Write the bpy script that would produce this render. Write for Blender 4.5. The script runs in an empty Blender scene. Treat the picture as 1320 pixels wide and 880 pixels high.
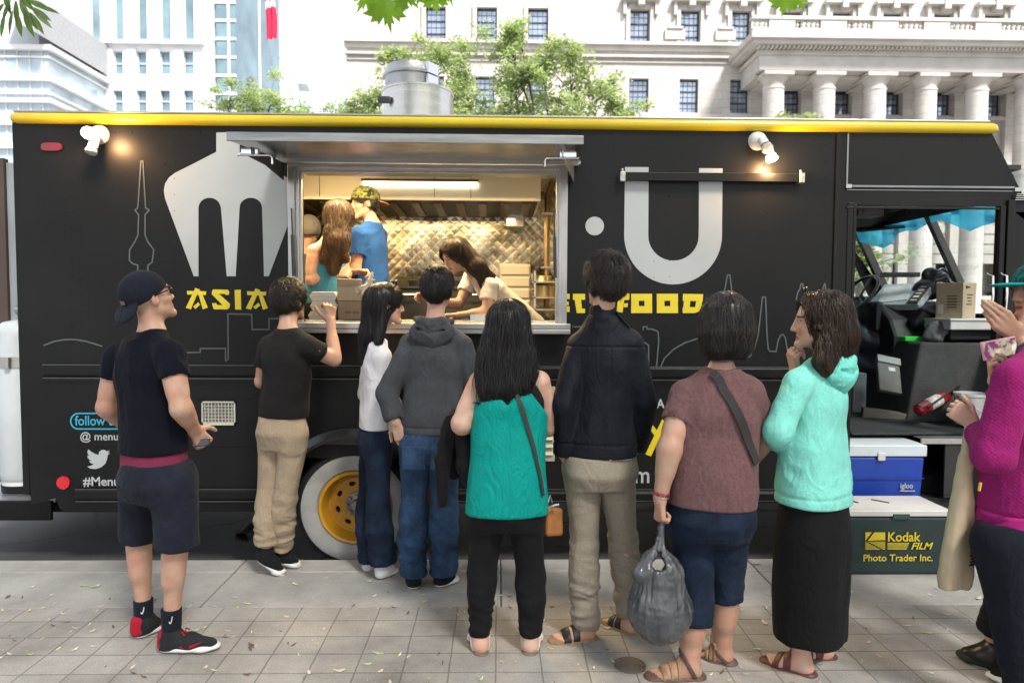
import bpy, math, random
import numpy as np
from mathutils import Vector, Matrix, Euler
random.seed(7)
SC = bpy.context.scene
COL = SC.collection
RAD = math.radians
V3 = lambda *a: np.array(a, dtype=np.float64)
def nrm(v):
 v = np.asarray(v, dtype=np.float64)
 return v / (np.linalg.norm(v) + 1e-12)
# ------------------------------------------------------------------ camera
CAM = V3(0.0, -4.25, 1.53)
YAW, PITCH, ROLL = RAD(1.15), RAD(-2.8), RAD(0.30)
cam_d = bpy.data.cameras.new("camera")
cam = bpy.data.objects.new("camera", cam_d); COL.objects.link(cam)
cam_d.sensor_width = 36.0; cam_d.lens = 24.0
cam_d.clip_end = 3000; cam_d.clip_start = 0.05
CR = Matrix.Rotation(-YAW, 3, 'Z') @ Matrix.Rotation(math.pi/2 + PITCH, 3, 'X') @ Matrix.Rotation(ROLL, 3, 'Z')
cam.matrix_world = Matrix.Translation(Vector(CAM)) @ CR.to_4x4()
SC.camera = cam
cam_d.dof.use_dof = True; cam_d.dof.focus_distance = 3.5; cam_d.dof.aperture_fstop = 3.2
CRn = np.array(CR); FPX = 880.0
def ray(px, py):
 return CRn @ V3((px-660)/FPX, (440-py)/FPX, -1.0)
def at(px, py, Y=0.0):                    # the point of the vertical plane y=Y that shows at that spot of the photo
 d = ray(px, py); t = (Y-CAM[1])/d[1]
 return CAM + d*t
def gnd(px, py, z=0.0):
 d = ray(px, py); t = (z-CAM[2])/d[2]
 return CAM + d*t
def atd(px, py, dist):                    # a point at a given depth from the lens
 return CAM + ray(px, py)*dist
def ppm(Y): return FPX/(Y-CAM[1])
# ------------------------------------------------------------------ naming and parenting
ORG = {}
def tag(o, label=None, cat=None, group=None, kind=None):
 if label: o['label'] = label
 if cat: o['category'] = cat
 if group: o['group'] = group
 if kind: o['kind'] = kind
 return o
def empty(name, loc, label, cat, group=None):
 o = bpy.data.objects.new(name, None); COL.objects.link(o)
 o.location = loc; o.empty_display_size = .1
 ORG[o] = np.array(loc, dtype=float)
 return tag(o, label, cat, group)
def link_mesh(name, me, mats, parent=None, loc=None):
 o = bpy.data.objects.new(name, me); COL.objects.link(o)
 if not isinstance(mats, (list, tuple)): mats = [mats]
 for m in mats: me.materials.append(m)
 if parent is not None:
  o.parent = parent; ORG[o] = ORG[parent]
 else:
  ORG[o] = np.zeros(3) if loc is None else np.array(loc, dtype=float)
  o.location = ORG[o]
 return o
def np_mesh(name, verts, quads=None, tris=None, smooth=True):
 me = bpy.data.meshes.new(name)
 verts = np.asarray(verts, dtype=np.float32)
 nq = 0 if quads is None else len(quads); nt = 0 if tris is None else len(tris)
 me.vertices.add(len(verts)); me.vertices.foreach_set("co", verts.ravel())
 nl = nq*4+nt*3
 me.loops.add(nl); me.polygons.add(nq+nt)
 li = np.concatenate([np.asarray(quads, dtype=np.int32).ravel() if nq else np.zeros(0, np.int32),
      np.asarray(tris, dtype=np.int32).ravel() if nt else np.zeros(0, np.int32)])
 me.loops.foreach_set("vertex_index", li)
 ls = np.concatenate([np.arange(nq)*4, nq*4+np.arange(nt)*3]).astype(np.int32)
 me.polygons.foreach_set("loop_start", ls)
 me.update(calc_edges=True); me.validate()
 if smooth:
  me.polygons.foreach_set("use_smooth", np.ones(nq+nt, dtype=bool))
 return me
# ------------------------------------------------------------------ mesh collector
class MB:
 def __init__(s): s.v = []; s.f = []; s.mi = []; s.cur = 0
 def add(s, vs, fs):
  b = len(s.v); s.v.extend([tuple(map(float, p)) for p in vs])
  for f in fs: s.f.append([b+i for i in f]); s.mi.append(s.cur)
  return s
 def box(s, x0, x1, y0, y1, z0, z1):
  if x0 > x1: x0, x1 = x1, x0
  if y0 > y1: y0, y1 = y1, y0
  if z0 > z1: z0, z1 = z1, z0
  return s.add([(x0,y0,z0),(x1,y0,z0),(x1,y1,z0),(x0,y1,z0),(x0,y0,z1),(x1,y0,z1),(x1,y1,z1),(x0,y1,z1)],
   [(0,3,2,1),(4,5,6,7),(0,1,5,4),(1,2,6,5),(2,3,7,6),(3,0,4,7)])
 def obox(s, c, ax, ay, az, hx, hy, hz):
  c = V3(*c); ax, ay, az = nrm(ax)*hx, nrm(ay)*hy, nrm(az)*hz
  vs = [c+i*ax+j*ay+k*az for k in (-1,1) for j in (-1,1) for i in (-1,1)]
  return s.add(vs, [(0,2,3,1),(4,5,7,6),(0,1,5,4),(1,3,7,5),(3,2,6,7),(2,0,4,6)])
 def bar(s, a, b, w, h, up=(0,0,1)):
  a = V3(*a); b = V3(*b); d = nrm(b-a)
  sd = np.cross(d, up)
  if np.linalg.norm(sd) < 1e-3: sd = np.cross(d, (1,0,0))
  sd = nrm(sd); u = np.cross(sd, d)
  return s.obox((a+b)/2, sd, d, u, w/2, np.linalg.norm(b-a)/2, h/2)
 def prism(s, poly, y0, y1):            # polygon in xz, extruded along y
  n = len(poly)
  a = sum(poly[i][0]*poly[(i+1)%n][1]-poly[(i+1)%n][0]*poly[i][1] for i in range(n))
  if a < 0: poly = poly[::-1]
  if y0 > y1: y0, y1 = y1, y0
  vs = [(p[0], y0, p[1]) for p in poly] + [(p[0], y1, p[1]) for p in poly]
  fs = [list(range(n)), list(range(2*n-1, n-1, -1))]
  fs += [(i, n+i, n+(i+1)%n, (i+1)%n) for i in range(n)]
  return s.add(vs, fs)
 def xprism(s, poly, x0, x1):           # polygon in yz, extruded along x
  n = len(poly)
  vs = [(x0, p[0], p[1]) for p in poly] + [(x1, p[0], p[1]) for p in poly]
  fs = [list(range(n))[::-1], list(range(n, 2*n))]
  fs += [(i, (i+1)%n, n+(i+1)%n, n+i) for i in range(n)]
  return s.add(vs, fs)
 def tube(s, path, r, n=10, cap=True, closed=False):
  path = [V3(*p) for p in path]; m = len(path)
  rs = r if isinstance(r, (list, tuple)) else [r]*m
  T = []
  for i in range(m):
   if closed: t = path[(i+1)%m]-path[i-1]
   else: t = path[min(i+1, m-1)]-path[max(i-1, 0)]
   T.append(nrm(t))
  u = np.cross(T[0], (0,0,1))
  if np.linalg.norm(u) < .1: u = np.cross(T[0], (1,0,0))
  u = nrm(u); vs = []
  for i in range(m):
   u = nrm(u - T[i]*(u@T[i])); w = np.cross(T[i], u)
   for k in range(n):
    a = 2*math.pi*k/n
    vs.append(path[i]+rs[i]*(math.cos(a)*u+math.sin(a)*w))
  fs = []
  for i in range(m if closed else m-1):
   j = (i+1)%m
   for k in range(n):
    fs.append((i*n+k, i*n+(k+1)%n, j*n+(k+1)%n, j*n+k))
  if cap and not closed:
   fs.append(list(range(n))[::-1]); fs.append([(m-1)*n+k for k in range(n)])
  return s.add(vs, fs)
 def lathe(s, prof, c=(0,0,0), axis=(0,0,1), n=32, cap=True):   # prof: (radius, height) pairs
  ax = nrm(axis); u = np.cross(ax, (0,0,1))
  if np.linalg.norm(u) < .1: u = np.cross(ax, (0,1,0))
  u = nrm(u); w = np.cross(ax, u); c = V3(*c); vs = []; fs = []
  for r, h in prof:
   for k in range(n):
    a = 2*math.pi*k/n
    vs.append(c+ax*h+r*(math.cos(a)*u+math.sin(a)*w))
  for i in range(len(prof)-1):
   for k in range(n):
    fs.append((i*n+k, i*n+(k+1)%n, (i+1)*n+(k+1)%n, (i+1)*n+k))
  if cap and prof[0][0] > 1e-4: fs.append(list(range(n))[::-1])
  if cap and prof[-1][0] > 1e-4: fs.append([(len(prof)-1)*n+k for k in range(n)])
  return s.add(vs, fs)
 def ell(s, c, rx, ry, rz, n=12, m=8):
  vs = []; fs = []
  for i in range(m+1):
   th = math.pi*i/m
   for k in range(n):
    a = 2*math.pi*k/n
    vs.append((c[0]+rx*math.sin(th)*math.cos(a), c[1]+ry*math.sin(th)*math.sin(a), c[2]+rz*math.cos(th)))
  for i in range(m):
   for k in range(n):
    fs.append((i*n+k, (i+1)*n+k, (i+1)*n+(k+1)%n, i*n+(k+1)%n))
  return s.add(vs, fs)
 def build(s, name, mats, parent=None, smooth=False, bevel=0, loc=None, segs=2, angle=35):
  me = bpy.data.meshes.new(name)
  o0 = ORG[parent] if parent is not None else (np.zeros(3) if loc is None else np.array(loc, dtype=float))
  me.from_pydata([(p[0]-o0[0], p[1]-o0[1], p[2]-o0[2]) for p in s.v], [], s.f)
  me.update()
  o = link_mesh(name, me, mats, parent, loc)
  if any(s.mi): me.polygons.foreach_set("material_index", s.mi)
  if smooth:
   me.polygons.foreach_set("use_smooth", [True]*len(me.polygons))
   try: me.set_sharp_from_angle(angle=RAD(angle))
   except Exception: pass
  if bevel:
   b = o.modifiers.new("soft_edge", 'BEVEL'); b.width = bevel; b.segments = segs; b.limit_method = 'ANGLE'
   b.angle_limit = RAD(40); b.harden_normals = False
  return o
# ------------------------------------------------------------------ materials
_M = {}
def nodes_of(name):
 m = bpy.data.materials.new(name); m.use_nodes = True
 nt = m.node_tree; b = nt.nodes["Principled BSDF"]
 return m, nt, b, nt.nodes.new, nt.links.new
def ramp(nt, a, b, p0=.3, p1=.7):
 r = nt.nodes.new("ShaderNodeValToRGB")
 r.color_ramp.elements[0].position = p0; r.color_ramp.elements[1].position = p1
 r.color_ramp.elements[0].color = (*a, 1); r.color_ramp.elements[1].color = (*b, 1)
 return r
def mat(name, c, rough=.5, metal=0.0, var=.12, scale=4.0, bump=0.0, bscale=60.0, coat=0.0, rvar=.1,
  stretch=(1,1,1), sheen=0.0, spec=None, dirt=None, dirt_amt=.5, trans=0.0, alpha=1.0):
 if name in _M: return _M[name]
 m, nt, b, N, L = nodes_of(name)
 tc = N("ShaderNodeTexCoord"); mp = N("ShaderNodeMapping"); mp.inputs['Scale'].default_value = stretch
 L(tc.outputs['Object'], mp.inputs['Vector'])
 n1 = N("ShaderNodeTexNoise"); n1.inputs['Scale'].default_value = scale; n1.inputs['Detail'].default_value = 6
 n1.inputs['Roughness'].default_value = .62
 L(mp.outputs[0], n1.inputs['Vector'])
 lo = [max(0, x*(1-var)) for x in c]; hi = [min(1, x*(1+var)) for x in c]
 r = ramp(nt, lo, hi); L(n1.outputs['Fac'], r.inputs['Fac'])
 out = r.outputs['Color']
 if dirt:
  n3 = N("ShaderNodeTexNoise"); n3.inputs['Scale'].default_value = scale*.6; n3.inputs['Detail'].default_value = 9
  n3.inputs['Roughness'].default_value = .7; L(mp.outputs[0], n3.inputs['Vector'])
  rr = ramp(nt, (0,0,0), (dirt_amt,)*3, .48, .72); L(n3.outputs['Fac'], rr.inputs['Fac'])
  mx = N("ShaderNodeMixRGB"); L(rr.outputs['Color'], mx.inputs['Fac']); L(out, mx.inputs['Color1'])
  mx.inputs['Color2'].default_value = (*dirt, 1); out = mx.outputs['Color']
 L(out, b.inputs['Base Color'])
 mr = N("ShaderNodeMapRange"); mr.inputs['To Min'].default_value = max(.02, rough-rvar); mr.inputs['To Max'].default_value = min(1, rough+rvar)
 L(n1.outputs['Fac'], mr.inputs['Value']); L(mr.outputs[0], b.inputs['Roughness'])
 b.inputs['Metallic'].default_value = metal
 if coat: b.inputs['Coat Weight'].default_value = coat; b.inputs['Coat Roughness'].default_value = .12
 if sheen: b.inputs['Sheen Weight'].default_value = sheen; b.inputs['Sheen Roughness'].default_value = .5
 if spec is not None: b.inputs['Specular IOR Level'].default_value = spec
 if trans: b.inputs['Transmission Weight'].default_value = trans
 if alpha < 1: b.inputs['Alpha'].default_value = alpha
 if bump:
  n2 = N("ShaderNodeTexNoise"); n2.inputs['Scale'].default_value = bscale; n2.inputs['Detail'].default_value = 4
  L(mp.outputs[0], n2.inputs['Vector'])
  bp = N("ShaderNodeBump"); bp.inputs['Strength'].default_value = bump; bp.inputs['Distance'].default_value = .01
  L(n2.outputs['Fac'], bp.inputs['Height']); L(bp.outputs[0], b.inputs['Normal'])
 _M[name] = m
 return m
def fabric(name, c, var=.18, scale=9, rough=.88, sheen=.03, weave=900, wstr=.15, fold=.30, c2=None):
 """cloth: mottled dye, fine weave and soft creases as bump"""
 if name in _M: return _M[name]
 m, nt, b, N, L = nodes_of(name)
 tc = N("ShaderNodeTexCoord")
 n1 = N("ShaderNodeTexNoise"); n1.inputs['Scale'].default_value = scale; n1.inputs['Detail'].default_value = 8; n1.inputs['Roughness'].default_value = .7
 L(tc.outputs['Object'], n1.inputs['Vector'])
 lo = [x*(1-var) for x in c]; hi = [min(1, x*(1+var)) for x in (c2 or c)]
 r = ramp(nt, lo, hi); L(n1.outputs['Fac'], r.inputs['Fac'])
 # heather: fine speckle
 n4 = N("ShaderNodeTexNoise"); n4.inputs['Scale'].default_value = 320; n4.inputs['Detail'].default_value = 2
 L(tc.outputs['Object'], n4.inputs['Vector'])
 mx = N("ShaderNodeMixRGB"); mx.blend_type = 'OVERLAY'; mx.inputs['Fac'].default_value = .35
 L(r.outputs['Color'], mx.inputs['Color1']); L(n4.outputs['Fac'], mx.inputs['Color2'])
 L(mx.outputs['Color'], b.inputs['Base Color'])
 b.inputs['Roughness'].default_value = rough; b.inputs['Sheen Weight'].default_value = sheen
 b.inputs['Specular IOR Level'].default_value = .13
 mp = N("ShaderNodeMapping"); mp.inputs['Scale'].default_value = (1, 1, .45); mp.inputs['Rotation'].default_value = (.3, .5, .2)
 L(tc.outputs['Object'], mp.inputs['Vector'])
 n2 = N("ShaderNodeTexNoise"); n2.inputs['Scale'].default_value = 15; n2.inputs['Detail'].default_value = 4; n2.inputs['Distortion'].default_value = 1.4
 L(mp.outputs[0], n2.inputs['Vector'])
 b1 = N("ShaderNodeBump"); b1.inputs['Strength'].default_value = fold; b1.inputs['Distance'].default_value = .016
 rg = N("ShaderNodeMath"); rg.operation = 'SUBTRACT'; L(n2.outputs['Fac'], rg.inputs[0]); rg.inputs[1].default_value = .5
 ra = N("ShaderNodeMath"); ra.operation = 'ABSOLUTE'; L(rg.outputs[0], ra.inputs[0])
 n5 = N("ShaderNodeTexNoise"); n5.inputs['Scale'].default_value = 38; n5.inputs['Detail'].default_value = 3; n5.inputs['Distortion'].default_value = 1.2; L(mp.outputs[0], n5.inputs['Vector'])
 rs_ = N("ShaderNodeMath"); rs_.operation = 'MULTIPLY_ADD'; L(n5.outputs['Fac'], rs_.inputs[0]); rs_.inputs[1].default_value = .3
 r3 = N("ShaderNodeMath"); r3.operation = 'MULTIPLY'; L(ra.outputs[0], r3.inputs[0]); r3.inputs[1].default_value = -3.0; L(r3.outputs[0], rs_.inputs[2])
 L(rs_.outputs[0], b1.inputs['Height'])
 n3 = N("ShaderNodeTexNoise"); n3.inputs['Scale'].default_value = weave
 L(tc.outputs['Object'], n3.inputs['Vector'])
 b2 = N("ShaderNodeBump"); b2.inputs['Strength'].default_value = wstr; b2.inputs['Distance'].default_value = .002
 L(n3.outputs['Fac'], b2.inputs['Height']); L(b1.outputs[0], b2.inputs['Normal']); L(b2.outputs[0], b.inputs['Normal'])
 _M[name] = m
 return m
def emit(name, c, s):
 if name in _M: return _M[name]
 m, nt, b, N, L = nodes_of(name)
 b.inputs['Base Color'].default_value = (*c, 1)
 b.inputs['Emission Color'].default_value = (*c, 1); b.inputs['Emission Strength'].default_value = s
 _M[name] = m
 return m
def glass(name, c=(1,1,1), rough=.02, fac=.12):
 """thin pane: see-through with a real reflection"""
 if name in _M: return _M[name]
 m, nt, b, N, L = nodes_of(name)
 tr = N("ShaderNodeBsdfTransparent"); tr.inputs['Color'].default_value = (*c, 1)
 gl = N("ShaderNodeBsdfGlossy"); gl.inputs['Roughness'].default_value = rough
 lw = N("ShaderNodeLayerWeight"); lw.inputs[0].default_value = .5
 pw = N("ShaderNodeMath"); pw.operation = 'POWER'; L(lw.outputs['Facing'], pw.inputs[0]); pw.inputs[1].default_value = 4
 fr = N("ShaderNodeMath"); fr.operation = 'MULTIPLY_ADD'; L(pw.outputs[0], fr.inputs[0]); fr.inputs[1].default_value = .6; fr.inputs[2].default_value = .05
 mx = N("ShaderNodeMixShader"); L(fr.outputs[0], mx.inputs[0]); L(tr.outputs[0], mx.inputs[1]); L(gl.outputs[0], mx.inputs[2])
 L(mx.outputs[0], nt.nodes["Material Output"].inputs['Surface'])
 _M[name] = m
 return m
# ------------------------------------------------------------------ distance-field modelling for bodies and cloth
f4 = np.float32
_LAT = np.random.RandomState(3).rand(32, 32, 32).astype(f4)*2-1
def vnoise(P):
 P = np.asarray(P, dtype=f4); i = np.floor(P).astype(np.int32); f = P-i; u = f*f*(3-2*f); i &= 31; j = (i+1) & 31
 x0, y0, z0 = i.T; x1, y1, z1 = j.T; ux, uy, uz = u.T
 a = _LAT[x0,y0,z0]*(1-ux)+_LAT[x1,y0,z0]*ux; b = _LAT[x0,y1,z0]*(1-ux)+_LAT[x1,y1,z0]*ux
 c = _LAT[x0,y0,z1]*(1-ux)+_LAT[x1,y0,z1]*ux; d = _LAT[x0,y1,z1]*(1-ux)+_LAT[x1,y1,z1]*ux
 return (a*(1-uy)+b*uy)*(1-uz)+(c*(1-uy)+d*uy)*uz
class Prim:
 __slots__ = ("f", "lo", "hi")
 def __init__(s, f, lo=None, hi=None): s.f, s.lo, s.hi = f, lo, hi
def cone(a, b, ra, rb, flat=None):
 a = np.asarray(a, dtype=np.float64); b = np.asarray(b, dtype=np.float64); r = max(ra, rb)
 ba = b-a; M = None
 if flat is not None:
  dv = nrm(flat[0]); kk = 1/flat[1]-1
  M = (np.eye(3)+kk*np.outer(dv, dv)); ba = M@ba
 ba = ba.astype(f4); L2 = float(ba@ba)+1e-9; a4 = a.astype(f4); M4 = None if M is None else M.astype(f4)
 def f(P):
  pa = P-a4
  if M4 is not None: pa = pa@M4
  t = np.clip((pa@ba)/L2, 0, 1)
  q = pa-t[:, None]*ba
  return np.sqrt(np.einsum('ij,ij->i', q, q))-(f4(ra)+f4(rb-ra)*t)
 rr = r
 return Prim(f, np.minimum(a, b)-rr, np.maximum(a, b)+rr)
def ellip(c, ax, r):
 """ellipsoid: centre, 3x3 rows of axes, radii"""
 c4 = np.asarray(c, dtype=f4); A = np.asarray(ax, dtype=f4); r4 = np.asarray(r, dtype=f4); m = float(max(r))
 def f(P):
  q = (P-c4)@A.T
  k0 = np.sqrt((((q/r4))**2).sum(1)); k1 = np.sqrt(((q/(r4*r4))**2).sum(1))+1e-9
  return k0*(k0-1)/k1
 return Prim(f, np.asarray(c)-m, np.asarray(c)+m)
def ball(c, r): return cone(c, V3(*c)+V3(0,0,1e-4), r, r)
def plane(c, n):                           # negative on the side away from n
 n4 = nrm(n).astype(f4); d = float(np.dot(nrm(n), c))
 return Prim(lambda P: P@n4-f4(d))
def slab(c, n, w):
 n4 = nrm(n).astype(f4); d = float(np.dot(nrm(n), c))
 return Prim(lambda P: np.abs(P@n4-f4(d))-f4(w/2))
def rbox(c, ax, h, r=.01):
 c4 = np.asarray(c, dtype=f4); A = np.asarray([nrm(x) for x in ax], dtype=f4); h4 = np.asarray(h, dtype=f4)-f4(r); m = float(np.linalg.norm(h))
 def f(P):
  q = np.abs((P-c4)@A.T)-h4
  return np.sqrt((np.maximum(q, 0)**2).sum(1))+np.minimum(q.max(1), 0)-f4(r)
 return Prim(f, np.asarray(c)-m, np.asarray(c)+m)
class Sdf:
 def __init__(s, prims=None, k=.02):
  s.ops = []
  for p in prims or []: s.add(p, k)
 def add(s, p, k=.02): s.ops.append((p, k, 0)); return s
 def adds(s, ps, k=.02):
  for p in ps: s.add(p, k)
  return s
 def sub(s, p, k=.01): s.ops.append((p, k, 1)); return s
 def inter(s, p, k=.004): s.ops.append((p, k, 2)); return s
 def prim(s, grow=0.0):
  lo, hi = s.bounds()
  return Prim(lambda P: s.ev(P)-f4(grow), lo-grow, hi+grow)
 def bounds(s):
  L = [p.lo for p, k, m in s.ops if m == 0 and p.lo is not None]; H = [p.hi for p, k, m in s.ops if m == 0 and p.lo is not None]
  lo, hi = np.min(L, 0), np.max(H, 0)
  for p, k, m in s.ops:
   if m == 2 and p.lo is not None: lo = np.maximum(lo, p.lo); hi = np.minimum(hi, p.hi)
  return lo, hi
 @staticmethod
 def comb(d, e, k, m):
  if m == 1: return -Sdf.comb(-d, e, k, 0)
  if m == 2: return -Sdf.comb(-d, -e, k, 0)
  if k <= 0: return np.minimum(d, e)
  h = np.clip(.5+.5*(e-d)/f4(k), 0, 1)
  return e+(d-e)*h-f4(k)*h*(1-h)
 def ev(s, P):
  P = np.asarray(P, dtype=f4); d = np.full(len(P), .3, f4)
  for p, k, m in s.ops:
   if p.lo is None: d = s.comb(d, p.f(P), k, m); continue
   mg = k+.09
   if m == 2: d = s.comb(d, p.f(P), k, m); continue
   ok = np.nonzero(((P > p.lo-mg) & (P < p.hi+mg)).all(1))[0]
   if len(ok): d[ok] = s.comb(d[ok], p.f(P[ok]), k, m)
  return d
 def ev_blocks(s, PB, lo, hi):          # PB (n,B3,3): points by block, with the blocks' own bounds
  n, B3, _ = PB.shape; d = np.full((n, B3), .3, f4)
  for p, k, m in s.ops:
   if p.lo is None or m == 2:
    d = s.comb(d.ravel(), p.f(PB.reshape(-1, 3)), k, m).reshape(n, B3); continue
   mg = k+.07
   ok = np.nonzero(((hi > p.lo-mg) & (lo < p.hi+mg)).all(1))[0]
   if len(ok):
    d[ok] = s.comb(d[ok].ravel(), p.f(PB[ok].reshape(-1, 3)), k, m).reshape(len(ok), B3)
  return d
 def mesh(s, h=.006, lo=None, hi=None, smooth=1):
  """surface-net polygonisation on a sparse grid -> verts, quads"""
  l0, h0 = s.bounds()
  lo = l0-.02 if lo is None else np.maximum(lo, l0-.02); hi = h0+.02 if hi is None else np.minimum(hi, h0+.02)
  B = 6; bs = B*h
  nb = np.maximum(np.ceil((hi-lo)/bs).astype(int), 1)
  g = np.stack(np.meshgrid(*[np.arange(k) for k in nb], indexing='ij'), -1).reshape(-1, 3)
  cen = lo+(g+.5-.5/B)*bs
  dc = s.ev(cen)
  thr = bs*.87*1.9
  act = np.abs(dc) < thr
  Vv = np.broadcast_to(dc.reshape(nb)[:, None, :, None, :, None], (nb[0], B, nb[1], B, nb[2], B)).copy()
  ga = g[act]
  off = np.stack(np.meshgrid(*[np.arange(B)]*3, indexing='ij'), -1).reshape(-1, 3)*h
  base = lo+ga*bs
  PB = (base[:, None, :]+off[None]).astype(f4)
  vals = s.ev_blocks(PB, base, base+bs)
  Vv[ga[:, 0], :, ga[:, 1], :, ga[:, 2], :] = vals.reshape(-1, B, B, B)
  Vv = Vv.reshape(nb*B)
  return surface_net(Vv, lo, h, smooth)
def surface_net(Vv, org, h, smooth=1):
 S = (Vv < 0)
 c = np.zeros(np.array(S.shape)-1, np.int8)
 X, Y, Z = c.shape
 for i in (0, 1):
  for j in (0, 1):
   for k in (0, 1): c += S[i:i+X, j:j+Y, k:k+Z]
 a = (c > 0) & (c < 8)
 I = np.stack(np.nonzero(a), 1)
 idx = np.full(a.shape, -1, np.int32); idx[a] = np.arange(len(I))
 pos = np.zeros((len(I), 3), f4); cnt = np.zeros(len(I), f4)
 cv = {}
 for q in np.ndindex(2, 2, 2): cv[q] = Vv[I[:, 0]+q[0], I[:, 1]+q[1], I[:, 2]+q[2]]
 for ax in range(3):
  for u in (0, 1):
   for v in (0, 1):
    q = [0, 0, 0]; q[(ax+1) % 3] = u; q[(ax+2) % 3] = v; q2 = list(q); q2[ax] = 1
    va, vb = cv[tuple(q)], cv[tuple(q2)]
    m = (va < 0) != (vb < 0)
    t = np.where(m, va/np.where(m, va-vb, 1), 0)
    e = np.array(q, f4)[None]+np.zeros((len(I), 3), f4); e[:, ax] = t
    pos += e*m[:, None]; cnt += m
 pos = (I+pos/np.maximum(cnt, 1)[:, None])*h+org
 quads = []
 for ax in range(3):
  b, d = (ax+1) % 3, (ax+2) % 3
  sl = [slice(None)]*3; sl[ax] = slice(0, -1); s0 = S[tuple(sl)]
  sl[ax] = slice(1, None); s1 = S[tuple(sl)]
  E = np.stack(np.nonzero(s0 != s1), 1)
  ok = (E[:, b] > 0) & (E[:, d] > 0) & (E[:, b] < a.shape[b]) & (E[:, d] < a.shape[d]) & (E[:, ax] < a.shape[ax])
  E = E[ok]
  if not len(E): continue
  def cell(db, dd):
   F = E.copy(); F[:, b] -= db; F[:, d] -= dd
   return idx[F[:, 0], F[:, 1], F[:, 2]]
  Q = np.stack([cell(1, 1), cell(0, 1), cell(0, 0), cell(1, 0)], 1)
  fl = S[E[:, 0], E[:, 1], E[:, 2]]
  Q[~fl] = Q[~fl][:, ::-1]
  quads.append(Q[(Q >= 0).all(1)])
 quads = np.concatenate(quads) if quads else np.zeros((0, 4), np.int32)
 if smooth and len(quads):
  e = np.concatenate([quads[:, [0, 1]], quads[:, [1, 2]], quads[:, [2, 3]], quads[:, [3, 0]]])
  for _ in range(smooth):
   acc = np.zeros_like(pos, dtype=np.float64); n = np.bincount(e.ravel(), minlength=len(pos))
   for ax in range(3):
    acc[:, ax] = np.bincount(e[:, 0], pos[e[:, 1], ax], len(pos))+np.bincount(e[:, 1], pos[e[:, 0], ax], len(pos))
   pos = pos*.5+.5*(acc/np.maximum(n, 1)[:, None])
 return pos.astype(np.float64), quads
def vnormals(v, q):
 fn = np.cross(v[q[:, 2]]-v[q[:, 0]], v[q[:, 3]]-v[q[:, 1]])
 n = np.zeros_like(v)
 for k in range(4):
  for ax in range(3): n[:, ax] += np.bincount(q[:, k], fn[:, ax], len(v))
 return n/(np.linalg.norm(n, axis=1)[:, None]+1e-12)
CANOPY_N = 9000
KITCHEN = .95
SKY_S, SUN_S, SUN_ANG, EXPO = .13, 2.3, 11.0, 1.8
PEOPLE = ''
CLOUD_LO, CLOUD_HI, CLOUD_C = .62, .92, (2.6, 2.65, 2.75, 1)
# ================================================================== SETTING
def lc(m, nt, b): pass
# ---- pavers and concrete
def paver_mat():
 m, nt, b, N, L = nodes_of("paver_stone")
 tc = N("ShaderNodeTexCoord")
 nz = N("ShaderNodeTexNoise"); nz.inputs['Scale'].default_value = 3.0; nz.inputs['Detail'].default_value = 3
 L(tc.outputs['Object'], nz.inputs['Vector'])
 mxv = N("ShaderNodeVectorMath"); mxv.operation = 'MULTIPLY_ADD'
 mxv.inputs[1].default_value = (.012, .012, 0); L(nz.outputs['Color'], mxv.inputs[0]); L(tc.outputs['Object'], mxv.inputs[2])
 br = N("ShaderNodeTexBrick"); br.offset = .0; br.squash = 1
 br.inputs['Scale'].default_value = 1; br.inputs['Brick Width'].default_value = .197; br.inputs['Row Height'].default_value = .160
 br.inputs['Mortar Size'].default_value = .0036; br.inputs['Mortar Smooth'].default_value = .5; br.inputs['Bias'].default_value = -.1
 br.inputs['Color1'].default_value = (.35, .338, .322, 1); br.inputs['Color2'].default_value = (.312, .302, .288, 1); br.inputs['Mortar'].default_value = (.215, .203, .186, 1)
 L(mxv.outputs[0], br.inputs['Vector'])
 n1 = N("ShaderNodeTexNoise"); n1.inputs['Scale'].default_value = 1.4; n1.inputs['Detail'].default_value = 9; n1.inputs['Roughness'].default_value = .72
 L(tc.outputs['Object'], n1.inputs['Vector'])
 r = ramp(nt, (.54, .53, .52), (1.16, 1.15, 1.14), .30, .62); L(n1.outputs['Fac'], r.inputs['Fac'])
 mx = N("ShaderNodeMixRGB"); mx.blend_type = 'MULTIPLY'; mx.inputs['Fac'].default_value = 1
 L(br.outputs['Color'], mx.inputs['Color1']); L(r.outputs['Color'], mx.inputs['Color2'])
 n2 = N("ShaderNodeTexNoise"); n2.inputs['Scale'].default_value = 160; n2.inputs['Detail'].default_value = 5
 L(tc.outputs['Object'], n2.inputs['Vector'])
 r2 = ramp(nt, (.78,)*3, (1.15,)*3, .3, .7); L(n2.outputs['Fac'], r2.inputs['Fac'])
 m2 = N("ShaderNodeMixRGB"); m2.blend_type = 'MULTIPLY'; m2.inputs['Fac'].default_value = 1
 L(mx.outputs[0], m2.inputs['Color1']); L(r2.outputs['Color'], m2.inputs['Color2'])
 L(m2.outputs[0], b.inputs['Base Color']); b.inputs['Roughness'].default_value = .88
 bp = N("ShaderNodeBump"); bp.inputs['Strength'].default_value = .8; bp.inputs['Distance'].default_value = .006; bp.invert = True
 L(br.outputs['Fac'], bp.inputs['Height'])
 b2 = N("ShaderNodeBump"); b2.inputs['Strength'].default_value = .25; b2.inputs['Distance'].default_value = .004
 L(n2.outputs['Fac'], b2.inputs['Height']); L(bp.outputs[0], b2.inputs['Normal']); L(b2.outputs[0], b.inputs['Normal'])
 return m
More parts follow.
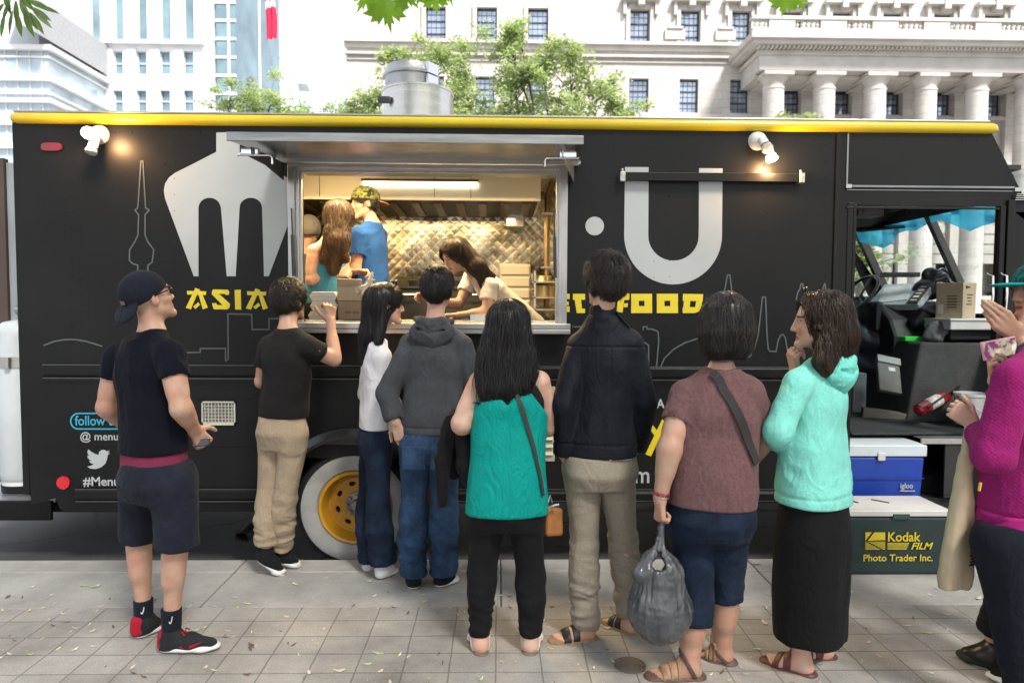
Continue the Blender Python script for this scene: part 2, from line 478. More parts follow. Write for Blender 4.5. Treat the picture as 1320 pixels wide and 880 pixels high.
def concrete_mat(name, c0, c1, cracks=0.0, cscale=.8, ccol=(.05, .045, .04), grit=.2, rough=.9, big=1.1):
 m, nt, b, N, L = nodes_of(name)
 tc = N("ShaderNodeTexCoord")
 n1 = N("ShaderNodeTexNoise"); n1.inputs['Scale'].default_value = big; n1.inputs['Detail'].default_value = 10; n1.inputs['Roughness'].default_value = .68
 L(tc.outputs['Object'], n1.inputs['Vector'])
 r = ramp(nt, c0, c1, .3, .7); L(n1.outputs['Fac'], r.inputs['Fac'])
 n2 = N("ShaderNodeTexNoise"); n2.inputs['Scale'].default_value = 120; n2.inputs['Detail'].default_value = 6; n2.inputs['Roughness'].default_value = .8
 L(tc.outputs['Object'], n2.inputs['Vector'])
 r2 = ramp(nt, (1-grit,)*3, (1+grit,)*3, .3, .7); L(n2.outputs['Fac'], r2.inputs['Fac'])
 m2 = N("ShaderNodeMixRGB"); m2.blend_type = 'MULTIPLY'; m2.inputs['Fac'].default_value = 1
 L(r.outputs['Color'], m2.inputs['Color1']); L(r2.outputs['Color'], m2.inputs['Color2'])
 out = m2.outputs[0]
 if cracks:
  nz = N("ShaderNodeTexNoise"); nz.inputs['Scale'].default_value = 2.5; nz.inputs['Detail'].default_value = 6
  L(tc.outputs['Object'], nz.inputs['Vector'])
  va = N("ShaderNodeVectorMath"); va.operation = 'MULTIPLY_ADD'; va.inputs[1].default_value = (.5, .5, 0)
  L(nz.outputs['Color'], va.inputs[0]); L(tc.outputs['Object'], va.inputs[2])
  vo = N("ShaderNodeTexVoronoi"); vo.feature = 'DISTANCE_TO_EDGE'; vo.inputs['Scale'].default_value = cscale
  L(va.outputs[0], vo.inputs['Vector'])
  rr = ramp(nt, (cracks,)*3, (0, 0, 0), .004, .012); L(vo.outputs['Distance'], rr.inputs['Fac'])
  mx = N("ShaderNodeMixRGB"); L(rr.outputs['Color'], mx.inputs['Fac']); L(out, mx.inputs['Color1']); mx.inputs['Color2'].default_value = (*ccol, 1)
  out = mx.outputs[0]
 L(out, b.inputs['Base Color']); b.inputs['Roughness'].default_value = rough
 bp = N("ShaderNodeBump"); bp.inputs['Strength'].default_value = .4; bp.inputs['Distance'].default_value = .005
 L(n2.outputs['Fac'], bp.inputs['Height']); L(bp.outputs[0], b.inputs['Normal'])
 return m
KERB_Y = -0.150
ZR = -0.13
def sheet(name, x0, x1, y0, y1, z, m, th=.0):
 b = MB()
 if th: b.box(x0, x1, y0, y1, z-th, z)
 else: b.add([(x0,y0,z),(x1,y0,z),(x1,y1,z),(x0,y1,z)], [(0,1,2,3)])
 return tag(b.build(name, m), kind='structure')
M_conc = concrete_mat("walk_concrete", (.235, .228, .215), (.42, .41, .39), cracks=.0, grit=.16, big=1.6)
M_kerb = concrete_mat("kerb_concrete", (.25, .243, .23), (.44, .43, .412), grit=.15, big=2.2)
M_asph = concrete_mat("asphalt", (.036, .037, .040), (.075, .076, .08), cracks=.9, cscale=.62, ccol=(.012, .012, .013), grit=.55, rough=.72, big=.9)
M_pave = paver_mat()
M_far = concrete_mat("far_concrete", (.30, .295, .285), (.40, .39, .38))
sheet('ground', -600, 600, -60, 900, ZR-.03, M_far)
sheet('road', -120, 120, KERB_Y-.05, 16, ZR, M_asph)
sheet('pavement', -30, 30, -12, -.815, 0, M_pave, .12)
# the poured strip along the kerb: slabs with open joints, the kerb stone in front of them
b = MB()
jx = [-30, -6.1, -4.55, -3.02, -1.52, .02, 1.53, 3.04, 4.55, 6.05, 30]
for a_, c_ in zip(jx, jx[1:]):
 b.box(a_+.003, c_-.003, -.810, -.345, -.12, -.002)
 b.box(a_+.003, c_-.003, -.339, KERB_Y, ZR-.1, .0)
tag(b.build('kerb', M_kerb, bevel=.008), kind='structure')
b = MB(); b.box(-30, 30, -.82, KERB_Y-.004, -.14, -.012)
tag(b.build('joint_bed', mat("joint_dirt", (.085, .078, .066), .95, bump=.5)), kind='structure')
sheet('far_pavement', -120, 120, 16, 42, ZR+.12, M_far, .12)
# ---- bits of leaf on the pavement
rs = np.random.RandomState(11)
b = MB(); lv = 3
spots = []
for k in range(420):
 x = rs.uniform(-2.9, 3.0); y = -rs.uniform(.2, 1.75)
 dens = .35+.65*(y < -.6)
 if rs.rand() > dens: continue
 spots.append((x, y))
for i in range(40):
 cx, cy = rs.normal(-1.7, .45), rs.normal(-1.0, .22); spots.append((cx, min(-.2, cy)))
for k, (x, y) in enumerate(spots):
 a = rs.uniform(0, 6.28); l = rs.uniform(.006, .022)*(1.6 if rs.rand() < .15 else 1); w = l*rs.uniform(.14, .38); b.cur = rs.choice([0, 0, 0, 1, 2])
 ca, sa = math.cos(a), math.sin(a); z0 = .003; cv = rs.uniform(.001, .008)
 pts = [(-l, 0, cv), (-l*.3, w, 0), (l*.5, w*.8, cv*.4), (l, 0, cv*1.3), (l*.4, -w*.9, 0), (-l*.4, -w, cv*.5)]
 b.add([(x+p*ca-q*sa, y+p*sa+q*ca, z0+z) for p, q, z in pts], [(0, 5, 4, 1), (1, 4, 3, 2)])
M_l1 = mat("litter_straw", (.62, .56, .38), .8, var=.3, scale=30)
M_l2 = mat("litter_green", (.50, .58, .25), .7, var=.3, scale=30)
M_l3 = mat("litter_brown", (.14, .095, .06), .85, var=.3, scale=30)
tag(b.build('leaf_litter', [M_l1, M_l2, M_l3]), kind='stuff')
# iron cover in the pavers
p = gnd(812, 857)
b = MB()
b.lathe([(.0, .006), (.02, .006), (.024, .003), (.028, .006), (.036, .006), (.04, .003), (.044, .006), (.052, .006), (.056, .002), (.061, .006), (.068, .004), (.07, -.02)], (p[0], p[1], 0), n=36)
tag(b.build('utility_cover', mat("old_iron", (.16, .14, .12), .7, .4, bump=.4), smooth=True, loc=(p[0], p[1], 0)),
 'small round iron cover set in the pavers beside the plastic shopping bag', 'cover')
# ---- helper: a wall with openings
def holed(mb, x0, x1, z0, z1, y0, y1, holes):
 xs = sorted({x0, x1, *[h[0] for h in holes], *[h[1] for h in holes]}); xs = [x for x in xs if x0 <= x <= x1]
 zs = sorted({z0, z1, *[h[2] for h in holes], *[h[3] for h in holes]}); zs = [z for z in zs if z0 <= z <= z1]
 for za, zb in zip(zs, zs[1:]):
  run = None
  for xa, xb in zip(xs, xs[1:]):
   cx, cz = (xa+xb)/2, (za+zb)/2
   hole = any(h[0] < cx < h[1] and h[2] < cz < h[3] for h in holes)
   if hole:
    if run: mb.box(run[0], run[1], y0, y1, za, zb); run = None
   else: run = [run[0] if run else xa, xb]
  if run: mb.box(run[0], run[1], y0, y1, za, zb)
 return mb
def stone(name, c, bw=1.3, bh=.55, mort=.012):
 m, nt, b, N, L = nodes_of(name)
 tc = N("ShaderNodeTexCoord"); mp = N("ShaderNodeMapping"); mp.inputs['Rotation'].default_value = (math.pi/2, 0, 0)
 L(tc.outputs['Object'], mp.inputs['Vector'])
 br = N("ShaderNodeTexBrick"); br.inputs['Scale'].default_value = 1; br.inputs['Brick Width'].default_value = bw; br.inputs['Row Height'].default_value = bh
 br.inputs['Mortar Size'].default_value = mort; br.inputs['Color1'].default_value = (*[x*.90 for x in c], 1); br.inputs['Color2'].default_value = (*[min(1, x*1.06) for x in c], 1)
 br.inputs['Mortar'].default_value = (*[x*.7 for x in c], 1); L(mp.outputs[0], br.inputs['Vector'])
 n1 = N("ShaderNodeTexNoise"); n1.inputs['Scale'].default_value = .5; n1.inputs['Detail'].default_value = 9; n1.inputs['Roughness'].default_value = .7
 L(tc.outputs['Object'], n1.inputs['Vector'])
 r = ramp(nt, (.8, .78, .76), (1.08,)*3, .3, .6); L(n1.outputs['Fac'], r.inputs['Fac'])
 m2 = N("ShaderNodeMixRGB"); m2.blend_type = 'MULTIPLY'; m2.inputs['Fac'].default_value = 1
 L(br.outputs['Color'], m2.inputs['Color1']); L(r.outputs['Color'], m2.inputs['Color2'])
 L(m2.outputs[0], b.inputs['Base Color']); b.inputs['Roughness'].default_value = .85
 return m
M_stone = stone("limestone", (.50, .478, .452))
M_stone2 = mat("limestone_trim", (.49, .468, .442), .85, var=.14, scale=.8, dirt=(.36, .34, .32), dirt_amt=.5)
M_frame = mat("window_bronze", (.035, .035, .042), .5)
M_pane = mat("window_pane", (.34, .40, .50), .06, metal=.55, var=.35, scale=.35, rvar=.02)
M_panedk = mat("dim_pane", (.05, .055, .065), .08, metal=.2, var=.4, scale=.6, rvar=.02)
# ---- the stone building across the street
YF = 41.0; YP = 37.6
FB = empty('stone_building', (at(900, 397, YF)[0], YF, ZR), 'long pale stone building with columns, balustrade and tall paned sash windows', 'building')
def win_part(parent, x0, x1, z0, z1, y, nx=4, nz=6, rails=(.33, .66), pane=M_pane, name='window', fr=.07, bar=.028):
 b = MB()
 b.box(x0, x0+fr, y, y+.12, z0, z1); b.box(x1-fr, x1, y, y+.12, z0, z1); b.box(x0+fr, x1-fr, y, y+.12, z0, z0+fr); b.box(x0+fr, x1-fr, y, y+.12, z1-fr, z1)
 for i in range(1, nx):
  x = x0+(x1-x0)*i/nx; b.box(x-bar/2, x+bar/2, y+.03, y+.1, z0+fr, z1-fr)
 for i in range(1, nz):
  z = z0+(z1-z0)*i/nz; b.box(x0+fr, x1-fr, y+.034, y+.096, z-bar/2, z+bar/2)
 for r_ in rails:
  z = z0+(z1-z0)*r_; b.box(x0+fr, x1-fr, y-.01, y+.11, z-fr*.55, z+fr*.55)
 w = b.build(name, M_frame, parent)
 MB().box(x0+.01, x1-.01, y+.064, y+.074, z0+.01, z1-.01).build('pane', pane, w)
 return w
up = [(549.5, 574, 8, 54), (615, 640, 8, 55), (681, 706, 10, 55), (812.5, 837, 13, 61), (877.5, 902, 14, 62), (943, 967, 16, 63),
 (1008, 1033, 17, 64), (1072, 1097, 18, 66), (1137, 1162, 19, 67), (1202, 1227, 20, 68), (1267, 1292, 21, 69)]
lo = [(547, 572, 95, 140), (613, 637, 95, 140), (680, 705, 98, 141), (811, 836, 100, 142), (876, 900, 102, 144), (941, 965, 104, 146),
 (1006, 1031, 106, 148), (1071, 1096, 107, 149), (1136, 1161, 108, 150), (1201, 1226, 109, 151), (1266, 1291, 110, 152)]
gf = [(1040, 1065), (1150, 1176), (1205, 1238), (1262, 1290), (950, 975), (850, 875), (740, 765), (640, 665)]
holes = []
def wrect(q, Y):
 c = at((q[0]+q[1])/2, (q[2]+q[3])/2, Y); k = 1/ppm(Y)
 return c[0]-(q[1]-q[0])/2*k, c[0]+(q[1]-q[0])/2*k, c[2]-(q[3]-q[2])/2*k, c[2]+(q[3]-q[2])/2*k
def rowrects(rows, Y):
 rr = [wrect(q, Y) for q in rows]; za = np.mean([r[2] for r in rr]); zb = np.mean([r[3] for r in rr])
 return [(r[0], r[1], za, zb) for r in rr]
UP = rowrects(up, YF); LO = rowrects(lo, YF)
GF = [wrect((a_, c_, 333, 380), YF) for a_, c_ in gf]; GF = [(r[0], r[1], GF[0][2], GF[0][3]) for r in GF]
x0 = at(447, 100, YF)[0]; x1 = at(1620, 100, YF)[0]; ztop = UP[0][3]+5.2
w = holed(MB(), x0, x1, ZR, ztop, YF, YF+.6, UP+LO+GF).build('wall', M_stone, FB)
MB().box(x0, x1, YF+.6, YF+16, ZR, ztop-.01).build('building_core', M_stone2, FB)
for r in UP+LO: win_part(FB, *r, YF+.28)
for r in GF: win_part(FB, *r, YF+.28, 2, 3, (.5,), M_panedk)
k1 = 1/ppm(YF)
def zz(py, px=760, Y=YF): return at(px, py, Y)[2]
b = MB()                                               # string courses and cornice of the main wall
for ya, yb, pr in ((56, 60, .45), (60, 66, .22), (72, 75, .30), (79, 81, .12), (147.5, 151, .3), (210, 216, .3), (268, 274, .35)):
 b.box(x0-.1, at(968, 60, YF)[0] if ya < 100 else x1, YF-pr, YF+.01, zz(yb), zz(ya))
for py in (287, 300, 313, 326): b.box(x0, x1, YF-.06, YF+.005, zz(py+10.5), zz(py))
b.build('string_course', M_stone2, FB)
for i, r in enumerate(UP):
 b = MB()
 b.box(r[0]-.28, r[0]-.02, YF-.14, YF+.01, r[2]-.1, r[3]+.12); b.box(r[1]+.02, r[1]+.28, YF-.14, YF+.01, r[2]-.1, r[3]+.12)
 if i >= 3:
  b.box(r[0]-.62, r[1]+.62, YF-.5, YF, r[3]+.42, r[3]+.62)
  pts = [(r[0]-.62+(r[1]-r[0]+1.24)*t, r[3]+.62+.34*math.sin(math.pi*t)) for t in np.linspace(0, 1, 9)]
  b.prism(pts, YF-.44, YF)
  b.box(r[0]-.5, r[0]-.3, YF-.3, YF, r[3]-.4, r[3]+.42); b.box(r[1]+.3, r[1]+.5, YF-.3, YF, r[3]-.4, r[3]+.42)
  b.box((r[0]+r[1])/2-.2, (r[0]+r[1])/2+.2, YF-.56, YF, r[3]+.1, r[3]+.95)
  b.box(r[1]+1.0, r[1]+2.3, YF-.2, YF, r[2]+.5, r[2]+1.15); b.box(r[1]+1.15, r[1]+2.15, YF-.3, YF, r[2]+1.15, r[2]+1.3)
 b.box(r[0]-.3, r[1]+.3, YF-.2, YF, r[2]-.28, r[2]-.06); b.build('window_surround', M_stone2, FB)
for r in LO: MB().box(r[0]-.15, r[1]+.15, YF-.18, YF, r[2]-.25, r[2]-.03).build('window_sill', M_stone2, FB)
# portico
def zp(py, px=1150): return at(px, py, YP)[2]
px0 = at(962, 60, YP)[0]; px1 = x1
b = MB()
b.box(px0+.9, px1, YP+.15, YF, zp(91), zp(70)); b.box(px0+.75, px1, YP, YF, zp(72), zp(66.5))
b.box(px0+.2, px1, YP-.7, YF, zp(63), zp(58)); b.box(px0, px1, YP-.95, YF, zp(58), zp(51))
n = int((px1-px0)/.26)
for i in range(n): b.box(px0+.6+i*.26, px0+.75+i*.26, YP-.42, YP, zp(66.5), zp(63.2))
b.box(px0+.9, px1, YP+.95, YF, zp(96), zp(91.5))
for q in (998, 1063.5, 1129, 1194.5, 1260.5, 1326, 1392):
 xx = at(q, 95, YP+.7)[0]; b.box(xx-.5, xx+.5, YP+1.4, YF, zp(99), zp(96))
b.build('entablature', M_stone2, FB)
# balustrade
zb0, zb1 = zp(50.8), zp(28)
b = MB(); b.box(px0+.15, px1, YP-.62, YP-.22, zb0, zb0+.34); b.box(px0+.1, px1, YP-.66, YP-.18, zb1-.2, zb1)
sp = 65.6/ppm(YP)
xs0 = at(1036, 40, YP)[0]
k = -1; prof = [(.07, 0), (.1, .08), (.06, .2), (.11, .4), (.12, .5), (.06, .75), (.09, .9), (.07, 1)]
hb = zb1-.2-zb0-.34
while xs0+k*sp < px1:
 cx = xs0+k*sp
 if cx+sp/2 > px0:
  a_, c_ = cx+.78, cx+sp-.78
  b.box(max(px0+.15, a_), c_, YP-.6, YP-.25, zb0+.34, zb1-.2)
  for j in range(5):
   xx = cx-.6+j*.3
   if xx > px0+.3: b.lathe([(r_, zb0+.34+h_*hb) for r_, h_ in prof], (xx, YP-.42, 0), n=8)
 k += 1
b.build('balustrade', M_stone2, FB, smooth=True)
for q in (998, 1063.5, 1129, 1194.5, 1260.5, 1326, 1392):
 xx = at(q, 115, YP+.7)[0]; r_ = 13.2/ppm(YP)
 zt = zp(93.5)
 b = MB()
 pr = [(r_*1.08, ZR), (r_*1.06, 3), (r_, zt-1.2), (r_*1.0, zt-.95), (r_*1.06, zt-.92), (r_*1.06, zt-.8), (r_, zt-.78), (r_*1.0, zt-.55), (r_*1.25, zt-.3), (r_*1.36, zt-.2)]
 b.lathe(pr, (xx, YP+.8, 0), n=28)
 b.box(xx-r_*1.45, xx+r_*1.45, YP+.8-r_*1.45, YP+.8+r_*1.45, zt-.21, zt)
 b.build('column', M_stone, FB, smooth=True)
b = MB()
for q in (1040, 1105, 1170, 1236, 1302):
 xx = at(q, 130, YF)[0]; b.box(xx-.5, xx+.5, YF-.35, YF, ZR, zp(99)); b.box(xx-.6, xx+.6, YF-.45, YF, zp(103), zp(99))
b.build('pilaster', M_stone, FB)
# ---- white office block down the street
YM = 60.0
M_white = mat("white_panel", (.74, .75, .76), .7, var=.05, scale=.3)
M_pgl = mat("office_glass", (.20, .30, .35), .1, metal=.25, var=.35, scale=.25, rvar=.02)
M_grey = mat("panel_grey", (.58, .62, .66), .6, var=.06, scale=.3)
MBd = empty('office_block', (at(170, 397, YM)[0], YM, ZR), 'white office block with slim square windows and a glazed corner', 'building')
cols_ = [(85, 97), (115, 128), (146, 158), (176, 188.5), (206, 219), (236, 249)]
H_ = []
for a_, c_ in cols_:
 for ya, yb in ((-60, 48), (67, 95), (117, 143), (166, 193), (215, 243)): H_.append(wrect((a_, c_, ya, yb), YM))
xm0, xm1 = at(66, 100, YM)[0], at(271, 100, YM)[0]; zm = at(170, -120, YM)[2]
holed(MB(), xm0, xm1, ZR, zm, YM, YM+.5, H_).build('wall', M_white, MBd)
MB().box(xm0+.05, xm1-.05, YM+.5, YM+20, ZR, zm-.1).build('building_core', M_white, MBd)
b = MB(); b.box(xm0-.1, at(264, 57, YM)[0], YM-.5, YM, at(170, 58, YM)[2], at(170, 55, YM)[2])
for a_, c_ in cols_[:-1]:
 q = wrect((c_+7, c_+19, 60, 250), YM); b.box(q[0], q[1], YM-.12, YM, q[2], q[3]-.5)
b.build('ledge', M_white, MBd)
for r in H_:
 b = MB(); b.box(r[0], r[1], YM+.30, YM+.38, (r[2]+r[3])/2-.06, (r[2]+r[3])/2+.06); b.box(r[0], r[0]+.08, YM+.3, YM+.38, r[2], r[3]); b.box(r[1]-.08, r[1], YM+.3, YM+.38, r[2], r[3])
 wn = b.build('window', M_grey, MBd)
 MB().box(r[0], r[1], YM+.4, YM+.44, r[2], r[3]).build('pane', M_pgl, wn)
xg0, xg1 = at(272.5, 100, YM)[0], at(298, 100, YM)[0]
MB().box(xg0, xg1, YM+1.2, YM+14, ZR, zm+4).build('corner_glazing', M_pgl, MBd)
b = MB()
for py in range(-100, 260, 24):
 z = at(285, py, YM)[2]; b.box(xg0-.05, xg1+.05, YM+1.1, YM+1.25, z-.12, z+.12)
b.box(xg0+1.1, xg0+1.3, YM+1.05, YM+1.2, ZR, zm+3.9)
b.build('mullion', M_white, MBd)
# ---- pale block that recedes along the side street
A0 = at(299, 100, 66.0); B0 = at(386, 100, 118.0)
W = empty('receding_block', (A0[0], A0[1], ZR), 'pale block seen edge on, its long side running away behind the flag', 'building')
dv = nrm(V3(B0[0]-A0[0], B0[1]-A0[1], 0)); nv = V3(dv[1], -dv[0], 0); Ln = float(np.hypot(B0[0]-A0[0], B0[1]-A0[1]))
zt = at(300, -60, 66.0)[2]; zt2 = at(386, 101, 118)[2]
b = MB(); b.obox((A0+B0)/2*V3(1,1,0)+V3(0,0,(zt2+ZR)/2)-nv*6, dv, nv, (0,0,1), Ln/2, 6, (zt2-ZR)/2)
b.build('wall', M_white, W)
b = MB(); b.obox((A0*.62+B0*.38)*V3(1,1,0)+V3(0,0,zt2+4)-nv*7, dv, nv, (0,0,1), Ln*.38, 5, 4.0); b.build('upper_storey', M_white, W)
b = MB(); b.obox(B0*V3(1,1,0)+V3(0,0,zt2-1.2)-nv*2, dv, nv, (0,0,1), 2.2, 3.5, .35); b.build('canopy', M_grey, W)
for i in range(11):
 for j in range(4):
  c = A0*V3(1,1,0)+dv*(Ln*(i+.6)/11.4)+V3(0,0,zt2-3.2-j*4.2)
  MB().obox(c+nv*.03, dv, nv, (0,0,1), Ln/11*.16, .05, 1.1).build('window', M_grey, W)
# ---- banded glass building at the far left
YL = 52.0
LB = empty('glass_building', (at(20, 397, YL)[0], YL, ZR), 'grey glass building with long horizontal bands and a dark overhang', 'building')
xl0, xl1 = at(-160, 100, YL)[0], at(63, 100, YL)[0]
M_bgl = mat("band_glass", (.42, .50, .56), .15, metal=.2, var=.2, scale=.3)
MB().box(xl0, xl1, YL, YL+12, ZR, at(20, 60, YL)[2]).build('glazing', M_bgl, LB)
b = MB()
for ya, yb, pr in ((60, 66, .5), (73, 75, .2), (98, 105, .4), (120, 122, .3), (128, 133, .4), (155, 162, .4), (185, 192, .4), (215, 222, .4)):
 b.box(xl0-.1, xl1+pr, YL-pr, YL+12.1, at(20, yb, YL)[2], at(20, ya, YL)[2])
b.build('band', M_white, LB)
b = MB()
for i in range(14):
 x = xl0+(xl1-xl0)*(i+.5)/14; b.box(x-.05, x+.05, YL-.06, YL, ZR, at(20, 60, YL)[2]-.2)
b.build('mullion', M_grey, LB)
b = MB(); b.prism([(at(12, 14, YL)[0], at(12, 14, YL)[2]), (at(66, 14, YL)[0], at(66, 10, YL)[2]), (at(66, 54, YL)[0], at(66, 54, YL)[2]), (at(40, 40, YL)[0], at(40, 40, YL)[2])], YL-2, YL+10)
b.build('overhang', mat("soffit_dark", (.38, .39, .41), .7), LB)
b = MB(); b.box(xl0, at(38, 5, YL)[0], YL+1, YL+11, at(20, 60, YL)[2], at(20, -80, YL)[2]); b.build('upper_wall', M_grey, LB)
# ---- flag pole
p = at(339, 397, 44.0)
FP = empty('flag_pole', (p[0], 44.0, ZR), 'tall white pole with a limp red and white flag', 'flag pole')
MB().lathe([(.09, ZR), (.07, at(339, -30, 44)[2]), (0, at(339, -31, 44)[2])], (p[0], 44, 0), n=10).build('pole', mat("pole_white", (.8, .8, .8), .4), FP, smooth=True)
vs = []; fs = []
nu, nv_ = 9, 22
for j in range(nv_):
 t = j/(nv_-1)
 py = -14+t*66;
 for i in range(nu):
  s_ = i/(nu-1); wd = 8+6*math.sin(t*2.2)
  pp = at(341+s_*wd+(3*t if i else 2*t), py-3*s_, 44.0)
  vs.append((pp[0], 44.0+.16*math.sin(s_*14+t*2), pp[2]))
for j in range(nv_-1):
 for i in range(nu-1): fs.append((j*nu+i, j*nu+i+1, (j+1)*nu+i+1, (j+1)*nu+i))
b = MB(); b.v = vs; b.f = fs; b.mi = [1 if 4 < f[0]//nu < 8 else 0 for f in fs]
b.build('flag', [fabric("flag_red", (.62, .035, .09), fold=.1), fabric("flag_white", (.8, .8, .8), fold=.1)], FP, smooth=True)
# ---- trees
def leafmat(name, c, tr=.35, var=.35, scale=1.2):
 m, nt, b, N, L = nodes_of(name)
 tc = N("ShaderNodeTexCoord"); n1 = N("ShaderNodeTexNoise"); n1.inputs['Scale'].default_value = scale; n1.inputs['Detail'].default_value = 5
 L(tc.outputs['Object'], n1.inputs['Vector'])
 r = ramp(nt, [x*(1-var) for x in c], [x*(1+var) for x in c], .35, .65); L(n1.outputs['Fac'], r.inputs['Fac'])
 L(r.outputs['Color'], b.inputs['Base Color']); b.inputs['Roughness'].default_value = .5
 t = N("ShaderNodeBsdfTranslucent"); mul = N("ShaderNodeMixRGB"); mul.blend_type = 'MULTIPLY'; mul.inputs['Fac'].default_value = 1
 mul.inputs['Color2'].default_value = (1.7, 1.75, .8, 1); L(r.outputs['Color'], mul.inputs['Color1']); L(mul.outputs[0], t.inputs['Color'])
 mx = N("ShaderNodeMixShader"); mx.inputs[0].default_value = tr
 L(b.outputs[0], mx.inputs[1]); L(t.outputs[0], mx.inputs[2]); L(mx.outputs[0], nt.nodes["Material Output"].inputs['Surface'])
 return m
M_leafA = leafmat("leaf_spring", (.29, .35, .23), .5, var=.3)
M_leafB = leafmat("leaf_canopy", (.06, .12, .022), .4)
M_leafC = leafmat("leaf_maple", (.15, .30, .02), .65, var=.25, scale=9)
M_leafD = leafmat("leaf_dark", (.045, .095, .018), .3, var=.3, scale=9)
M_bark = mat("bark", (.10, .085, .07), .9, var=.3, scale=6, bump=.8, bscale=25, stretch=(1, 1, .3))
def tree(name, base, clumps, label, leaf=.16, per=260, seed=0, mleaf=M_leafA, trunk_r=.16, group=None, cat='tree'):
 """trunk, limbs to every clump, small leaf faces through each clump's volume"""
 rs = np.random.RandomState(seed); T = empty(name, base, label, cat, group)
 base = V3(*base); b = MB()
 cs = [V3(*c[:3]) for c in clumps]; mid = np.mean(cs, 0)
 fork = V3(base[0]+(mid[0]-base[0])*.3, base[1]+(mid[1]-base[1])*.3, base[2]+(min(c[2] for c in cs)-base[2])*.72)
 b.tube([base, base*.6+fork*.4+rs.normal(0, .05, 3), fork], [trunk_r*1.15, trunk_r*.9, trunk_r*.75], 9)
 tips = []
 for c, cl in zip(cs, clumps):
  m1 = fork*.5+c*.5+rs.normal(0, .18, 3)*V3(1, 1, .5)+V3(0, 0, .15)
  b.tube([fork, m1, c], [trunk_r*.5, trunk_r*.3, trunk_r*.12], 6)
  for q in range(7):
   e = c+rs.normal(0, 1, 3)*cl[3]*.55; m2 = m1*.3+c*.7
   b.tube([m2, (m2+e)/2+rs.normal(0, .05, 3), e], [trunk_r*.13, trunk_r*.08, trunk_r*.03], 4); tips.append((e, cl[3]*.42))
  tips.append((c, cl[3]*.6))
 b.build('trunk', M_bark, T, smooth=True)
 C_ = []
 for e, r in tips:
  n = int(per*(r/.5)**1.6)+12
  # sprays: leaves gathered on little twigs so that gaps stay between them
  ns = max(5, n//9)
  sc = e+rs.normal(0, .52, (ns, 3))*r*V3(1, 1, .72)
  for s_ in sc:
   C_.append(s_+rs.normal(0, leaf*.75, (n//ns, 3))*V3(1, 1, .55))
 C_ = np.concatenate(C_); n = len(C_)
 a = rs.normal(0, 1, (n, 3)); a /= np.linalg.norm(a, axis=1)[:, None]
 up = np.tile([0, 0, 1.], (n, 1))+rs.normal(0, .55, (n, 3)); u = np.cross(a, up); u /= np.linalg.norm(u, axis=1)[:, None]+1e-9
 w = np.cross(up, u); w /= np.linalg.norm(w, axis=1)[:, None]+1e-9
 sz = leaf*rs.uniform(.55, 1.15, (n, 1))
 V = np.stack([C_-u*sz*.5, C_+w*sz*.28+u*sz*.05, C_+u*sz*.55, C_-w*sz*.28+u*sz*.05], 1).reshape(-1, 3)-ORG[T]
 Q = np.arange(4*n).reshape(-1, 4)
 link_mesh('crown', np_mesh('crown', V, quads=Q, smooth=False), mleaf, T)
 return T
def clump(px, py, Y, r): c = at(px, py, Y); return (c[0], c[1], c[2], r)
GT = 'street trees beyond the truck'
TY = 23.0
p = at(690, 397, TY)
tree('street_tree', (p[0], TY, ZR+.12), [clump(655, 55, TY, .9), clump(662, 110, TY+.4, 1.0), clump(700, 88, TY-.4, 1.1), clump(742, 95, TY, 1.1), clump(775, 120, TY+.3, .95), clump(795, 140, TY, .8),
 clump(720, 140, TY+.6, 1.2), clump(650, 150, TY, 1.1), clump(690, 175, TY, 1.3), clump(668, 38, TY, .5), clump(760, 160, TY, 1.0)],
 'wide light green tree to the right of the steel roof vent', leaf=.19, per=215, seed=2, group=GT)
p = at(545, 397, TY+1)
tree('street_tree', (p[0], TY+1, ZR+.12), [clump(510, 70, TY+1, .75), clump(560, 78, TY+1.3, .9), clump(592, 88, TY+1, .8), clump(590, 125, TY+1, .9), clump(600, 145, TY+1, .8), clump(545, 140, TY, 1.1), clump(575, 155, TY, 1.0)],
 'light green tree directly behind the steel roof vent', leaf=.19, per=215, seed=4, group=GT)
p = at(470, 397, TY+6)
tree('street_tree', (p[0], TY+6, ZR+.12), [clump(472, 132, TY+6, .8), clump(488, 122, TY+6, .8), clump(458, 148, TY+6, .8), clump(480, 155, TY+6, 1.1)],
 'small round tree just to the left of the steel roof vent', leaf=.19, per=190, seed=5, group=GT)
p = at(325, 397, TY+14)
tree('street_tree', (p[0], TY+14, ZR+.12), [clump(292, 132, TY+14, .95), clump(318, 128, TY+14, 1.0), clump(348, 130, TY+14, 1.1), clump(372, 140, TY+14, .9), clump(395, 147, TY+14, .7), clump(330, 155, TY+14, 1.6)],
 'pale green tree at the corner below the red flag', leaf=.2, per=170, seed=6, group=GT)
p = at(1045, 397, TY+7)
tree('street_tree', (p[0], TY+7, ZR+.12), [clump(1022, 160, TY+7, .4), clump(1050, 158, TY+7, .42), clump(1040, 172, TY+7, .9)],
 'tree whose tip just shows over the roof in front of the columns', leaf=.2, per=190, seed=8, group=GT)
p = at(1108, 397, 17)
tree('street_tree', (p[0], 17, ZR+.12), [clump(1105, 318, 17, .55), clump(1118, 335, 17, .6), clump(1095, 350, 17, .6), clump(1126, 360, 17, .4), clump(1110, 300, 17, .4)],
 'small tree seen through the open cab door above the steering wheel', leaf=.17, per=260, seed=9, group=GT)
p = at(-6, 397, 24)
tree('street_tree', (p[0], 24, ZR+.12), [clump(2, 300, 24, .7), clump(-14, 320, 24, .9), clump(8, 340, 24, .6), clump(-30, 290, 24, 1.0), clump(4, 365, 24, .5)],
 'street tree seen past the rear corner of the truck', leaf=.19, per=240, seed=12, group=GT)
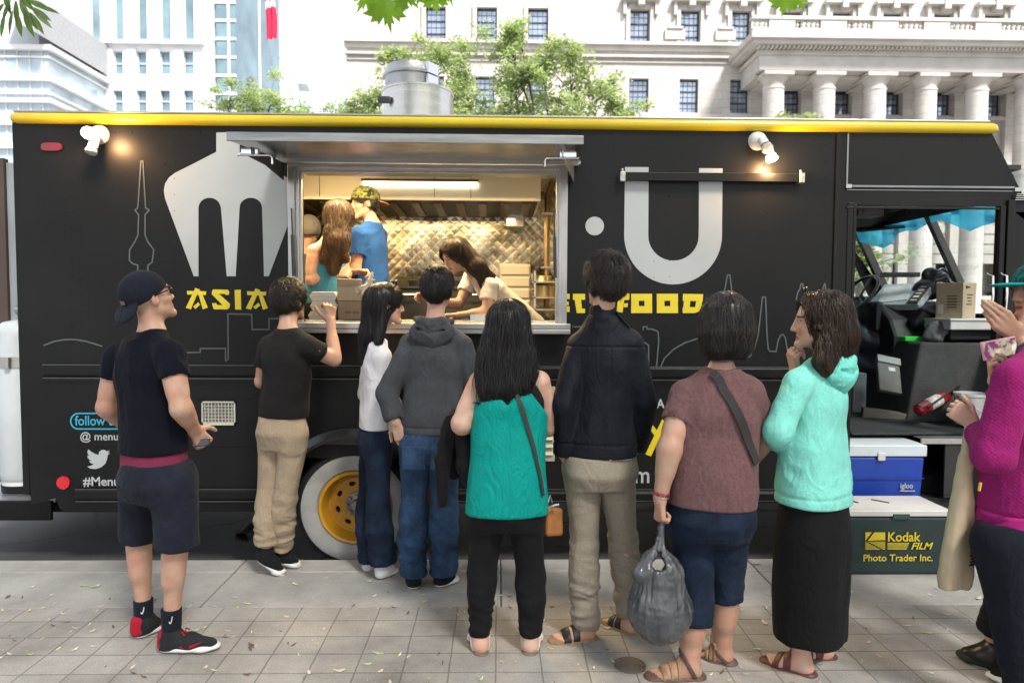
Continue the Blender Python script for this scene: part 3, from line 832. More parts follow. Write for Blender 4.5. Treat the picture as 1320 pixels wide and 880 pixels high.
# ---- the maple over the pavement (its hanging leaves show along the top edge; its crown shades the queue)
rs = np.random.RandomState(21)
ST = empty('maple_tree', (-4.6, -6.4, 0), 'leafy maple over the pavement with bright leaves hanging into view', 'tree')
MAPLE = [(0, 1), (.09, .62), (.2, .7), (.17, .4), (.42, .62), (.44, .48), (.72, .46), (.6, .3), (.95, .12), (.62, .02), (.66, -.16), (.3, -.14), (.08, -.3), (0, -.28)]
MAPLE = MAPLE+[(-x, y) for x, y in MAPLE[-2:0:-1]]
def leaf_mesh(b, c, dirv, nv, L, shape):
 d = nrm(dirv); n = nrm(np.asarray(nv)-d*np.dot(nv, d)); t = np.cross(d, n)
 vs = [V3(*c)+d*L*.05]+[V3(*c)+t*x*L*.62+d*(y)*L*.7+n*(-.12*L*abs(x)-.1*L*y*y) for x, y in shape]
 m = len(shape); b.add(vs, [(0, i+1, (i+1) % m+1) for i in range(m)])
bt = MB(); bt.tube([(-4.6, -6.4, -.05), (-4.5, -6.3, 2), (-4.3, -5.9, 4.2)], [.24, .19, .17], 12)
lims = [(-2.5, -4.2, 6.0), (-6.5, -4.0, 6.3), (.6, -4.4, 6.0), (-3.2, -7.4, 6.6), (-1.0, -2.2, 5.8), (3.2, -3.6, 6.1), (-4.6, -1.8, 6.0), (5.6, -5.2, 6.4)]
for e in lims:
 m_ = (V3(-4.3, -5.9, 4.2)+V3(*e))/2+V3(0, 0, .4); bt.tube([(-4.3, -5.9, 4.2), m_, e], [.12, .08, .03], 7)
hang = []
def hang_leaf(px, py, dist, L, dpx, dpy, sh=MAPLE, nv=(0, -1, .5)):
 c = atd(px, py, dist); e = atd(px+dpx, py+dpy, dist)-c
 hang.append((c, e, nv, L, sh))
hang_leaf(497, 6, 2.3, .14, 6, 30); hang_leaf(474, -8, 2.35, .11, -14, 22, nv=(.3, -1, .4)); hang_leaf(520, -8, 2.25, .10, 20, 18, nv=(-.3, -1, .3))
hang_leaf(560, -6, 2.3, .10, 3, 22); hang_leaf(545, -16, 2.3, .1, -8, 20); hang_leaf(575, -14, 2.3, .09, 8, 18)
hang_leaf(1012, -2, 2.3, .095, -3, 22); hang_leaf(1028, -4, 2.35, .085, 10, 20, nv=(-.4, -1, .2)); hang_leaf(1055, -14, 2.4, .08, 12, 12); hang_leaf(992, -12, 2.4, .07, -10, 14)
ASH = [(0, 1.15), (.13, .8), (.2, .45), (.17, .1), (.07, -.25), (0, -.32), (-.07, -.25), (-.17, .1), (-.2, .45), (-.13, .8)]
for q in [(14, 20, -6, 24), (22, 22, 4, 24), (4, 24, -6, 22), (34, 16, 12, 20), (44, 12, 16, 10), (52, 8, 18, 5), (40, 2, 16, 6), (10, 6, -8, 16), (28, 4, 6, 18), (0, 10, -12, 14), (20, 8, 0, 22), (33, 24, 8, 20), (48, 18, 14, 12), (-6, 24, -6, 22), (26, -4, 12, 12), (6, -6, 4, 18), (42, 22, 10, 16)]:
 hang_leaf(q[0], q[1], 3.4, .12, q[2], q[3], ASH, nv=(rs.uniform(-.4, .4), -1, rs.uniform(.2, .9)))
bt.tube([(-4.3, -5.9, 4.2), atd(300, -300, 2.6), atd(510, -120, 2.35), atd(500, -20, 2.3)], [.08, .03, .012, .003], 6)
bt.tube([atd(510, -120, 2.35), atd(560, -60, 2.3), atd(565, -20, 2.3)], [.01, .006, .003], 5)
bt.tube([atd(510, -120, 2.35), atd(800, -160, 2.4), atd(1010, -90, 2.35), atd(1020, -10, 2.35)], [.02, .014, .008, .003], 6)
bt.tube([atd(300, -300, 2.6), atd(60, -120, 3.2), atd(24, -10, 3.4)], [.03, .012, .003], 6)
bt.build('trunk', M_bark, ST, smooth=True)
b = MB()
for c, e, nv_, L_, sh in hang:
 b.cur = 1 if sh is ASH else 0; leaf_mesh(b, c, e, nv_, L_, sh)
b.build('hanging_leaves', [M_leafC, M_leafD], ST)
NC = CANOPY_N
C_ = np.stack([rs.uniform(-6.5, 13, NC), rs.uniform(-9.5, -.6, NC), rs.uniform(5.2, 8.2, NC)], 1)
dens = vnoise(C_*.55+3)
C_ = C_[dens > -.38]; n = len(C_)
a = rs.normal(0, 1, (n, 3)); up = np.tile([0, 0, 1.], (n, 1))+rs.normal(0, .5, (n, 3))
u = np.cross(a, up); u /= np.linalg.norm(u, axis=1)[:, None]; w = np.cross(up, u); w /= np.linalg.norm(w, axis=1)[:, None]
sz = rs.uniform(.16, .32, (n, 1))
V = np.stack([C_-u*sz*.5, C_+w*sz*.4, C_+u*sz*.5, C_-w*sz*.4], 1).reshape(-1, 3)-ORG[ST]
link_mesh('crown', np_mesh('crown', V, quads=np.arange(4*n).reshape(-1, 4), smooth=False), M_leafB, ST)
# ================================================================== THE FOOD TRUCK
from mathutils.geometry import tessellate_polygon
def T2(px, py, Y=0.0): p = at(px, py, Y); return (p[0], p[2])
def TX(px, py=400, Y=0.0): return at(px, py, Y)[0]
def TZ(py, px=660, Y=0.0): return at(px, py, Y)[2]
def plate(mb, outer, holes, y0, y1):
 """flat plate in the xz plane with cut-outs, real thickness"""
 loops = [outer]+list(holes)
 tri = tessellate_polygon([[Vector((p[0], p[1], 0)) for p in l] for l in loops])
 pts = [p for l in loops for p in l]; n = len(pts)
 vs = [(p[0], y0, p[1]) for p in pts]+[(p[0], y1, p[1]) for p in pts]
 fs = []
 for t in tri:
  a, b_, c = [pts[i] for i in t]
  ar = (b_[0]-a[0])*(c[1]-a[1])-(c[0]-a[0])*(b_[1]-a[1])
  t = tuple(t) if ar > 0 else tuple(t)[::-1]
  fs.append(t); fs.append(tuple(i+n for i in t[::-1]))
 s = 0
 for l in loops:
  m = len(l); ar = sum(l[i][0]*l[(i+1)%m][1]-l[(i+1)%m][0]*l[i][1] for i in range(m))
  fwd = (ar > 0) == (l is outer)
  for i in range(m):
   a, b_ = s+i, s+(i+1)%m
   fs.append((a, a+n, b_+n, b_) if fwd else (a, b_, b_+n, a+n))
  s += m
 return mb.add(vs, fs)
def arc(cx, cz, r, a0, a1, n=24): return [(cx+r*math.cos(RAD(a0+(a1-a0)*i/n)), cz+r*math.sin(RAD(a0+(a1-a0)*i/n))) for i in range(n+1)]
M_blk = mat("truck_black", (.0072, .0078, .0084), .40, var=.18, scale=1.1, spec=.22, rvar=.10, dirt=(.017, .0172, .0172), dirt_amt=.6, bump=.10, bscale=2.2)
M_blk2 = mat("black_paint_trim", (.006, .0064, .0068), .42, var=.2, scale=3, spec=.25)
M_yel = mat("yellow_rail", (.62, .46, .008), .32, var=.08, scale=2, coat=.3)
M_ltr = mat("decal_white", (.40, .43, .435), .45, var=.04, scale=3)
M_lty = mat("decal_yellow", (.70, .56, .02), .45, var=.06, scale=6)
M_out = mat("decal_grey", (.075, .09, .098), .5)
M_cya = mat("decal_cyan", (.03, .36, .52), .5)
M_alu = mat("aluminium", (.43, .43, .42), .36, .88, var=.12, scale=6, bump=.05, bscale=200, dirt=(.3, .29, .27), dirt_amt=.35)
M_ss = mat("stainless", (.62, .60, .56), .24, .95, var=.1, scale=3, stretch=(.3, 1, 6), bump=.03, bscale=120)
M_rub = mat("rubber", (.014, .014, .015), .75, var=.25, scale=8)
M_dark = mat("underbody", (.012, .011, .010), .85, var=.4, scale=7)
M_chr = mat("chrome", (.75, .75, .76), .12, 1.0, var=.03)
M_wpl = mat("white_plastic", (.72, .72, .70), .4, var=.05)
XR = TX(29, 400)                                    # rear edge
ZT = TZ(152, 500); ZB = TZ(659, 300)
TR = empty('food_truck', (TX(640), 1.1, ZR), 'black step van food truck with yellow roof rail and open serving window', 'food truck')
WC = at(455, 664, 0.0); wx, wz = WC[0], ZR+.385
WL, WRt = TX(391, 320), TX(716, 320); WBt, WTp = TZ(415, 550), TZ(221.5, 550)       # clear opening
DL, DR = TX(1100.5, 400), TX(1283, 400); DT, DB = TZ(265, 1190), TZ(646, 1190)
NW0, NW1 = TX(1303, 400), TX(1362, 400)
# outline of the near side
out = [T2(18.5, 154), T2(29, 400), T2(40, 650), T2(71, 642), T2(77, 655), T2(84, 660)]
out += [(wx-.475, ZB)]+arc(wx, wz, .475, 180, 0, 28)[0:]+[(wx+.475, ZB)]
out = [p for i, p in enumerate(out) if i == 0 or (abs(p[0]-out[i-1][0])+abs(p[1]-out[i-1][1])) > .003]
fx = TX(1420)
fw = fx+.35
out += [(DL-.02, ZB), (DL-.02, ZB-.02), (DR+.02, ZB-.02), (DR+.02, ZB)]
out += [(fw-.45, ZB), (fw, ZB+.05), (fw+.02, 1.3), (TX(1420), 1.52), T2(1343, 300), T2(1316, 246), T2(1282, 178), T2(1272, 160)]
out = [(x, z) for x, z in out]
wnh = [(WL-.005, WBt-.005), (WRt+.005, WBt-.005), (WRt+.005, WTp+.005), (WL-.005, WTp+.005)]
drh = [(DL, DB), (DR, DB), (DR, DT), (DL, DT)]
nwh = [(NW0, TZ(470)), (NW1+.12, TZ(470)), (NW1-.03, TZ(300)), (NW1-.13, TZ(268)), (NW0, TZ(268))]
b = MB(); plate(b, out, [wnh, drh, nwh], 0, .035)
# rivets are pressed into the sheet: rows of small domes
def rivet(px, py):
 x, z = T2(px, py); b.lathe([(.0058, 0), (.0046, .0024), (0, .004)], (x, .0, z), (0, -1, 0), n=6)
def okr(px, py): return not (365 < px < 740 and 195 < py < 440)
for px in range(60, 1075, 22): rivet(px, 171+max(0, (px-600))*.013)
for px in range(1100, 1275, 20): rivet(px, 179+(px-1100)*.012)
for cx_ in (92, 103, 212, 225, 756, 792, 843, 863, 985, 1064):
 for py in range(190, 465, 21):
  if okr(cx_, py) and (cx_ < 740 or cx_ > 760): rivet(cx_, py+(cx_ % 7)-3)
for px in range(60, 1075, 27):
 if not 360 < px < 560: rivet(px, 507+(px % 5)); rivet(px, 608+(px % 4))
for i in range(9): rivet(1284+i*3.6, 186+i*7.2)
side = b.build('side_panel', M_blk, TR, bevel=.006)
# far side, ends, roof, floor
YB = 2.25
b = MB()
def far_plate():
 o = [(XR-.02, ZB+.02), (fw-.1, ZB+.02), (fw-.1, 1.3), (fx, 1.52), (TX(1316, 246), TZ(246)), (TX(1276), ZT), (XR-.02, ZT)]
 w0 = at(1075, 400, YB)[0]
 h = [(2.62, 1.66), (3.55, 1.66), (3.22, 2.36), (2.62, 2.36)]
 plate(b, o, [h], YB-.035, YB)
far_plate(); b.build('far_panel', M_blk, TR)
b = MB()
b.box(XR-.05, XR-.01, .03, YB-.03, ZB+.1, ZT-.02)
b.build('rear_panel', M_blk, TR)
b = MB()
pr = [(.037, ZT-.09), (.037, ZT-.03), (.04, ZT-.002), (.25, ZT+.03), (1.1, ZT+.05), (YB-.25, ZT+.03), (YB, ZT-.03), (YB, ZT-.06), (1.1, ZT+.015), (.06, ZT-.06)]
b.xprism(pr, XR-.03, TX(1262))
b.build('roof', mat("roof_white", (.55, .56, .56), .5, var=.1, scale=2), TR, smooth=True)
b = MB()                                             # sloping front cap above the windscreen
b.xprism([(.04, 0), (YB-.04, 0), (YB-.04, .03), (.04, .03)], 0, .001)
b = MB()
A_ = (TX(1262), ZT+.02); Bq = (TX(1316, 246)+.0, TZ(246));
b.add([(A_[0], .036, A_[1]), (A_[0], YB-.04, A_[1]), (Bq[0], YB-.04, Bq[1]), (Bq[0], .036, Bq[1]), (A_[0]-.03, .036, A_[1]-.05), (A_[0]-.03, YB-.04, A_[1]-.05), (Bq[0]-.04, YB-.04, Bq[1]-.02), (Bq[0]-.04, .036, Bq[1]-.02)],
 [(0, 3, 2, 1), (4, 5, 6, 7), (0, 4, 7, 3), (1, 2, 6, 5), (3, 7, 6, 2), (0, 1, 5, 4)])
b.build('front_cap', M_blk, TR)
b = MB(); b.box(fw-.5, fw+.03, .04, YB-.04, ZB+.02, 1.30); b.obox(((fx+fw)/2+.02, YB/2, 1.40), (fw-fx+.06, 0, -.2), (0, 1, 0), (.2, 0, 1), .22, YB/2-.05, .02)
b.build('nose', M_blk, TR, bevel=.03)
b = MB(); b.box(XR, DL-.05, .04, YB-.04, .58, .66); b.box(XR, fw-.3, .25, YB-.25, .30, .42)
b.build('chassis', M_dark, TR)
b = MB(); b.box(XR+.02, DL-.15, .045, YB-.045, .662, .70)
b.build('kitchen_floor', mat("kitchen_floor", (.05, .05, .05), .5, var=.2), TR)
# yellow roof rail
b = MB(); zr0, zr1 = TZ(164.5, 500), TZ(151, 500)
pr = [(.0, zr0), (-.022, zr0+.004), (-.034, zr0+.02), (-.034, zr1-.02), (-.02, zr1-.003), (.0, zr1+.004)]
xe = TX(1262)
rows = [(XR-.03, .35), (XR-.02, .8), (XR+.005, 1.0), (xe, 1.0), (xe+.035, .93), (xe+.058, .7), (xe+.072, .3)]
vs = []
zc = (zr0+zr1)/2
for x, s_ in rows: vs += [(x, y*max(s_, .2)-.001, zc+(z-zc)*s_-(.012 if x > xe+.06 else 0)) for y, z in pr]
m_ = len(pr); fs = []
for i in range(len(rows)-1):
 for j in range(m_-1): fs.append((i*m_+j, (i+1)*m_+j, (i+1)*m_+j+1, i*m_+j+1))
fs += [tuple(range(m_)), tuple(range((len(rows)-1)*m_, len(rows)*m_))[::-1]]
b.add(vs, fs).build('roof_rail', M_yel, TR, smooth=True, angle=50)
MB().box(XR-.015, xe+.02, -.012, .02, zr1+.004, zr1+.016).build('gutter', M_alu, TR, bevel=.003)
# body mouldings
def rail(x0, x1, zc, h, pr=.018, name='moulding', m=M_blk2):
 b = MB(); b.xprism([(0, zc-h/2), (-pr*.6, zc-h/2), (-pr, zc-h*.3), (-pr, zc+h*.3), (-pr*.6, zc+h/2), (0, zc+h/2)], x0, x1)
 return b.build(name, m, TR, bevel=.003)
M_edge = mat("edge_grey", (.12, .13, .135), .4, .5)  # lighter grey for the thin strips along the moulding edges
rail(TX(54), TX(368), TZ(478, 300), .075); rail(TX(736), TX(1074), TZ(480, 900), .075); rail(TX(368)+.002, TX(736)-.002, TZ(479, 550), .075)
rail(TX(92), wx-.56, TZ(637, 200), .075); rail(wx+.56, TX(1078), TZ(640, 800), .075)
for za in (TZ(470.5, 300), TZ(487.5, 300)):
 MB().box(TX(55), TX(1074), -.0195, -.0165, za-.0022, za+.0022).build('moulding_edge', M_edge, TR)
for za in (TZ(629.5, 200), TZ(645, 200)):
 MB().box(TX(93), wx-.562, -.0195, -.0165, za-.0022, za+.0022).build('moulding_edge', M_edge, TR)
 MB().box(wx+.562, TX(1078), -.0195, -.0165, za-.002, za+.002).build('moulding_edge', M_edge, TR)
b = MB(); b.box(TX(252), TX(330), -.004, 0, TZ(514.5)-.003, TZ(514.5)+.003); b.box(TX(52), TX(376), -.003, 0, TZ(576)-.002, TZ(576)+.002); b.box(TX(52), TX(376), -.003, 0, TZ(496)-.002, TZ(496)+.002)
b.build('panel_seam', M_blk2, TR)
# seams and pillar by the cab
b = MB(); b.box(TX(1071.5), TX(1076.5), -.012, 0, ZB, zr0-.01); b.box(TX(1089), TX(1100), -.006, 0, DB, TZ(262, 1190))
b.build('pillar_cover', M_blk2, TR, bevel=.002)
b = MB(); b.box(TX(1085.5), TX(1087.5), -.006, 0, TZ(236), zr0-.008); b.box(TX(1087), TX(1307, 240), -.010, 0, TZ(237.5), TZ(235)); b.box(TX(1087), TX(1307, 240), -.005, 0, TZ(241.5), TZ(240.5))
b.build('drip_rail', mat("drip_rail", (.22, .23, .24), .4, .6), TR)
b = MB(); b.box(TX(1085), TX(1092), -.014, 0, TZ(239), TZ(234)); b.box(TX(1300), TX(1307), -.014, 0, TZ(241.5), TZ(236.5))
for i in range(4): b.box(TX(1300), TX(1318), -.02-.004*i, .0, TZ(253-i*2.3), TZ(252-i*2.3))
b.build('bracket', M_alu, TR)
b = MB(); b.box(TX(1087), TX(1283), -.008, 0, TZ(265.5), TZ(262.5)); b.box(DL-.022, DL-.004, -.01, .0, DB, DT)
b.box(TX(1283.5), TX(1290), -.012, .03, DB, DT); b.box(TX(1292), TX(1301), -.02, .0, DB, TZ(258, 1290))
b.build('door_frame', M_blk2, TR, bevel=.002)
for q, yo in ((1271.5, -.045), (1288.5, -.05)):
 x = TX(q); za, zb_ = TZ(402), TZ(349)
 b = MB(); b.tube([(x-.012, -.012, zb_), (x, yo, zb_-.015), (x+.006, yo, (za+zb_)/2), (x, yo, za+.015), (x-.012, -.012, za)], .008, 8)
 b.build('grab_handle', M_chr, TR, smooth=True)
# wheel arch lip
b = MB()
ri, ro = .462, .525
sec = []
ars = arc(wx, wz, 1, 186, -6, 40); vs = []; fs = []
for (cx_, cz_) in ars:
 dx, dz = cx_-wx, cz_-wz
 for r_, y in ((ri, .03), (ri, -.045), (ri+.02, -.05), (ro, -.028), (ro, .0)): vs.append((wx+dx*r_, y, wz+dz*r_))
for i in range(len(ars)-1):
 for j in range(4): fs.append((i*5+j, (i+1)*5+j, (i+1)*5+j+1, i*5+j+1))
b.add(vs, fs).build('wheel_arch', mat("arch_black", (.02, .021, .023), .3, var=.2, coat=.2), TR, smooth=True)
b = MB(); vs = []; fs = []
for (cx_, cz_) in ars:
 dx, dz = cx_-wx, cz_-wz
 for y in (.03, .75): vs.append((wx+dx*.478, y, wz+dz*.478))
for i in range(len(ars)-1): fs.append((i*2, i*2+1, i*2+3, i*2+2))
b.add(vs, fs); b.box(wx-.5, wx+.5, .75, .77, .1, wz+.48); b.build('wheel_well', M_dark, TR, smooth=True)
# wheels
def make_wheel(x, z, yf, m_rim):
 W = MB()
 W.lathe([(.24, .0), (.285, -.028), (.335, -.036), (.362, -.02), (.383, .02), (.386, .06), (.386, .19), (.37, .235), (.24, .24)], (x, yf+.03, z), (0, 1, 0), n=56, cap=False)
 for k in range(56):                               # tread blocks
  a = 2*math.pi*k/56; c = (x+.386*math.cos(a), yf+.155, z+.386*math.sin(a))
  W.obox(c, (-math.sin(a), 0, math.cos(a)), (0, 1, 0), (math.cos(a), 0, math.sin(a)), .014, .085, .006)
 tyre = W.build('wheel', M_rub, TR, smooth=True)
 W = MB(); W.lathe([(.236, -.006), (.246, -.024), (.285, -.036), (.328, -.0405), (.338, -.036), (.336, -.02)], (x, yf+.03, z), (0, 1, 0), n=56, cap=False)
 W.build('whitewall', mat("whitewall", (.36, .355, .34), .7, var=.16, scale=6, dirt=(.2, .18, .15), dirt_amt=.5), tyre, smooth=True)
 W = MB()
 n = 48; prof = [(.236, -.012), (.228, -.02), (.214, -.016), (.205, .01), (.198, .05), (.188, .078), (.17, .09)]
 W.lathe(prof+[(.168, .10)], (x, yf+.03, z), (0, 1, 0), n=n, cap=False)
 # disc with hand holes
 o = [(x+.172*math.cos(2*math.pi*i/48), z+.172*math.sin(2*math.pi*i/48)) for i in range(48)]
 hs = []
 for k in range(8):
  a = 2*math.pi*(k+.35)/8; hx, hz = x+.135*math.cos(a), z+.135*math.sin(a)
  hs.append([(hx+.023*math.cos(q)*math.cos(a+1.57)+.015*math.sin(q)*math.cos(a), hz+.023*math.cos(q)*math.sin(a+1.57)+.015*math.sin(q)*math.sin(a)) for q in np.linspace(0, 2*math.pi, 13)[:-1]])
 hub = [(x+.07*math.cos(2*math.pi*i/24), z+.07*math.sin(2*math.pi*i/24)) for i in range(24)]
 plate(W, o, hs+[hub], yf+.112, yf+.122)
 rim = W.build('rim', m_rim, tyre, smooth=True)
 W = MB(); W.lathe([(.0, .05), (.03, .05), (.036, .056), (.04, .085), (.078, .09), (.078, .1), (.06, .11)], (x, yf, z), (0, 1, 0), n=24)
 for k in range(8):
  a = 2*math.pi*k/8; W.lathe([(0, .066), (.009, .066), (.011, .07), (.011, .095)], (x+.06*math.cos(a), yf, z+.06*math.sin(a)), (0, 1, 0), n=6)
 W.build('hub', mat("hub_grey", (.25, .24, .22), .4, .8, var=.3, scale=20), tyre, smooth=True)
 W = MB(); W.lathe([(0, .135), (.2, .135), (.2, .2)], (x, yf, z), (0, 1, 0), n=24); W.build('brake_drum', M_dark, tyre)
 return tyre
M_rim = mat("rim_amber", (.56, .28, .018), .38, var=.14, scale=8, dirt=(.2, .09, .02), dirt_amt=.5)
make_wheel(wx, wz, .045, M_rim)
make_wheel(fw-.85+1.25, wz, .06, M_rim) if False else None
# exhaust
b = MB(); p = at(321, 685, .25); b.tube([(p[0]+.05, 1.3, p[2]+.05), (p[0]+.02, .8, p[2]+.03), (p[0], .12, p[2])], .042, 16, cap=False); b.tube([(p[0], .12, p[2]), (p[0]+.02, .8, p[2]+.03)], .037, 16, cap=False)
b.build('exhaust_pipe', mat("exhaust", (.09, .075, .06), .6, .6, var=.4, scale=15), TR, smooth=True)
b = MB(); b.bar((TX(60), .3, .30), (TX(82), .12, .27), .03, .03); b.build('tow_bracket', mat("rust", (.16, .07, .035), .8, var=.4, scale=20), TR)
# rear step
b = MB(); zs = TZ(637, 30, .3)
o_ = [(-.02+XR-.30, .22), (XR+.0, .22)]
b.box(XR-.62, XR+.06, .16, 2.0, zs-.012, zs)
b.build('rear_step', mat("chequer_plate", (.42, .43, .44), .35, .85, var=.2, scale=12, bump=.6, bscale=70), TR)
b = MB(); b.box(XR-.62, XR+.05, .135, .16, zs-.125, zs+.003); b.box(XR-.64, XR-.6, .16, 2.0, zs-.125, zs-.014); b.box(XR-.5, XR+.05, .3, 1.9, zs-.12, zs-.03)
b.build('rear_bumper', M_blk2, TR, bevel=.006)
# rear door standing open a little, with its hinge post
b = MB(); xa = TX(12, 300, .5)
b.box(xa-.03, xa+.03, .42, .47, TZ(415, 10, .5), TZ(207, 10, .5)); b.build('door_post', mat("brown_post", (.075, .05, .042), .6), TR)
b = MB(); b.box(xa+.035, XR-.05, .44, .46, TZ(415, 10, .5), TZ(212, 10, .5)); b.build('rear_door', mat("door_grey", (.30, .33, .35), .5), TR)
b = MB(); b.tube([(XR-.075, .40, TZ(318, 30, .4)), (XR-.075, .37, TZ(320, 30, .4)), (XR-.075, .37, TZ(380, 30, .4)), (XR-.075, .40, TZ(382, 30, .4))], .008, 8); b.build('latch', M_chr, TR, smooth=True)
# ---- graphics
YG = 0.0
def decal(name, polys, m, y=-.0028, parent=TR):
 b = MB()
 for i, pl in enumerate(polys):
  pl = [T2(*q) for q in pl]
  plate(b, pl, [], y-.0006*(i % 3), 0.0)
 return b.build(name, m, parent)
fork = [(279, 171), (309, 171), (309, 196)]
fork += [(330, 207), (350, 217), (366, 226.5), (371, 230), (371, 291), (346.5, 356), (340.5, 356), (338, 268)]
fork += [(338-14.5+14.5*math.cos(RAD(a)), 268-13*math.sin(RAD(a))) for a in range(15, 181, 15)]
fork += [(304, 356), (292.5, 356), (285, 268)]
fork += [(270.3+14.3*math.cos(RAD(a)), 268-13*math.sin(RAD(a))) for a in range(15, 166, 15)]
fork += [(256, 268), (256, 356), (250, 356), (213, 256), (211.5, 246), (213, 237), (218, 229), (226, 223), (250, 211), (279, 196)]
decal('fork_emblem', [fork], M_ltr)
U = [(805.5, 215.5), (836, 215.7), (835.5, 303)]
U += [(868-32.5*math.cos(RAD(a)), 304+32*math.sin(RAD(a))) for a in range(10, 171, 10)]
U += [(900.5, 304), (901, 217), (931.3, 217.3), (930.5, 303)]
U += [(867.5+63*math.cos(RAD(a)), 303+63.5*math.sin(RAD(a))) for a in range(6, 175, 6)]
U += [(804.5, 303)]
decal('letter_emblem', [U], M_ltr)
decal('dot_emblem', [[(766.5+12*math.cos(RAD(a)), 291.4-12*math.sin(RAD(a))) for a in range(0, 360, 12)]], M_ltr)
def K(pts, ox=230, oy=350, s=6.77): return [(ox+x/s, oy+y/s) for x, y in pts]
LA = [[(76, 168), (244, 172), (240, 205), (78, 200)], [(140, 165), (180, 165), (110, 328), (66, 316)], [(166, 160), (200, 172), (258, 315), (215, 328)], [(148, 142), (188, 156), (180, 178), (138, 172)], [(130, 306), (174, 268), (192, 290), (150, 324)]]
LS = [[(302, 156), (432, 158), (445, 178), (440, 204), (418, 203), (404, 194), (290, 197)], [(290, 194), (352, 192), (452, 282), (440, 315), (395, 302)], [(294, 276), (332, 274), (338, 292), (400, 293), (452, 284), (444, 318), (425, 330), (310, 328)]]
asia = [K(p) for p in LA]+[K(p) for p in LS]+[K([(493, 160), (546, 158), (550, 332), (497, 330)])]+[K([(x+524, y+4) for x, y in p]) for p in LA]
decal('lettering', asia, M_lty)
def Q(pts): return K(pts, 660, 200, 3.667)
def frame_(x0, x1, y0, y1, t, tv):
 return [[(x0, y0), (x1, y0), (x1, y0+tv), (x0, y0+tv)], [(x0, y1-tv), (x1, y1-tv), (x1, y1), (x0, y1)], [(x0+.5, y0+tv), (x0+t, y0+tv), (x0+t, y1-tv), (x0+.5, y1-tv)], [(x1-t, y0+tv), (x1-.5, y0+tv), (x1-.5, y1-tv), (x1-t, y1-tv)]]
food = [[(497, 653), (556, 653), (553, 684), (494, 684)], [(500, 684), (530, 684), (522, 744), (494, 740)], [(530, 700), (548, 700), (545, 718), (528, 718)]]
food += frame_(563, 662, 655, 746, 36, 33)+frame_(684, 784, 655, 746, 36, 33)
food += [[(808, 655), (903, 657), (900, 690), (806, 688)], [(812, 688), (842, 689), (840, 718), (810, 718)], [(870, 690), (899, 690), (893, 722), (880, 740), (866, 716)], [(806, 718), (868, 718), (880, 740), (862, 746), (806, 746)]]
food_2 = [[(288, 655), (345, 655), (345, 683), (288, 683)], [(296, 683), (326, 683), (330, 725), (345, 725), (345, 746), (306, 746)], [(258, 655), (272, 655), (272, 680), (258, 680)], [(258, 692), (268, 692), (268, 708), (258, 708)], [(258, 714), (272, 714), (272, 741), (258, 741)]]
decal('lettering', [Q(p) for p in food], M_lty); decal('lettering', [Q(p) for p in food_2], M_lty)
def C5(pts): return K(pts, 800, 480, 4.4)
decal('lettering', [C5([(138, 286), (152, 260), (262, 398), (246, 428)]), C5([(236, 262), (262, 280), (172, 474), (140, 462)])], M_lty)
def text(body, name, m, bx, parent=TR, bold=.0, y=-.0034, depth=.002, plane_fn=None, shear=0.0, squeeze=True):
 """lettering stretched into the box bx = (x0, z0, x1, z1) on the plane y"""
 cu = bpy.data.curves.new(name, 'FONT'); cu.body = body; cu.size = 1; cu.offset = bold; cu.shear = shear; cu.resolution_u = 4
 t = bpy.data.objects.new(name, cu); COL.objects.link(t)
 bpy.context.view_layer.update()
 me = bpy.data.meshes.new_from_object(t.evaluated_get(bpy.context.evaluated_depsgraph_get()))
 bpy.data.objects.remove(t); bpy.data.curves.remove(cu)
 v = np.array([q.co[:] for q in me.vertices]); fs = [list(p.vertices) for p in me.polygons]
 bpy.data.meshes.remove(me)
 lo, hi = v.min(0), v.max(0)
 x = bx[0]+(v[:, 0]-lo[0])/(hi[0]-lo[0])*(bx[2]-bx[0]); z = bx[1]+(v[:, 1]-lo[1])/(hi[1]-lo[1])*(bx[3]-bx[1])
 b = MB(); b.add(np.stack([x, np.full(len(x), y), z], 1), fs)
 return b.build(name, m, parent)
def pbox(x0, y0, x1, y1, Y=0.0):
 a = at(x0, y1, Y); c = at(x1, y0, Y); return (a[0], a[2], c[0], c[2])
text("follow the", 'lettering', M_cya, pbox(97, 535.5, 160, 548), bold=.012)
text("@ menu", 'lettering', M_ltr, pbox(104, 556.5, 152.5, 570), bold=.012)
text("#Menu", 'lettering', M_ltr, pbox(107.5, 614, 154, 627), bold=.018)
text("RA", 'lettering', M_ltr, pbox(838, 514, 857, 526), bold=.02)
text("m", 'lettering', M_ltr, pbox(818.5, 607.5, 837, 622), bold=.012)
b = MB()                                              # pill outline
pl = [T2(200, 532.5)]+[T2(101.5+10*math.cos(RAD(a)), 542.5-10*math.sin(RAD(a))) for a in range(90, 271, 15)]+[T2(200, 552.5)]
def outline(b, pts, w, y=-.003):
 for p, q in zip(pts, pts[1:]):
  d = V3(q[0]-p[0], 0, q[1]-p[1]); l = np.linalg.norm(d)
  if l < 1e-5: continue
  d /= l; n = V3(-d[2], 0, d[0]); a = V3(p[0], y, p[1])-d*w*.3; c = V3(q[0], y, q[1])+d*w*.3
  y += .00004 if y < -.0028 else -.0003
  a[1] = c[1] = y
  b.add([a-n*w/2, c-n*w/2, c+n*w/2, a+n*w/2], [(0, 1, 2, 3)])
outline(b, pl, .0085); b.build('badge_outline', M_cya, TR)
bird = [(0, .12), (.16, .19), (.30, .14), (.20, .10), (.12, 0+.26), (.04, .30), (.10, .33), (.02, .44), (.02, .50), (.10, .48), (.0, .62), (.03, .74)]
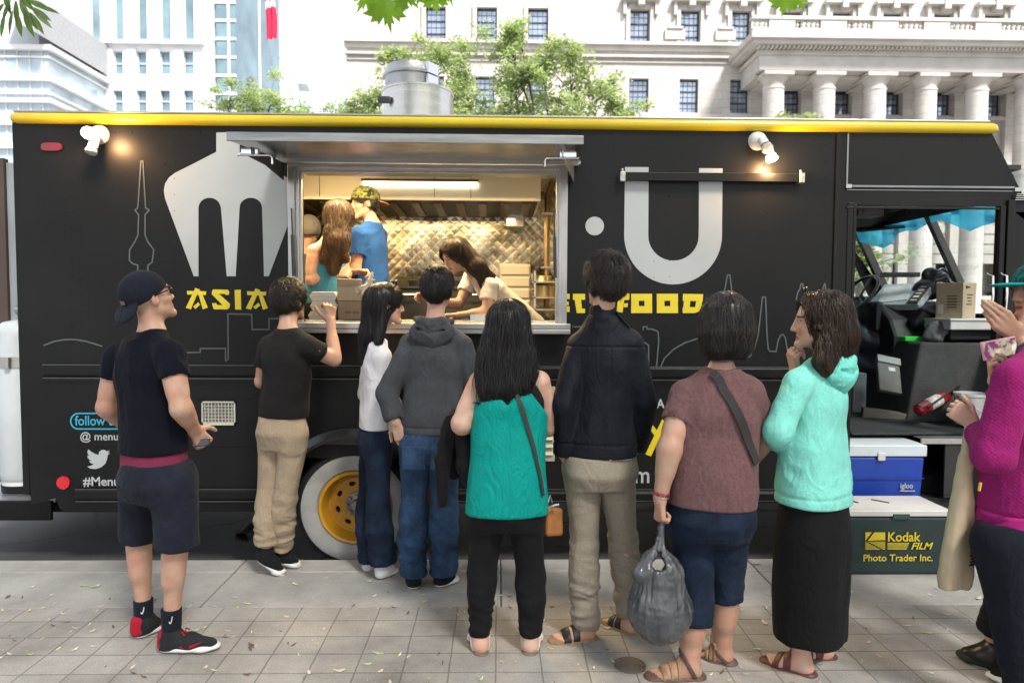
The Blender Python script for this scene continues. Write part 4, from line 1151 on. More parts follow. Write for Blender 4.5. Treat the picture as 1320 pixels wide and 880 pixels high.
# bird in profile: tail at the lower left, raised wing, round head, open beak
bird = [(.02, .10), (.16, .0), (.40, -.02), (.62, .06), (.80, .24), (.88, .48), (.89, .64), (1.0, .78), (.90, .75), (.98, .90), (.85, .85), (.76, .93), (.64, .92), (.54, .83), (.51, .68), (.36, .72), (.20, .82), (.07, .95), (.03, .82), (.07, .70), (.13, .62), (.04, .65), (.05, .52), (.13, .43), (.22, .39), (.11, .38), (.16, .28), (.31, .22), (.18, .14)]
decal('bird_emblem', [[(112+30*x, 603.5-26*z) for x, z in bird]], M_ltr)
sky_ = [[(182, 208), (178, 268), (174.5, 271), (179, 277), (178.2, 303), (174, 312), (167.5, 322), (167, 335), (170, 339), (178, 342), (178, 356), (160, 372)],
  [(182, 208), (184.5, 208), (188, 268), (192.5, 271), (187.3, 277), (187.3, 303), (191, 312), (198.5, 322), (196.5, 338), (191, 342), (191, 356), (205, 372)],
  [(57, 445), (70, 440), (84, 437.5), (98, 437.5), (112, 440), (132, 446)],
  [(225, 454.5), (258.5, 454), (258.5, 449), (291, 449), (291, 465), (294.5, 463), (294, 404.5), (324.5, 405), (325.5, 424.5), (347, 424.5), (347, 410.5), (371, 410.5)],
  [(738, 421), (752, 421), (752, 440), (764, 440), (764, 462), (790, 462)],
  [(829, 425), (829, 421), (834, 421), (834, 424), (840, 424), (848, 427), (849, 440), (846, 474)], [(836, 474), (836, 445), (829, 440)], [(851, 474), (856, 462), (868, 450), (884, 441), (900, 436), (915, 436)],
  [(928, 382), (934, 373), (937.5, 354.5), (940.5, 354.5), (943, 374), (948, 381)],
  [(962, 462), (968, 458), (967, 451), (972, 449), (977, 432), (982.5, 383), (986.5, 383), (988.5, 432), (990, 449), (992, 452.5), (1000, 453), (1003, 438), (1006, 432), (1009, 431), (1012, 435), (1014.5, 450), (1016, 465)],
  [(1026, 386), (1028, 377), (1031, 372), (1032, 366), (1034.5, 366), (1035.5, 372), (1039, 379)], [(1059.5, 376), (1061, 369), (1063, 365.5), (1064.5, 378)]]
for k, l in enumerate(sky_): b = MB(); outline(b, [T2(*q) for q in l], .0088, -.003-.0001*k); b.build('skyline_outline', M_out, TR)
decal('marker_light', [[(82.5+8.3*math.cos(RAD(a)), 621.5-8.3*math.sin(RAD(a))) for a in range(0, 360, 15)]], mat("red_reflector", (.55, .01, .02), .25, coat=.5), y=-.012)
decal('marker_light', [[(67.5+13*math.copysign(abs(math.cos(RAD(a)))**.5, math.cos(RAD(a))), 189.8-5.2*math.copysign(abs(math.sin(RAD(a)))**.6, math.sin(RAD(a)))) for a in range(0, 360, 15)]], mat("red_lens_dull", (.16, .022, .032), .35), y=-.014)
# vent grille
x0, x1 = TX(258.5), TX(302); z0, z1 = TZ(547.5, 280), TZ(517, 280)
b = MB(); b.box(x0, x1, -.012, -.001, z0, z0+.018); b.box(x0, x1, -.012, -.001, z1-.008, z1); b.box(x0, x0+.008, -.012, -.001, z0, z1); b.box(x1-.008, x1, -.012, -.001, z0, z1)
for i in range(1, 10): x = x0+(x1-x0)*i/10; b.box(x-.0018, x+.0018, -.010, -.003, z0+.018, z1-.008)
for i in range(1, 6): z = z0+.018+(z1-z0-.026)*i/6; b.box(x0, x1, -.009, -.004, z-.0016, z+.0016)
vg = b.build('vent_grille', mat("vent_cream", (.55, .54, .48), .5), TR)
MB().box(x0+.006, x1-.006, -.002, -.0012, z0+.01, z1-.006).build('vent_backing', mat("vent_inner", (.17, .16, .14), .8, var=.5, scale=30, dirt=(.35, .33, .28)), vg)
x0, x1 = TX(640), TX(716.5); z0, z1 = TZ(594, 700), TZ(498, 700)
b = MB(); b.box(x0, x1, -.008, -.001, z0, z1)
for i in range(9): z = z0+.05+(z1-z0-.09)*i/8; b.obox(((x0+x1)/2, -.015, z), (1, 0, 0), (0, 1, .9), (0, -.9, 1), (x1-x0)/2-.012, .012, .003)
b.build('louvre_panel', mat("louvre", (.50, .50, .40), .45, .4, var=.12, scale=10), TR, bevel=.002)
# ---- serving window
b = MB()
fo = [(TX(372.5, 320), TZ(428.5, 550)), (TX(731, 320), TZ(428.5, 550)), (TX(731, 320), TZ(211.5, 550)), (TX(372.5, 320), TZ(211.5, 550))]
plate(b, fo, [[(WL, WBt), (WRt, WBt), (WRt, WTp), (WL, WTp)]], -.022, -.001)
wf = b.build('window_frame', M_alu, TR, bevel=.004)
b = MB()
for xx in (TX(381.5, 320), TX(386.5, 320)): b.box(xx-.006, xx+.006, -.034, -.021, WBt-.01, WTp+.015)
for xx in (TX(721, 320),): b.box(xx-.008, xx+.008, -.034, -.021, WBt-.01, WTp+.015)
b.box(WL-.03, WRt+.03, -.03, -.021, WTp+.012, WTp+.028); b.box(WL-.001, WRt+.001, -.018, .10, WTp-.012, WTp-.001)
b.build('window_track', mat("alu_track", (.42, .42, .41), .4, .8, var=.15, scale=10), wf, bevel=.002)  # plain aluminium tracks, slightly rougher than the frame
b = MB(); b.box(TX(370, 424), TX(733, 424), -.11, .0, TZ(424, 550, -.1), TZ(416.5, 550, -.1)); b.box(TX(370, 424), TX(733, 424), -.11, -.098, TZ(430, 550, -.11), TZ(424, 550, -.1)-.001)
b.build('serving_shelf', M_alu, TR, bevel=.004)
for q in (379.5, 713):
 x = TX(q, 320); b = MB(); b.tube([(x, -.05, TZ(272)), (x+.004, -.05, TZ(310))], .005, 8); b.tube([(x+.004, -.05, TZ(306)), (x+.010, -.05, TZ(358))], .011, 10)
 b.build('gas_strut', mat("strut_black", (.02, .022, .026), .3), TR, smooth=True)
# awning hatch
yo = -.92
A0_ = at(293, 184, yo); A1_ = at(752, 184, yo)
hx0, hx1 = TX(369, 210), TX(737, 210); hz = TZ(207.5, 550)
b = MB()
zl0, zl1 = at(520, 184.5, yo)[2], at(520, 173, yo)[2]
b.box(A0_[0], A1_[0], yo-.012, yo, zl0, zl1)
b.add([(A0_[0]+.002, yo, zl1-.004), (A1_[0]-.002, yo, zl1-.004), (hx1+.05, -.03, hz+.045), (hx0-.05, -.03, hz+.045)], [(0, 1, 2, 3)])
b.build('awning_lip', mat("lip_steel", (.30, .31, .30), .38, .85, var=.3, scale=9, stretch=(.4, 1, 4)), TR, bevel=.002)
b = MB()
b.add([(A0_[0]+.006, yo+.001, zl0+.004), (A1_[0]-.006, yo+.001, zl0+.004), (hx1+.045, -.026, hz), (hx0-.045, -.026, hz),
 (A0_[0]+.006, yo+.001, zl1-.006), (A1_[0]-.006, yo+.001, zl1-.006), (hx1+.045, -.026, hz+.04), (hx0-.045, -.026, hz+.04)],
 [(0, 3, 2, 1), (4, 5, 6, 7), (0, 1, 5, 4), (1, 2, 6, 5), (2, 3, 7, 6), (3, 0, 4, 7)])
b.build('awning', mat("awning_steel", (.26, .245, .24), .24, .9, var=.22, scale=1.2, stretch=(1, 4, 1), bump=.12, bscale=9, rvar=.08), TR)
b = MB(); b.box(hx0-.05, hx1+.05, -.04, -.022, hz-.018, hz+.0); b.tube([(hx0-.04, -.03, hz-.02), (hx1+.04, -.03, hz-.02)], .009, 10); b.build('hinge', M_alu, TR)
for q, s_ in ((0, 1), (1, -1)):
 xa = (A0_[0]+.09) if q == 0 else (A1_[0]-.09); xb = (hx0-.012) if q == 0 else (hx1+.012)
 b = MB(); c0 = V3(xa, yo+.06, zl0-.012); c1 = V3(xb, -.03, hz-.025)
 n_ = 1
 b.add([c0, c1, c1+V3(0, 0, -.105), c0+V3(0, 0, -.03), c0+V3(.006*s_, 0, 0), c1+V3(.006*s_, 0, 0), c1+V3(.006*s_, 0, -.105), c0+V3(.006*s_, 0, -.03)],
  [(0, 1, 2, 3), (7, 6, 5, 4), (0, 4, 5, 1), (1, 5, 6, 2), (2, 6, 7, 3), (3, 7, 4, 0)])
 b.build('awning_arm', M_blk2 if q == 0 else M_alu, TR)
 b = MB(); p = V3(xa-.02*s_, yo+.1, zl0-.01); b.box(p[0]-.035, p[0]+.045, p[1]-.02, p[1]+.02, p[2]-.03, p[2]); b.tube([p+V3(-.06*s_, 0, -.032), p+V3(.10*s_, 0, -.032), p+V3(.11*s_, 0, -.042), p+V3(.11*s_, 0, -.075)], .006, 8)
 b.build('latch', M_chr, TR, smooth=True)
# black bar across the big letter
x0, x1 = TX(795), TX(1029); zc = TZ(230, 900)
b = MB(); b.box(x0+.02, x1-.02, -.05, -.03, zc-.026, zc+.026); bb = b.build('awning_bar', M_blk2, TR, bevel=.003)
for xx in (x0+.018, x1-.02):
 b = MB(); b.box(xx-.016, xx+.016, -.056, -.0, zc-.03, zc+.028); b.tube([(xx, -.03, zc+.02), (xx, -.03, zc+.05)], .008, 8); b.build('bracket', mat("galvanised", (.42, .42, .38), .45, .7, var=.3, scale=40), bb, bevel=.002)
# ---- twin flood lamps
M_bulb = emit("lit_bulb", (1.0, .72, .40), 9)
def lamp(name, base_px, heads, label):
 p = at(*base_px, 0.0); L = empty(name, (p[0], -.01, p[2]), label, 'flood lamp', 'twin flood lamps on the truck side')
 b = MB(); b.lathe([(.0, .055), (.02, .052), (.045, .035), (.056, .008), (.058, 0)], (p[0], -.002, p[2]), (0, -1, 0), n=28); b.build('base', M_wpl, L, smooth=True)
 for e0, dirv, lit in heads:
  d = nrm(dirv); a = V3(p[0], -.05, p[2])+V3(*e0)
  b = MB(); b.tube([V3(p[0], -.04, p[2]), a*.6+V3(p[0], -.045, p[2])*.4, a], [.016, .014, .016], 12)
  b.lathe([(.012, -.012), (.024, .0), (.027, .018), (.028, .070), (.031, .075), (.028, .073), (.024, .04)], a, d, n=24)
  h = b.build('lamp_head', M_wpl, L, smooth=True)
  b = MB(); c = a+d*.040
  b.lathe([(.012, 0), (.014, .02), (.030, .045), (.036, .062), (.030, .07), (0, .074)], c, d, n=20)
  b.build('bulb', M_bulb if lit else mat("dead_bulb", (.5, .5, .48), .2, coat=.5), h, smooth=True)
  if lit:
   ld = bpy.data.lights.new('bulb_glow', 'POINT'); ld.energy = 5; ld.color = (1, .55, .24); ld.shadow_soft_size = .03
   lo_ = bpy.data.objects.new('bulb_glow', ld); COL.objects.link(lo_); lo_.parent = L
   lo_.location = Vector(c+d*.11-ORG[L])
lamp('flood_lamp', (129, 174), [((-.035, -.0, .0), (.42, -.85, -.22), True), ((.01, -.01, -.03), (-.10, -.40, -1), False)], 'white twin flood lamp near the rear corner with one bulb lit')
lamp('flood_lamp', (976, 182), [((.0, -.03, -.008), (.05, -.75, -.75), False), ((.032, -.02, -.035), (.30, -.2, -1), True)], 'white twin flood lamp above the black bar by the cab')
# ---- on the roof
pA, pB = at(487, 130, .75), at(582, 130, .75)
cx_ = (pA[0]+pB[0])/2; r_ = (pB[0]-pA[0])/2; yv = .75+.0
RV = empty('roof_vent', (cx_, .95, ZT+.03), 'stainless drum shaped exhaust fan with a hood on the truck roof', 'roof vent')
zt = at(535, 113, .8)[2]; zh = at(535, 81, .85)[2]
MB().lathe([(r_, ZT-.02), (r_, zt-.012), (r_+.008, zt-.01), (r_+.008, zt+.004), (r_-.012, zt+.004), (r_-.02, zt-.02)], (cx_, .95, 0), n=56).build('drum', M_ss, RV, smooth=True)
xo = at(528, 100, .85)[0]; r2 = (at(566, 100, .85)[0]-at(494, 100, .85)[0])/2
b = MB(); hp = zh-zt
b.lathe([(r2*.93, zt-.02), (r2*.96, zt+hp*.52), (r2*1.03, zt+hp*.55), (r2*1.03, zt+hp*.63), (r2*.99, zt+hp*.68), (r2*.9, zt+hp*.95), (r2*.6, zt+hp*1.03), (0, zt+hp*1.05)], (xo, .95, 0), n=48)
b.build('hood', mat("vent_grey_steel", (.40, .40, .40), .35, .9, var=.25, scale=5), RV, smooth=True)
b = MB(); a_ = -.62
for k, (z_, h_) in enumerate(((zt+hp*.25, hp*.25), (zt+hp*.75, hp*.2))):
 d = V3(math.cos(a_), math.sin(a_), 0); c = V3(xo, .95, z_)+d*r2*1.0
 b.obox(c, (-d[1], d[0], 0), d, (0, 0, 1), .06, .012, h_)
b.build('hood_panel', M_chr, RV, bevel=.004)
b = MB(); b.box(cx_-r_*1.0, cx_-r_*.62, .95-r_*.86, .95-r_*.70, at(500, 131, .7)[2], at(500, 122, .7)[2]); b.build('handle', mat("handle_black", (.03, .03, .032), .4), RV, bevel=.015)
p = at(620, 148, .6)
b = MB(); b.obox((p[0]-.03, 1.0, ZT+.095), (.6, .2, .35), (-.2, 1, 0), (-.5, 0, .86), .10, .16, .010); b.obox((p[0]+.0, 1.0, ZT+.04), (1, 0, 0), (0, 1, 0), (0, 0, 1), .1, .12, .03)
tag(b.build('roof_hatch', mat("hatch_white", (.66, .65, .63), .5), bevel=.004, loc=(p[0], 1.0, ZT)), 'small white hatch standing tilted open on the truck roof', 'hatch')
# ---- kitchen inside
M_warmwall = mat("kitchen_wall", (.55, .52, .45), .35, .5, var=.1)
def quilt():
 m, nt, b, N, L = nodes_of("quilted_steel")
 tc = N("ShaderNodeTexCoord"); sx = N("ShaderNodeSeparateXYZ"); L(tc.outputs['Object'], sx.inputs[0])
 def mth(op, a, v=None, bnode=None):
  n = N("ShaderNodeMath"); n.operation = op; L(a, n.inputs[0])
  if bnode is not None: L(bnode, n.inputs[1])
  elif v is not None: n.inputs[1].default_value = v
  return n.outputs[0]
 s = mth('ADD', sx.outputs['X'], bnode=sx.outputs['Z']); d = mth('SUBTRACT', sx.outputs['X'], bnode=sx.outputs['Z'])
 k = math.pi/.088
 a = mth('ABSOLUTE', mth('SINE', mth('MULTIPLY', s, k))); c = mth('ABSOLUTE', mth('SINE', mth('MULTIPLY', d, k)))
 h = mth('MULTIPLY', mth('POWER', mth('MULTIPLY', a, bnode=c), .5), .55)
 n1 = N("ShaderNodeTexNoise"); n1.inputs['Scale'].default_value = 2.6; n1.inputs['Detail'].default_value = 3; L(tc.outputs['Object'], n1.inputs['Vector'])
 hh = N("ShaderNodeMath"); hh.operation = 'MULTIPLY_ADD'; L(n1.outputs['Fac'], hh.inputs[0]); hh.inputs[1].default_value = 13; L(h, hh.inputs[2])
 bp = N("ShaderNodeBump"); bp.inputs['Strength'].default_value = .30; bp.inputs['Distance'].default_value = .010; L(hh.outputs[0], bp.inputs['Height']); L(bp.outputs[0], b.inputs['Normal'])
 n2 = N("ShaderNodeTexNoise"); n2.inputs['Scale'].default_value = 2.6; n2.inputs['Detail'].default_value = 6; L(tc.outputs['Object'], n2.inputs['Vector'])
 r = ramp(nt, (.07, .06, .04), (.62, .58, .48), .40, .60); L(n2.outputs['Fac'], r.inputs['Fac']); L(r.outputs['Color'], b.inputs['Base Color'])
 b.inputs['Metallic'].default_value = .95; b.inputs['Roughness'].default_value = .25
 return m
kx0, kx1 = XR+.1, TX(790, 400, 1.0)
MB().box(kx0, kx1, 2.14, 2.17, .70, ZT-.06).build('backsplash', quilt(), TR)
b = MB(); b.box(kx1, kx1+.04, .75, 2.17, .70, ZT-.05); b.box(TX(330, 300, .9)-.9, TX(330, 300, .9)-.86, .05, 2.17, .70, ZT-.05)
b.box(kx0, kx1+.04, .05, 2.2, ZT-.075, ZT-.055); b.box(kx0, WL-.02, .036, .042, .9, ZT-.08); b.box(WRt+.02, kx1, .036, .042, .9, ZT-.08)
b.build('kitchen_lining', M_warmwall, TR)
YH = 1.25
hx0_, hx1_ = TX(400, 240, YH)-.55, TX(697, 240, YH); hzb = TZ(255, 550, YH)
b = MB(); b.box(hx0_, hx1_, YH, YH+.02, hzb, ZT-.08); b.box(hx1_-.02, hx1_, YH+.02, 2.13, hzb-.02, ZT-.08); b.box(hx0_, hx1_, YH-.006, YH+.04, hzb-.018, hzb)
HD = b.build('hood', mat("hood_steel", (.66, .63, .55), .38, .8, var=.08, scale=2, stretch=(.3, 1, 5)), TR)
for q in (412, 560, 607):
 x = TX(q, 240, YH); MB().box(x-.002, x+.002, YH-.003, YH, hzb, ZT-.08).build('hood_seam', M_dark, HD)
zf = TZ(277, 550, 2.0)
b = MB(); b.add([(hx0_, YH+.042, hzb-.016), (hx1_-.021, YH+.042, hzb-.016), (hx1_-.021, 2.12, zf), (hx0_, 2.12, zf), (hx0_, YH+.042, hzb+.02), (hx1_-.021, YH+.042, hzb+.02), (hx1_-.021, 2.12, zf+.04), (hx0_, 2.12, zf+.04)],
    [(0, 3, 2, 1), (4, 5, 6, 7), (0, 1, 5, 4), (1, 2, 6, 5), (2, 3, 7, 6), (3, 0, 4, 7)])
b.build('hood_underside', mat("greasy_steel", (.018, .015, .011), .45, .5, var=.4, scale=6), HD)
b = MB()
nf = 13
for i in range(nf):
 x = hx0_+(hx1_-hx0_)*(i+.5)/nf
 for k in range(1):
  b.add([(x-.045, YH+.12, hzb-.028), (x+.02, YH+.12, hzb-.028), (x+.02, 2.02, zf-.012), (x-.045, 2.02, zf-.012), (x-.045, YH+.12, hzb-.005), (x+.02, YH+.12, hzb-.005), (x+.02, 2.02, zf+.01), (x-.045, 2.02, zf+.01)],
   [(0, 3, 2, 1), (4, 5, 6, 7), (0, 1, 5, 4), (1, 2, 6, 5), (2, 3, 7, 6), (3, 0, 4, 7)])
b.build('filter', mat("filter_steel", (.16, .14, .10), .4, .8, var=.4, scale=9), HD)
x = TX(667, 287, 2.0); MB().box(x-.10, x+.06, 1.95, 2.12, TZ(293, 660, 2.0), TZ(280, 660, 2.0)+.03).build('grease_cup', M_ss, HD, bevel=.01)
xa, xb = TX(466, 234, YH-.03), TX(617, 234, YH-.03); zt_ = TZ(234.5, 540, YH-.03)
b = MB(); b.box(xa, xb, YH-.05, YH-.001, zt_, zt_+.02); tl = b.build('tube_lamp', mat("lamp_bronze", (.12, .09, .05), .4, .5), TR, bevel=.003)
MB().tube([(xa+.01, YH-.03, zt_-.014), (xb-.01, YH-.03, zt_-.014)], .013, 10).build('tube', emit("tube_glow", (1, .86, .58), 3.5), tl, smooth=True)
def area(name, loc, rot, sx, sy, e, col):
 ld = bpy.data.lights.new(name, 'AREA'); ld.shape = 'RECTANGLE'; ld.size = sx; ld.size_y = sy; ld.energy = e; ld.color = col
 o = bpy.data.objects.new(name, ld); COL.objects.link(o); o.location = loc; o.rotation_euler = rot; return o
# the hood tube is lit; two unseen area lamps added to brighten the kitchen
area('hood_fill', ((hx0_+hx1_)/2+.2, 1.75, zf-.03), (0, 0, 0), 1.6, .35, 7*KITCHEN, (1, .70, .33))
area('ceiling_fill', ((xa+xb)/2-.1, .40, ZT-.09), (RAD(-12), 0, 0), 2.2, .5, 60*KITCHEN, (1, .72, .36))
# pipe, stove, drawers, shelf
x = TX(705, 300, 1.6)
MB().tube([(x+.05, 1.95, ZT-.1), (x+.045, 1.6, TZ(236, 705, 1.6)), (x, 1.6, TZ(252, 705, 1.6)), (x, 1.6, TZ(400, 705, 1.6))], .022, 12).build('conduit', mat("conduit", (.30, .21, .11), .35, .8, var=.3, scale=8), TR, smooth=True)
for py in (276, 345): MB().box(x-.05, x+.05, 1.57, 1.63, TZ(py+1.5, 705, 1.6), TZ(py-1.5, 705, 1.6)).build('clamp', M_alu, TR)
sx0, sx1 = TX(497, 380, 1.45), TX(640, 380, 1.45); zst = TZ(372, 560, 1.4)
ST_ = empty('griddle', ((sx0+sx1)/2, 1.75, .70), 'dark flat top cooking range against the quilted steel wall', 'cooking range')
b = MB(); b.box(sx0, sx1, 1.42, 2.10, .70, zst); b.build('body', mat("range_dark", (.07, .065, .055), .35, .7, var=.3), ST_, bevel=.01)
b = MB(); b.box(sx0-.01, sx1+.01, 1.40, 2.11, zst, zst+.02); b.box(sx0-.01, sx1+.01, 2.08, 2.11, zst+.02, zst+.13); b.build('top_plate', mat("range_top", (.10, .09, .07), .3, .8, var=.4), ST_)
for i in range(4):
 xx = sx0+.2+i*.27; b = MB(); b.tube([(xx-.07, 1.40, zst-.05), (xx-.07, 1.36, zst-.05), (xx+.07, 1.36, zst-.05), (xx+.07, 1.40, zst-.05)], .008, 8); b.build('handle', M_ss, ST_, smooth=True)
xx = TX(527, 355, 1.7)
for i in range(3): MB().lathe([(.0, 0), (.10, 0), (.10, .06), (.095, .062), (.09, .01)], (TX(540+i*26, 365, 1.75), 1.8, zst+.021), n=20).build('pan', mat("pan_black", (.03, .03, .03), .4, .6), ST_, smooth=True)
dx0, dx1 = TX(644, 360, 1.5), TX(684, 360, 1.5)
DRW = empty('drawer_unit', ((dx0+dx1)/2, 1.75, .70), 'cream fronted drawer stack between the range and the pipe', 'drawer unit')
MB().box(dx0, dx1, 1.5, 2.08, .70, TZ(340, 660, 1.5)).build('body', mat("cream_panel", (.52, .46, .34), .4, .3, var=.1), DRW, bevel=.008)
for i in range(4):
 za = TZ(341+15*(i+1)-2, 660, 1.5); zb_ = TZ(341+15*i+1.5, 660, 1.5)
 MB().box(dx0+.012, dx1-.012, 1.484, 1.499, za, zb_).build('drawer', mat("cream_drawer", (.60, .54, .42), .35, .3, var=.1), DRW, bevel=.004)
shx0, shx1 = TX(687, 380, 1.3), TX(735, 380, 1.3)
SHU = empty('wire_rack', ((shx0+shx1)/2, 1.4, .70), 'steel side rack holding a pot beside the drawer stack', 'rack')
b = MB()
for py in (363, 383, 398): z_ = TZ(py, 700, 1.3); b.box(shx0, shx1, 1.2, 1.7, z_-.012, z_)
for xx in (shx0+.01, shx1-.01): b.box(xx-.008, xx+.008, 1.2, 1.22, .70, TZ(350, 700, 1.3)); b.box(xx-.008, xx+.008, 1.68, 1.7, .70, TZ(350, 700, 1.3))
b.build('frame', M_ss, SHU)
p = at(703, 383, 1.35); b = MB(); b.lathe([(0, 0), (.085, 0), (.09, .09), (.096, .094), (.086, .09), (.08, .01)], (p[0], 1.38, TZ(383, 700, 1.3)), n=28)
b.tube([(p[0]-.09, 1.38, p[2]+.07), (p[0]-.12, 1.38, p[2]+.06), (p[0]-.12, 1.38, p[2]+.04), (p[0]-.09, 1.38, p[2]+.035)], .005, 6)
tag(b.build('cooking_pot', mat("pot_brass", (.45, .36, .2), .3, .8, var=.2), smooth=True, loc=(p[0], 1.38, TZ(383, 700, 1.3))), 'small steel pot on the side rack by the window edge', 'pot')
p = at(700, 363, 1.4); b = MB(); b.lathe([(.06, 0), (.075, .05), (.068, .052), (.055, .01), (0, .006)], (p[0], 1.4, TZ(363, 700, 1.3)), n=24)
tag(b.build('mixing_bowl', mat("bowl_brass", (.5, .42, .26), .28, .85, var=.2), smooth=True, loc=(p[0], 1.4, TZ(363, 700, 1.3))), 'shallow metal bowl on the upper level of the side rack', 'bowl')
# inner counter behind the window
zc_ = TZ(413, 550, .15)
b = MB(); b.box(WL-.1, WRt+.2, .045, .50, zc_-.03, zc_); b.box(WL-.1, WRt+.2, .46, .48, .70, zc_-.031)
b.build('counter', M_ss, TR, bevel=.004)
# ---- cab: glass, posts, dash
def wpt(y, z): t = (2.42-z)/(2.42-1.66); return (3.31+.38*t, y, z)
b = MB(); q0 = [wpt(.06, 2.40), wpt(YB-.06, 2.40), wpt(YB-.06, 1.67), wpt(.06, 1.67)]
b.add(q0+[(x+.006, y, z) for x, y, z in q0], [(0, 1, 2, 3), (7, 6, 5, 4), (0, 4, 5, 1), (2, 6, 7, 3), (1, 5, 6, 2), (3, 7, 4, 0)])
b.build('windscreen', glass("cab_glass", (.93, .97, .97)), TR)
for yy, w_ in ((1.10, .055), (YB-.09, .07)):
 MB().bar(wpt(yy, 2.42), wpt(yy, 1.64), w_, .05, (0, 1, 0)).build('screen_post', mat("post_brown", (.06, .055, .052), .4, var=.2), TR, bevel=.004)
b = MB(); ts = np.linspace(0, 1, 15); vs = []; fs = []
for i, t in enumerate(ts):
 y = .10+(YB-.22)*t; dz = .24+.05*math.sin(t*9)+.03*math.sin(t*23+1)
 for j in range(4):
  z = 2.40-dz*j/3; p = wpt(y, z); vs.append((p[0]-.03-.02*math.sin(t*17+j*1.3), y, z))
for i in range(14):
 for j in range(3): fs.append((i*4+j, (i+1)*4+j, (i+1)*4+j+1, i*4+j+1))
b.add(vs, fs)
def bluetarp():
 m, nt, b, N, L = nodes_of("blue_film")
 tc = N("ShaderNodeTexCoord"); n1 = N("ShaderNodeTexVoronoi"); n1.inputs['Scale'].default_value = 7; L(tc.outputs['Object'], n1.inputs['Vector'])
 r = ramp(nt, (.01, .17, .32), (.05, .42, .62), .1, .7); L(n1.outputs['Distance'], r.inputs['Fac'])
 d = N("ShaderNodeBsdfDiffuse"); t = N("ShaderNodeBsdfTranslucent"); L(r.outputs[0], d.inputs[0]); L(r.outputs[0], t.inputs[0])
 mx = N("ShaderNodeMixShader"); mx.inputs[0].default_value = .7; L(d.outputs[0], mx.inputs[1]); L(t.outputs[0], mx.inputs[2])
 tr = N("ShaderNodeBsdfTransparent"); tr.inputs[0].default_value = (.2, .65, .85, 1); m2 = N("ShaderNodeMixShader"); m2.inputs[0].default_value = .35
 L(mx.outputs[0], m2.inputs[1]); L(tr.outputs[0], m2.inputs[2]); L(m2.outputs[0], nt.nodes["Material Output"].inputs['Surface'])
 return m
b.build('sun_strip', bluetarp(), TR, smooth=True)
MB().add([(NW0, .018, TZ(470)), (NW1+.12, .018, TZ(470)), (NW1-.13, .018, TZ(268)), (NW0, .018, TZ(268))], [(0, 1, 2, 3)]).build('quarter_glass', glass("cab_glass"), TR)
MB().box(2.62, 3.55, YB-.02, YB-.014, 1.66, 2.36).build('driver_glass', glass("cab_glass"), TR)
M_cab = mat("cab_black", (.016, .016, .018), .6, var=.3, scale=6)
b = MB(); b.box(DL-.14, DL-.10, .12, .60, .62, ZT-.1); b.box(DL-.14, DL-.10, .60, YB-.05, .62, ZT-.1)
b.box(2.3, 3.3, .05, YB-.05, 2.42, 2.45); b.build('cab_lining', M_cab, TR)
b = MB(); b.xprism([(1.12, .66), (1.12, 1.32), (1.2, 1.45), (1.4, 1.60), (YB-.06, 1.66), (YB-.06, .66)], 3.15, 3.75); b.box(3.1, 3.16, 1.3, YB-.06, 1.35, 1.60)
b.build('dashboard', M_cab, TR, bevel=.03)
c = at(1105, 380, 1.65); ax = nrm((-1, -.1, .8))
u = nrm(np.cross(ax, (0, 0, 1))); v = np.cross(ax, u); ra = .21
b = MB(); b.tube([c+ra*(math.cos(a)*u+math.sin(a)*v) for a in np.linspace(0, 2*math.pi, 33)[:-1]], .014, 10, closed=True)
for a in (.5, 2.6, 4.7): b.tube([c-ax*.03, c+ra*(math.cos(a)*u+math.sin(a)*v)], .010, 6)
b.tube([c-ax*.03, c-ax*.45], .03, 10); b.build('steering_wheel', mat("wheel_black", (.02, .02, .022), .35), TR, smooth=True)
# step well and floor
zfl = TZ(556, 1215, .35)
b = MB(); b.box(DL-.1, fw-.5, .62, YB-.05, zfl-.05, zfl); b.box(DL-.1, fw-.5, .60, .62, DB-.02, zfl-.002); b.box(TX(1191, 600, .3), fw-.5, .10, .60, zfl-.05, zfl); b.box(TX(1191, 600, .3), fw-.5, .085, .10, DB, zfl-.002)
b.box(DL-.1, fw-.5, .03, .60, DB-.05, DB-.012)
b.build('step_well', mat("step_black", (.02, .02, .021), .6, var=.3, scale=14, bump=.3, bscale=90), TR)
b = MB(); b.box(TX(1185, 560, .1), DR, .075, .16, zfl+.001, zfl+.006); b.box(TX(1185, 560, .1), DR, .072, .0845, zfl-.03, zfl+.006)
for i in range(5): b.lathe([(.006, 0), (.005, .003), (0, .004)], (TX(1192+i*16, 560, .1), .0715, zfl-.012), (0, -1, 0), n=8)
b.build('step_edge', M_alu, TR)
b = MB(); b.box(2.35, 3.1, .2, 1.1, zfl+.001, zfl+.02); b.build('floor_mat', mat("mat_grey", (.03, .034, .036), .85, var=.2), TR, bevel=.008)
# engine cover
e0 = at(1160, 545, .95)
b = MB()
xa_, xb_ = TX(1150, 500, 1.0), TX(1262, 500, 1.0); zt_ = TZ(440, 1200, 1.0)
b.add([(xa_-.05, .72, zfl), (xb_+.3, .72, zfl), (xb_+.3, 1.7, zfl), (xa_-.05, 1.7, zfl), (xa_+.10, .82, zt_), (xb_+.3, .82, zt_), (xb_+.3, 1.6, zt_+.02), (xa_+.10, 1.6, zt_+.02)],
 [(0, 3, 2, 1), (4, 5, 6, 7), (0, 1, 5, 4), (1, 2, 6, 5), (2, 3, 7, 6), (3, 0, 4, 7)])
b.build('engine_cover', mat("cover_grey", (.045, .047, .048), .8, var=.3, scale=12, bump=.4, bscale=60), TR, bevel=.02)
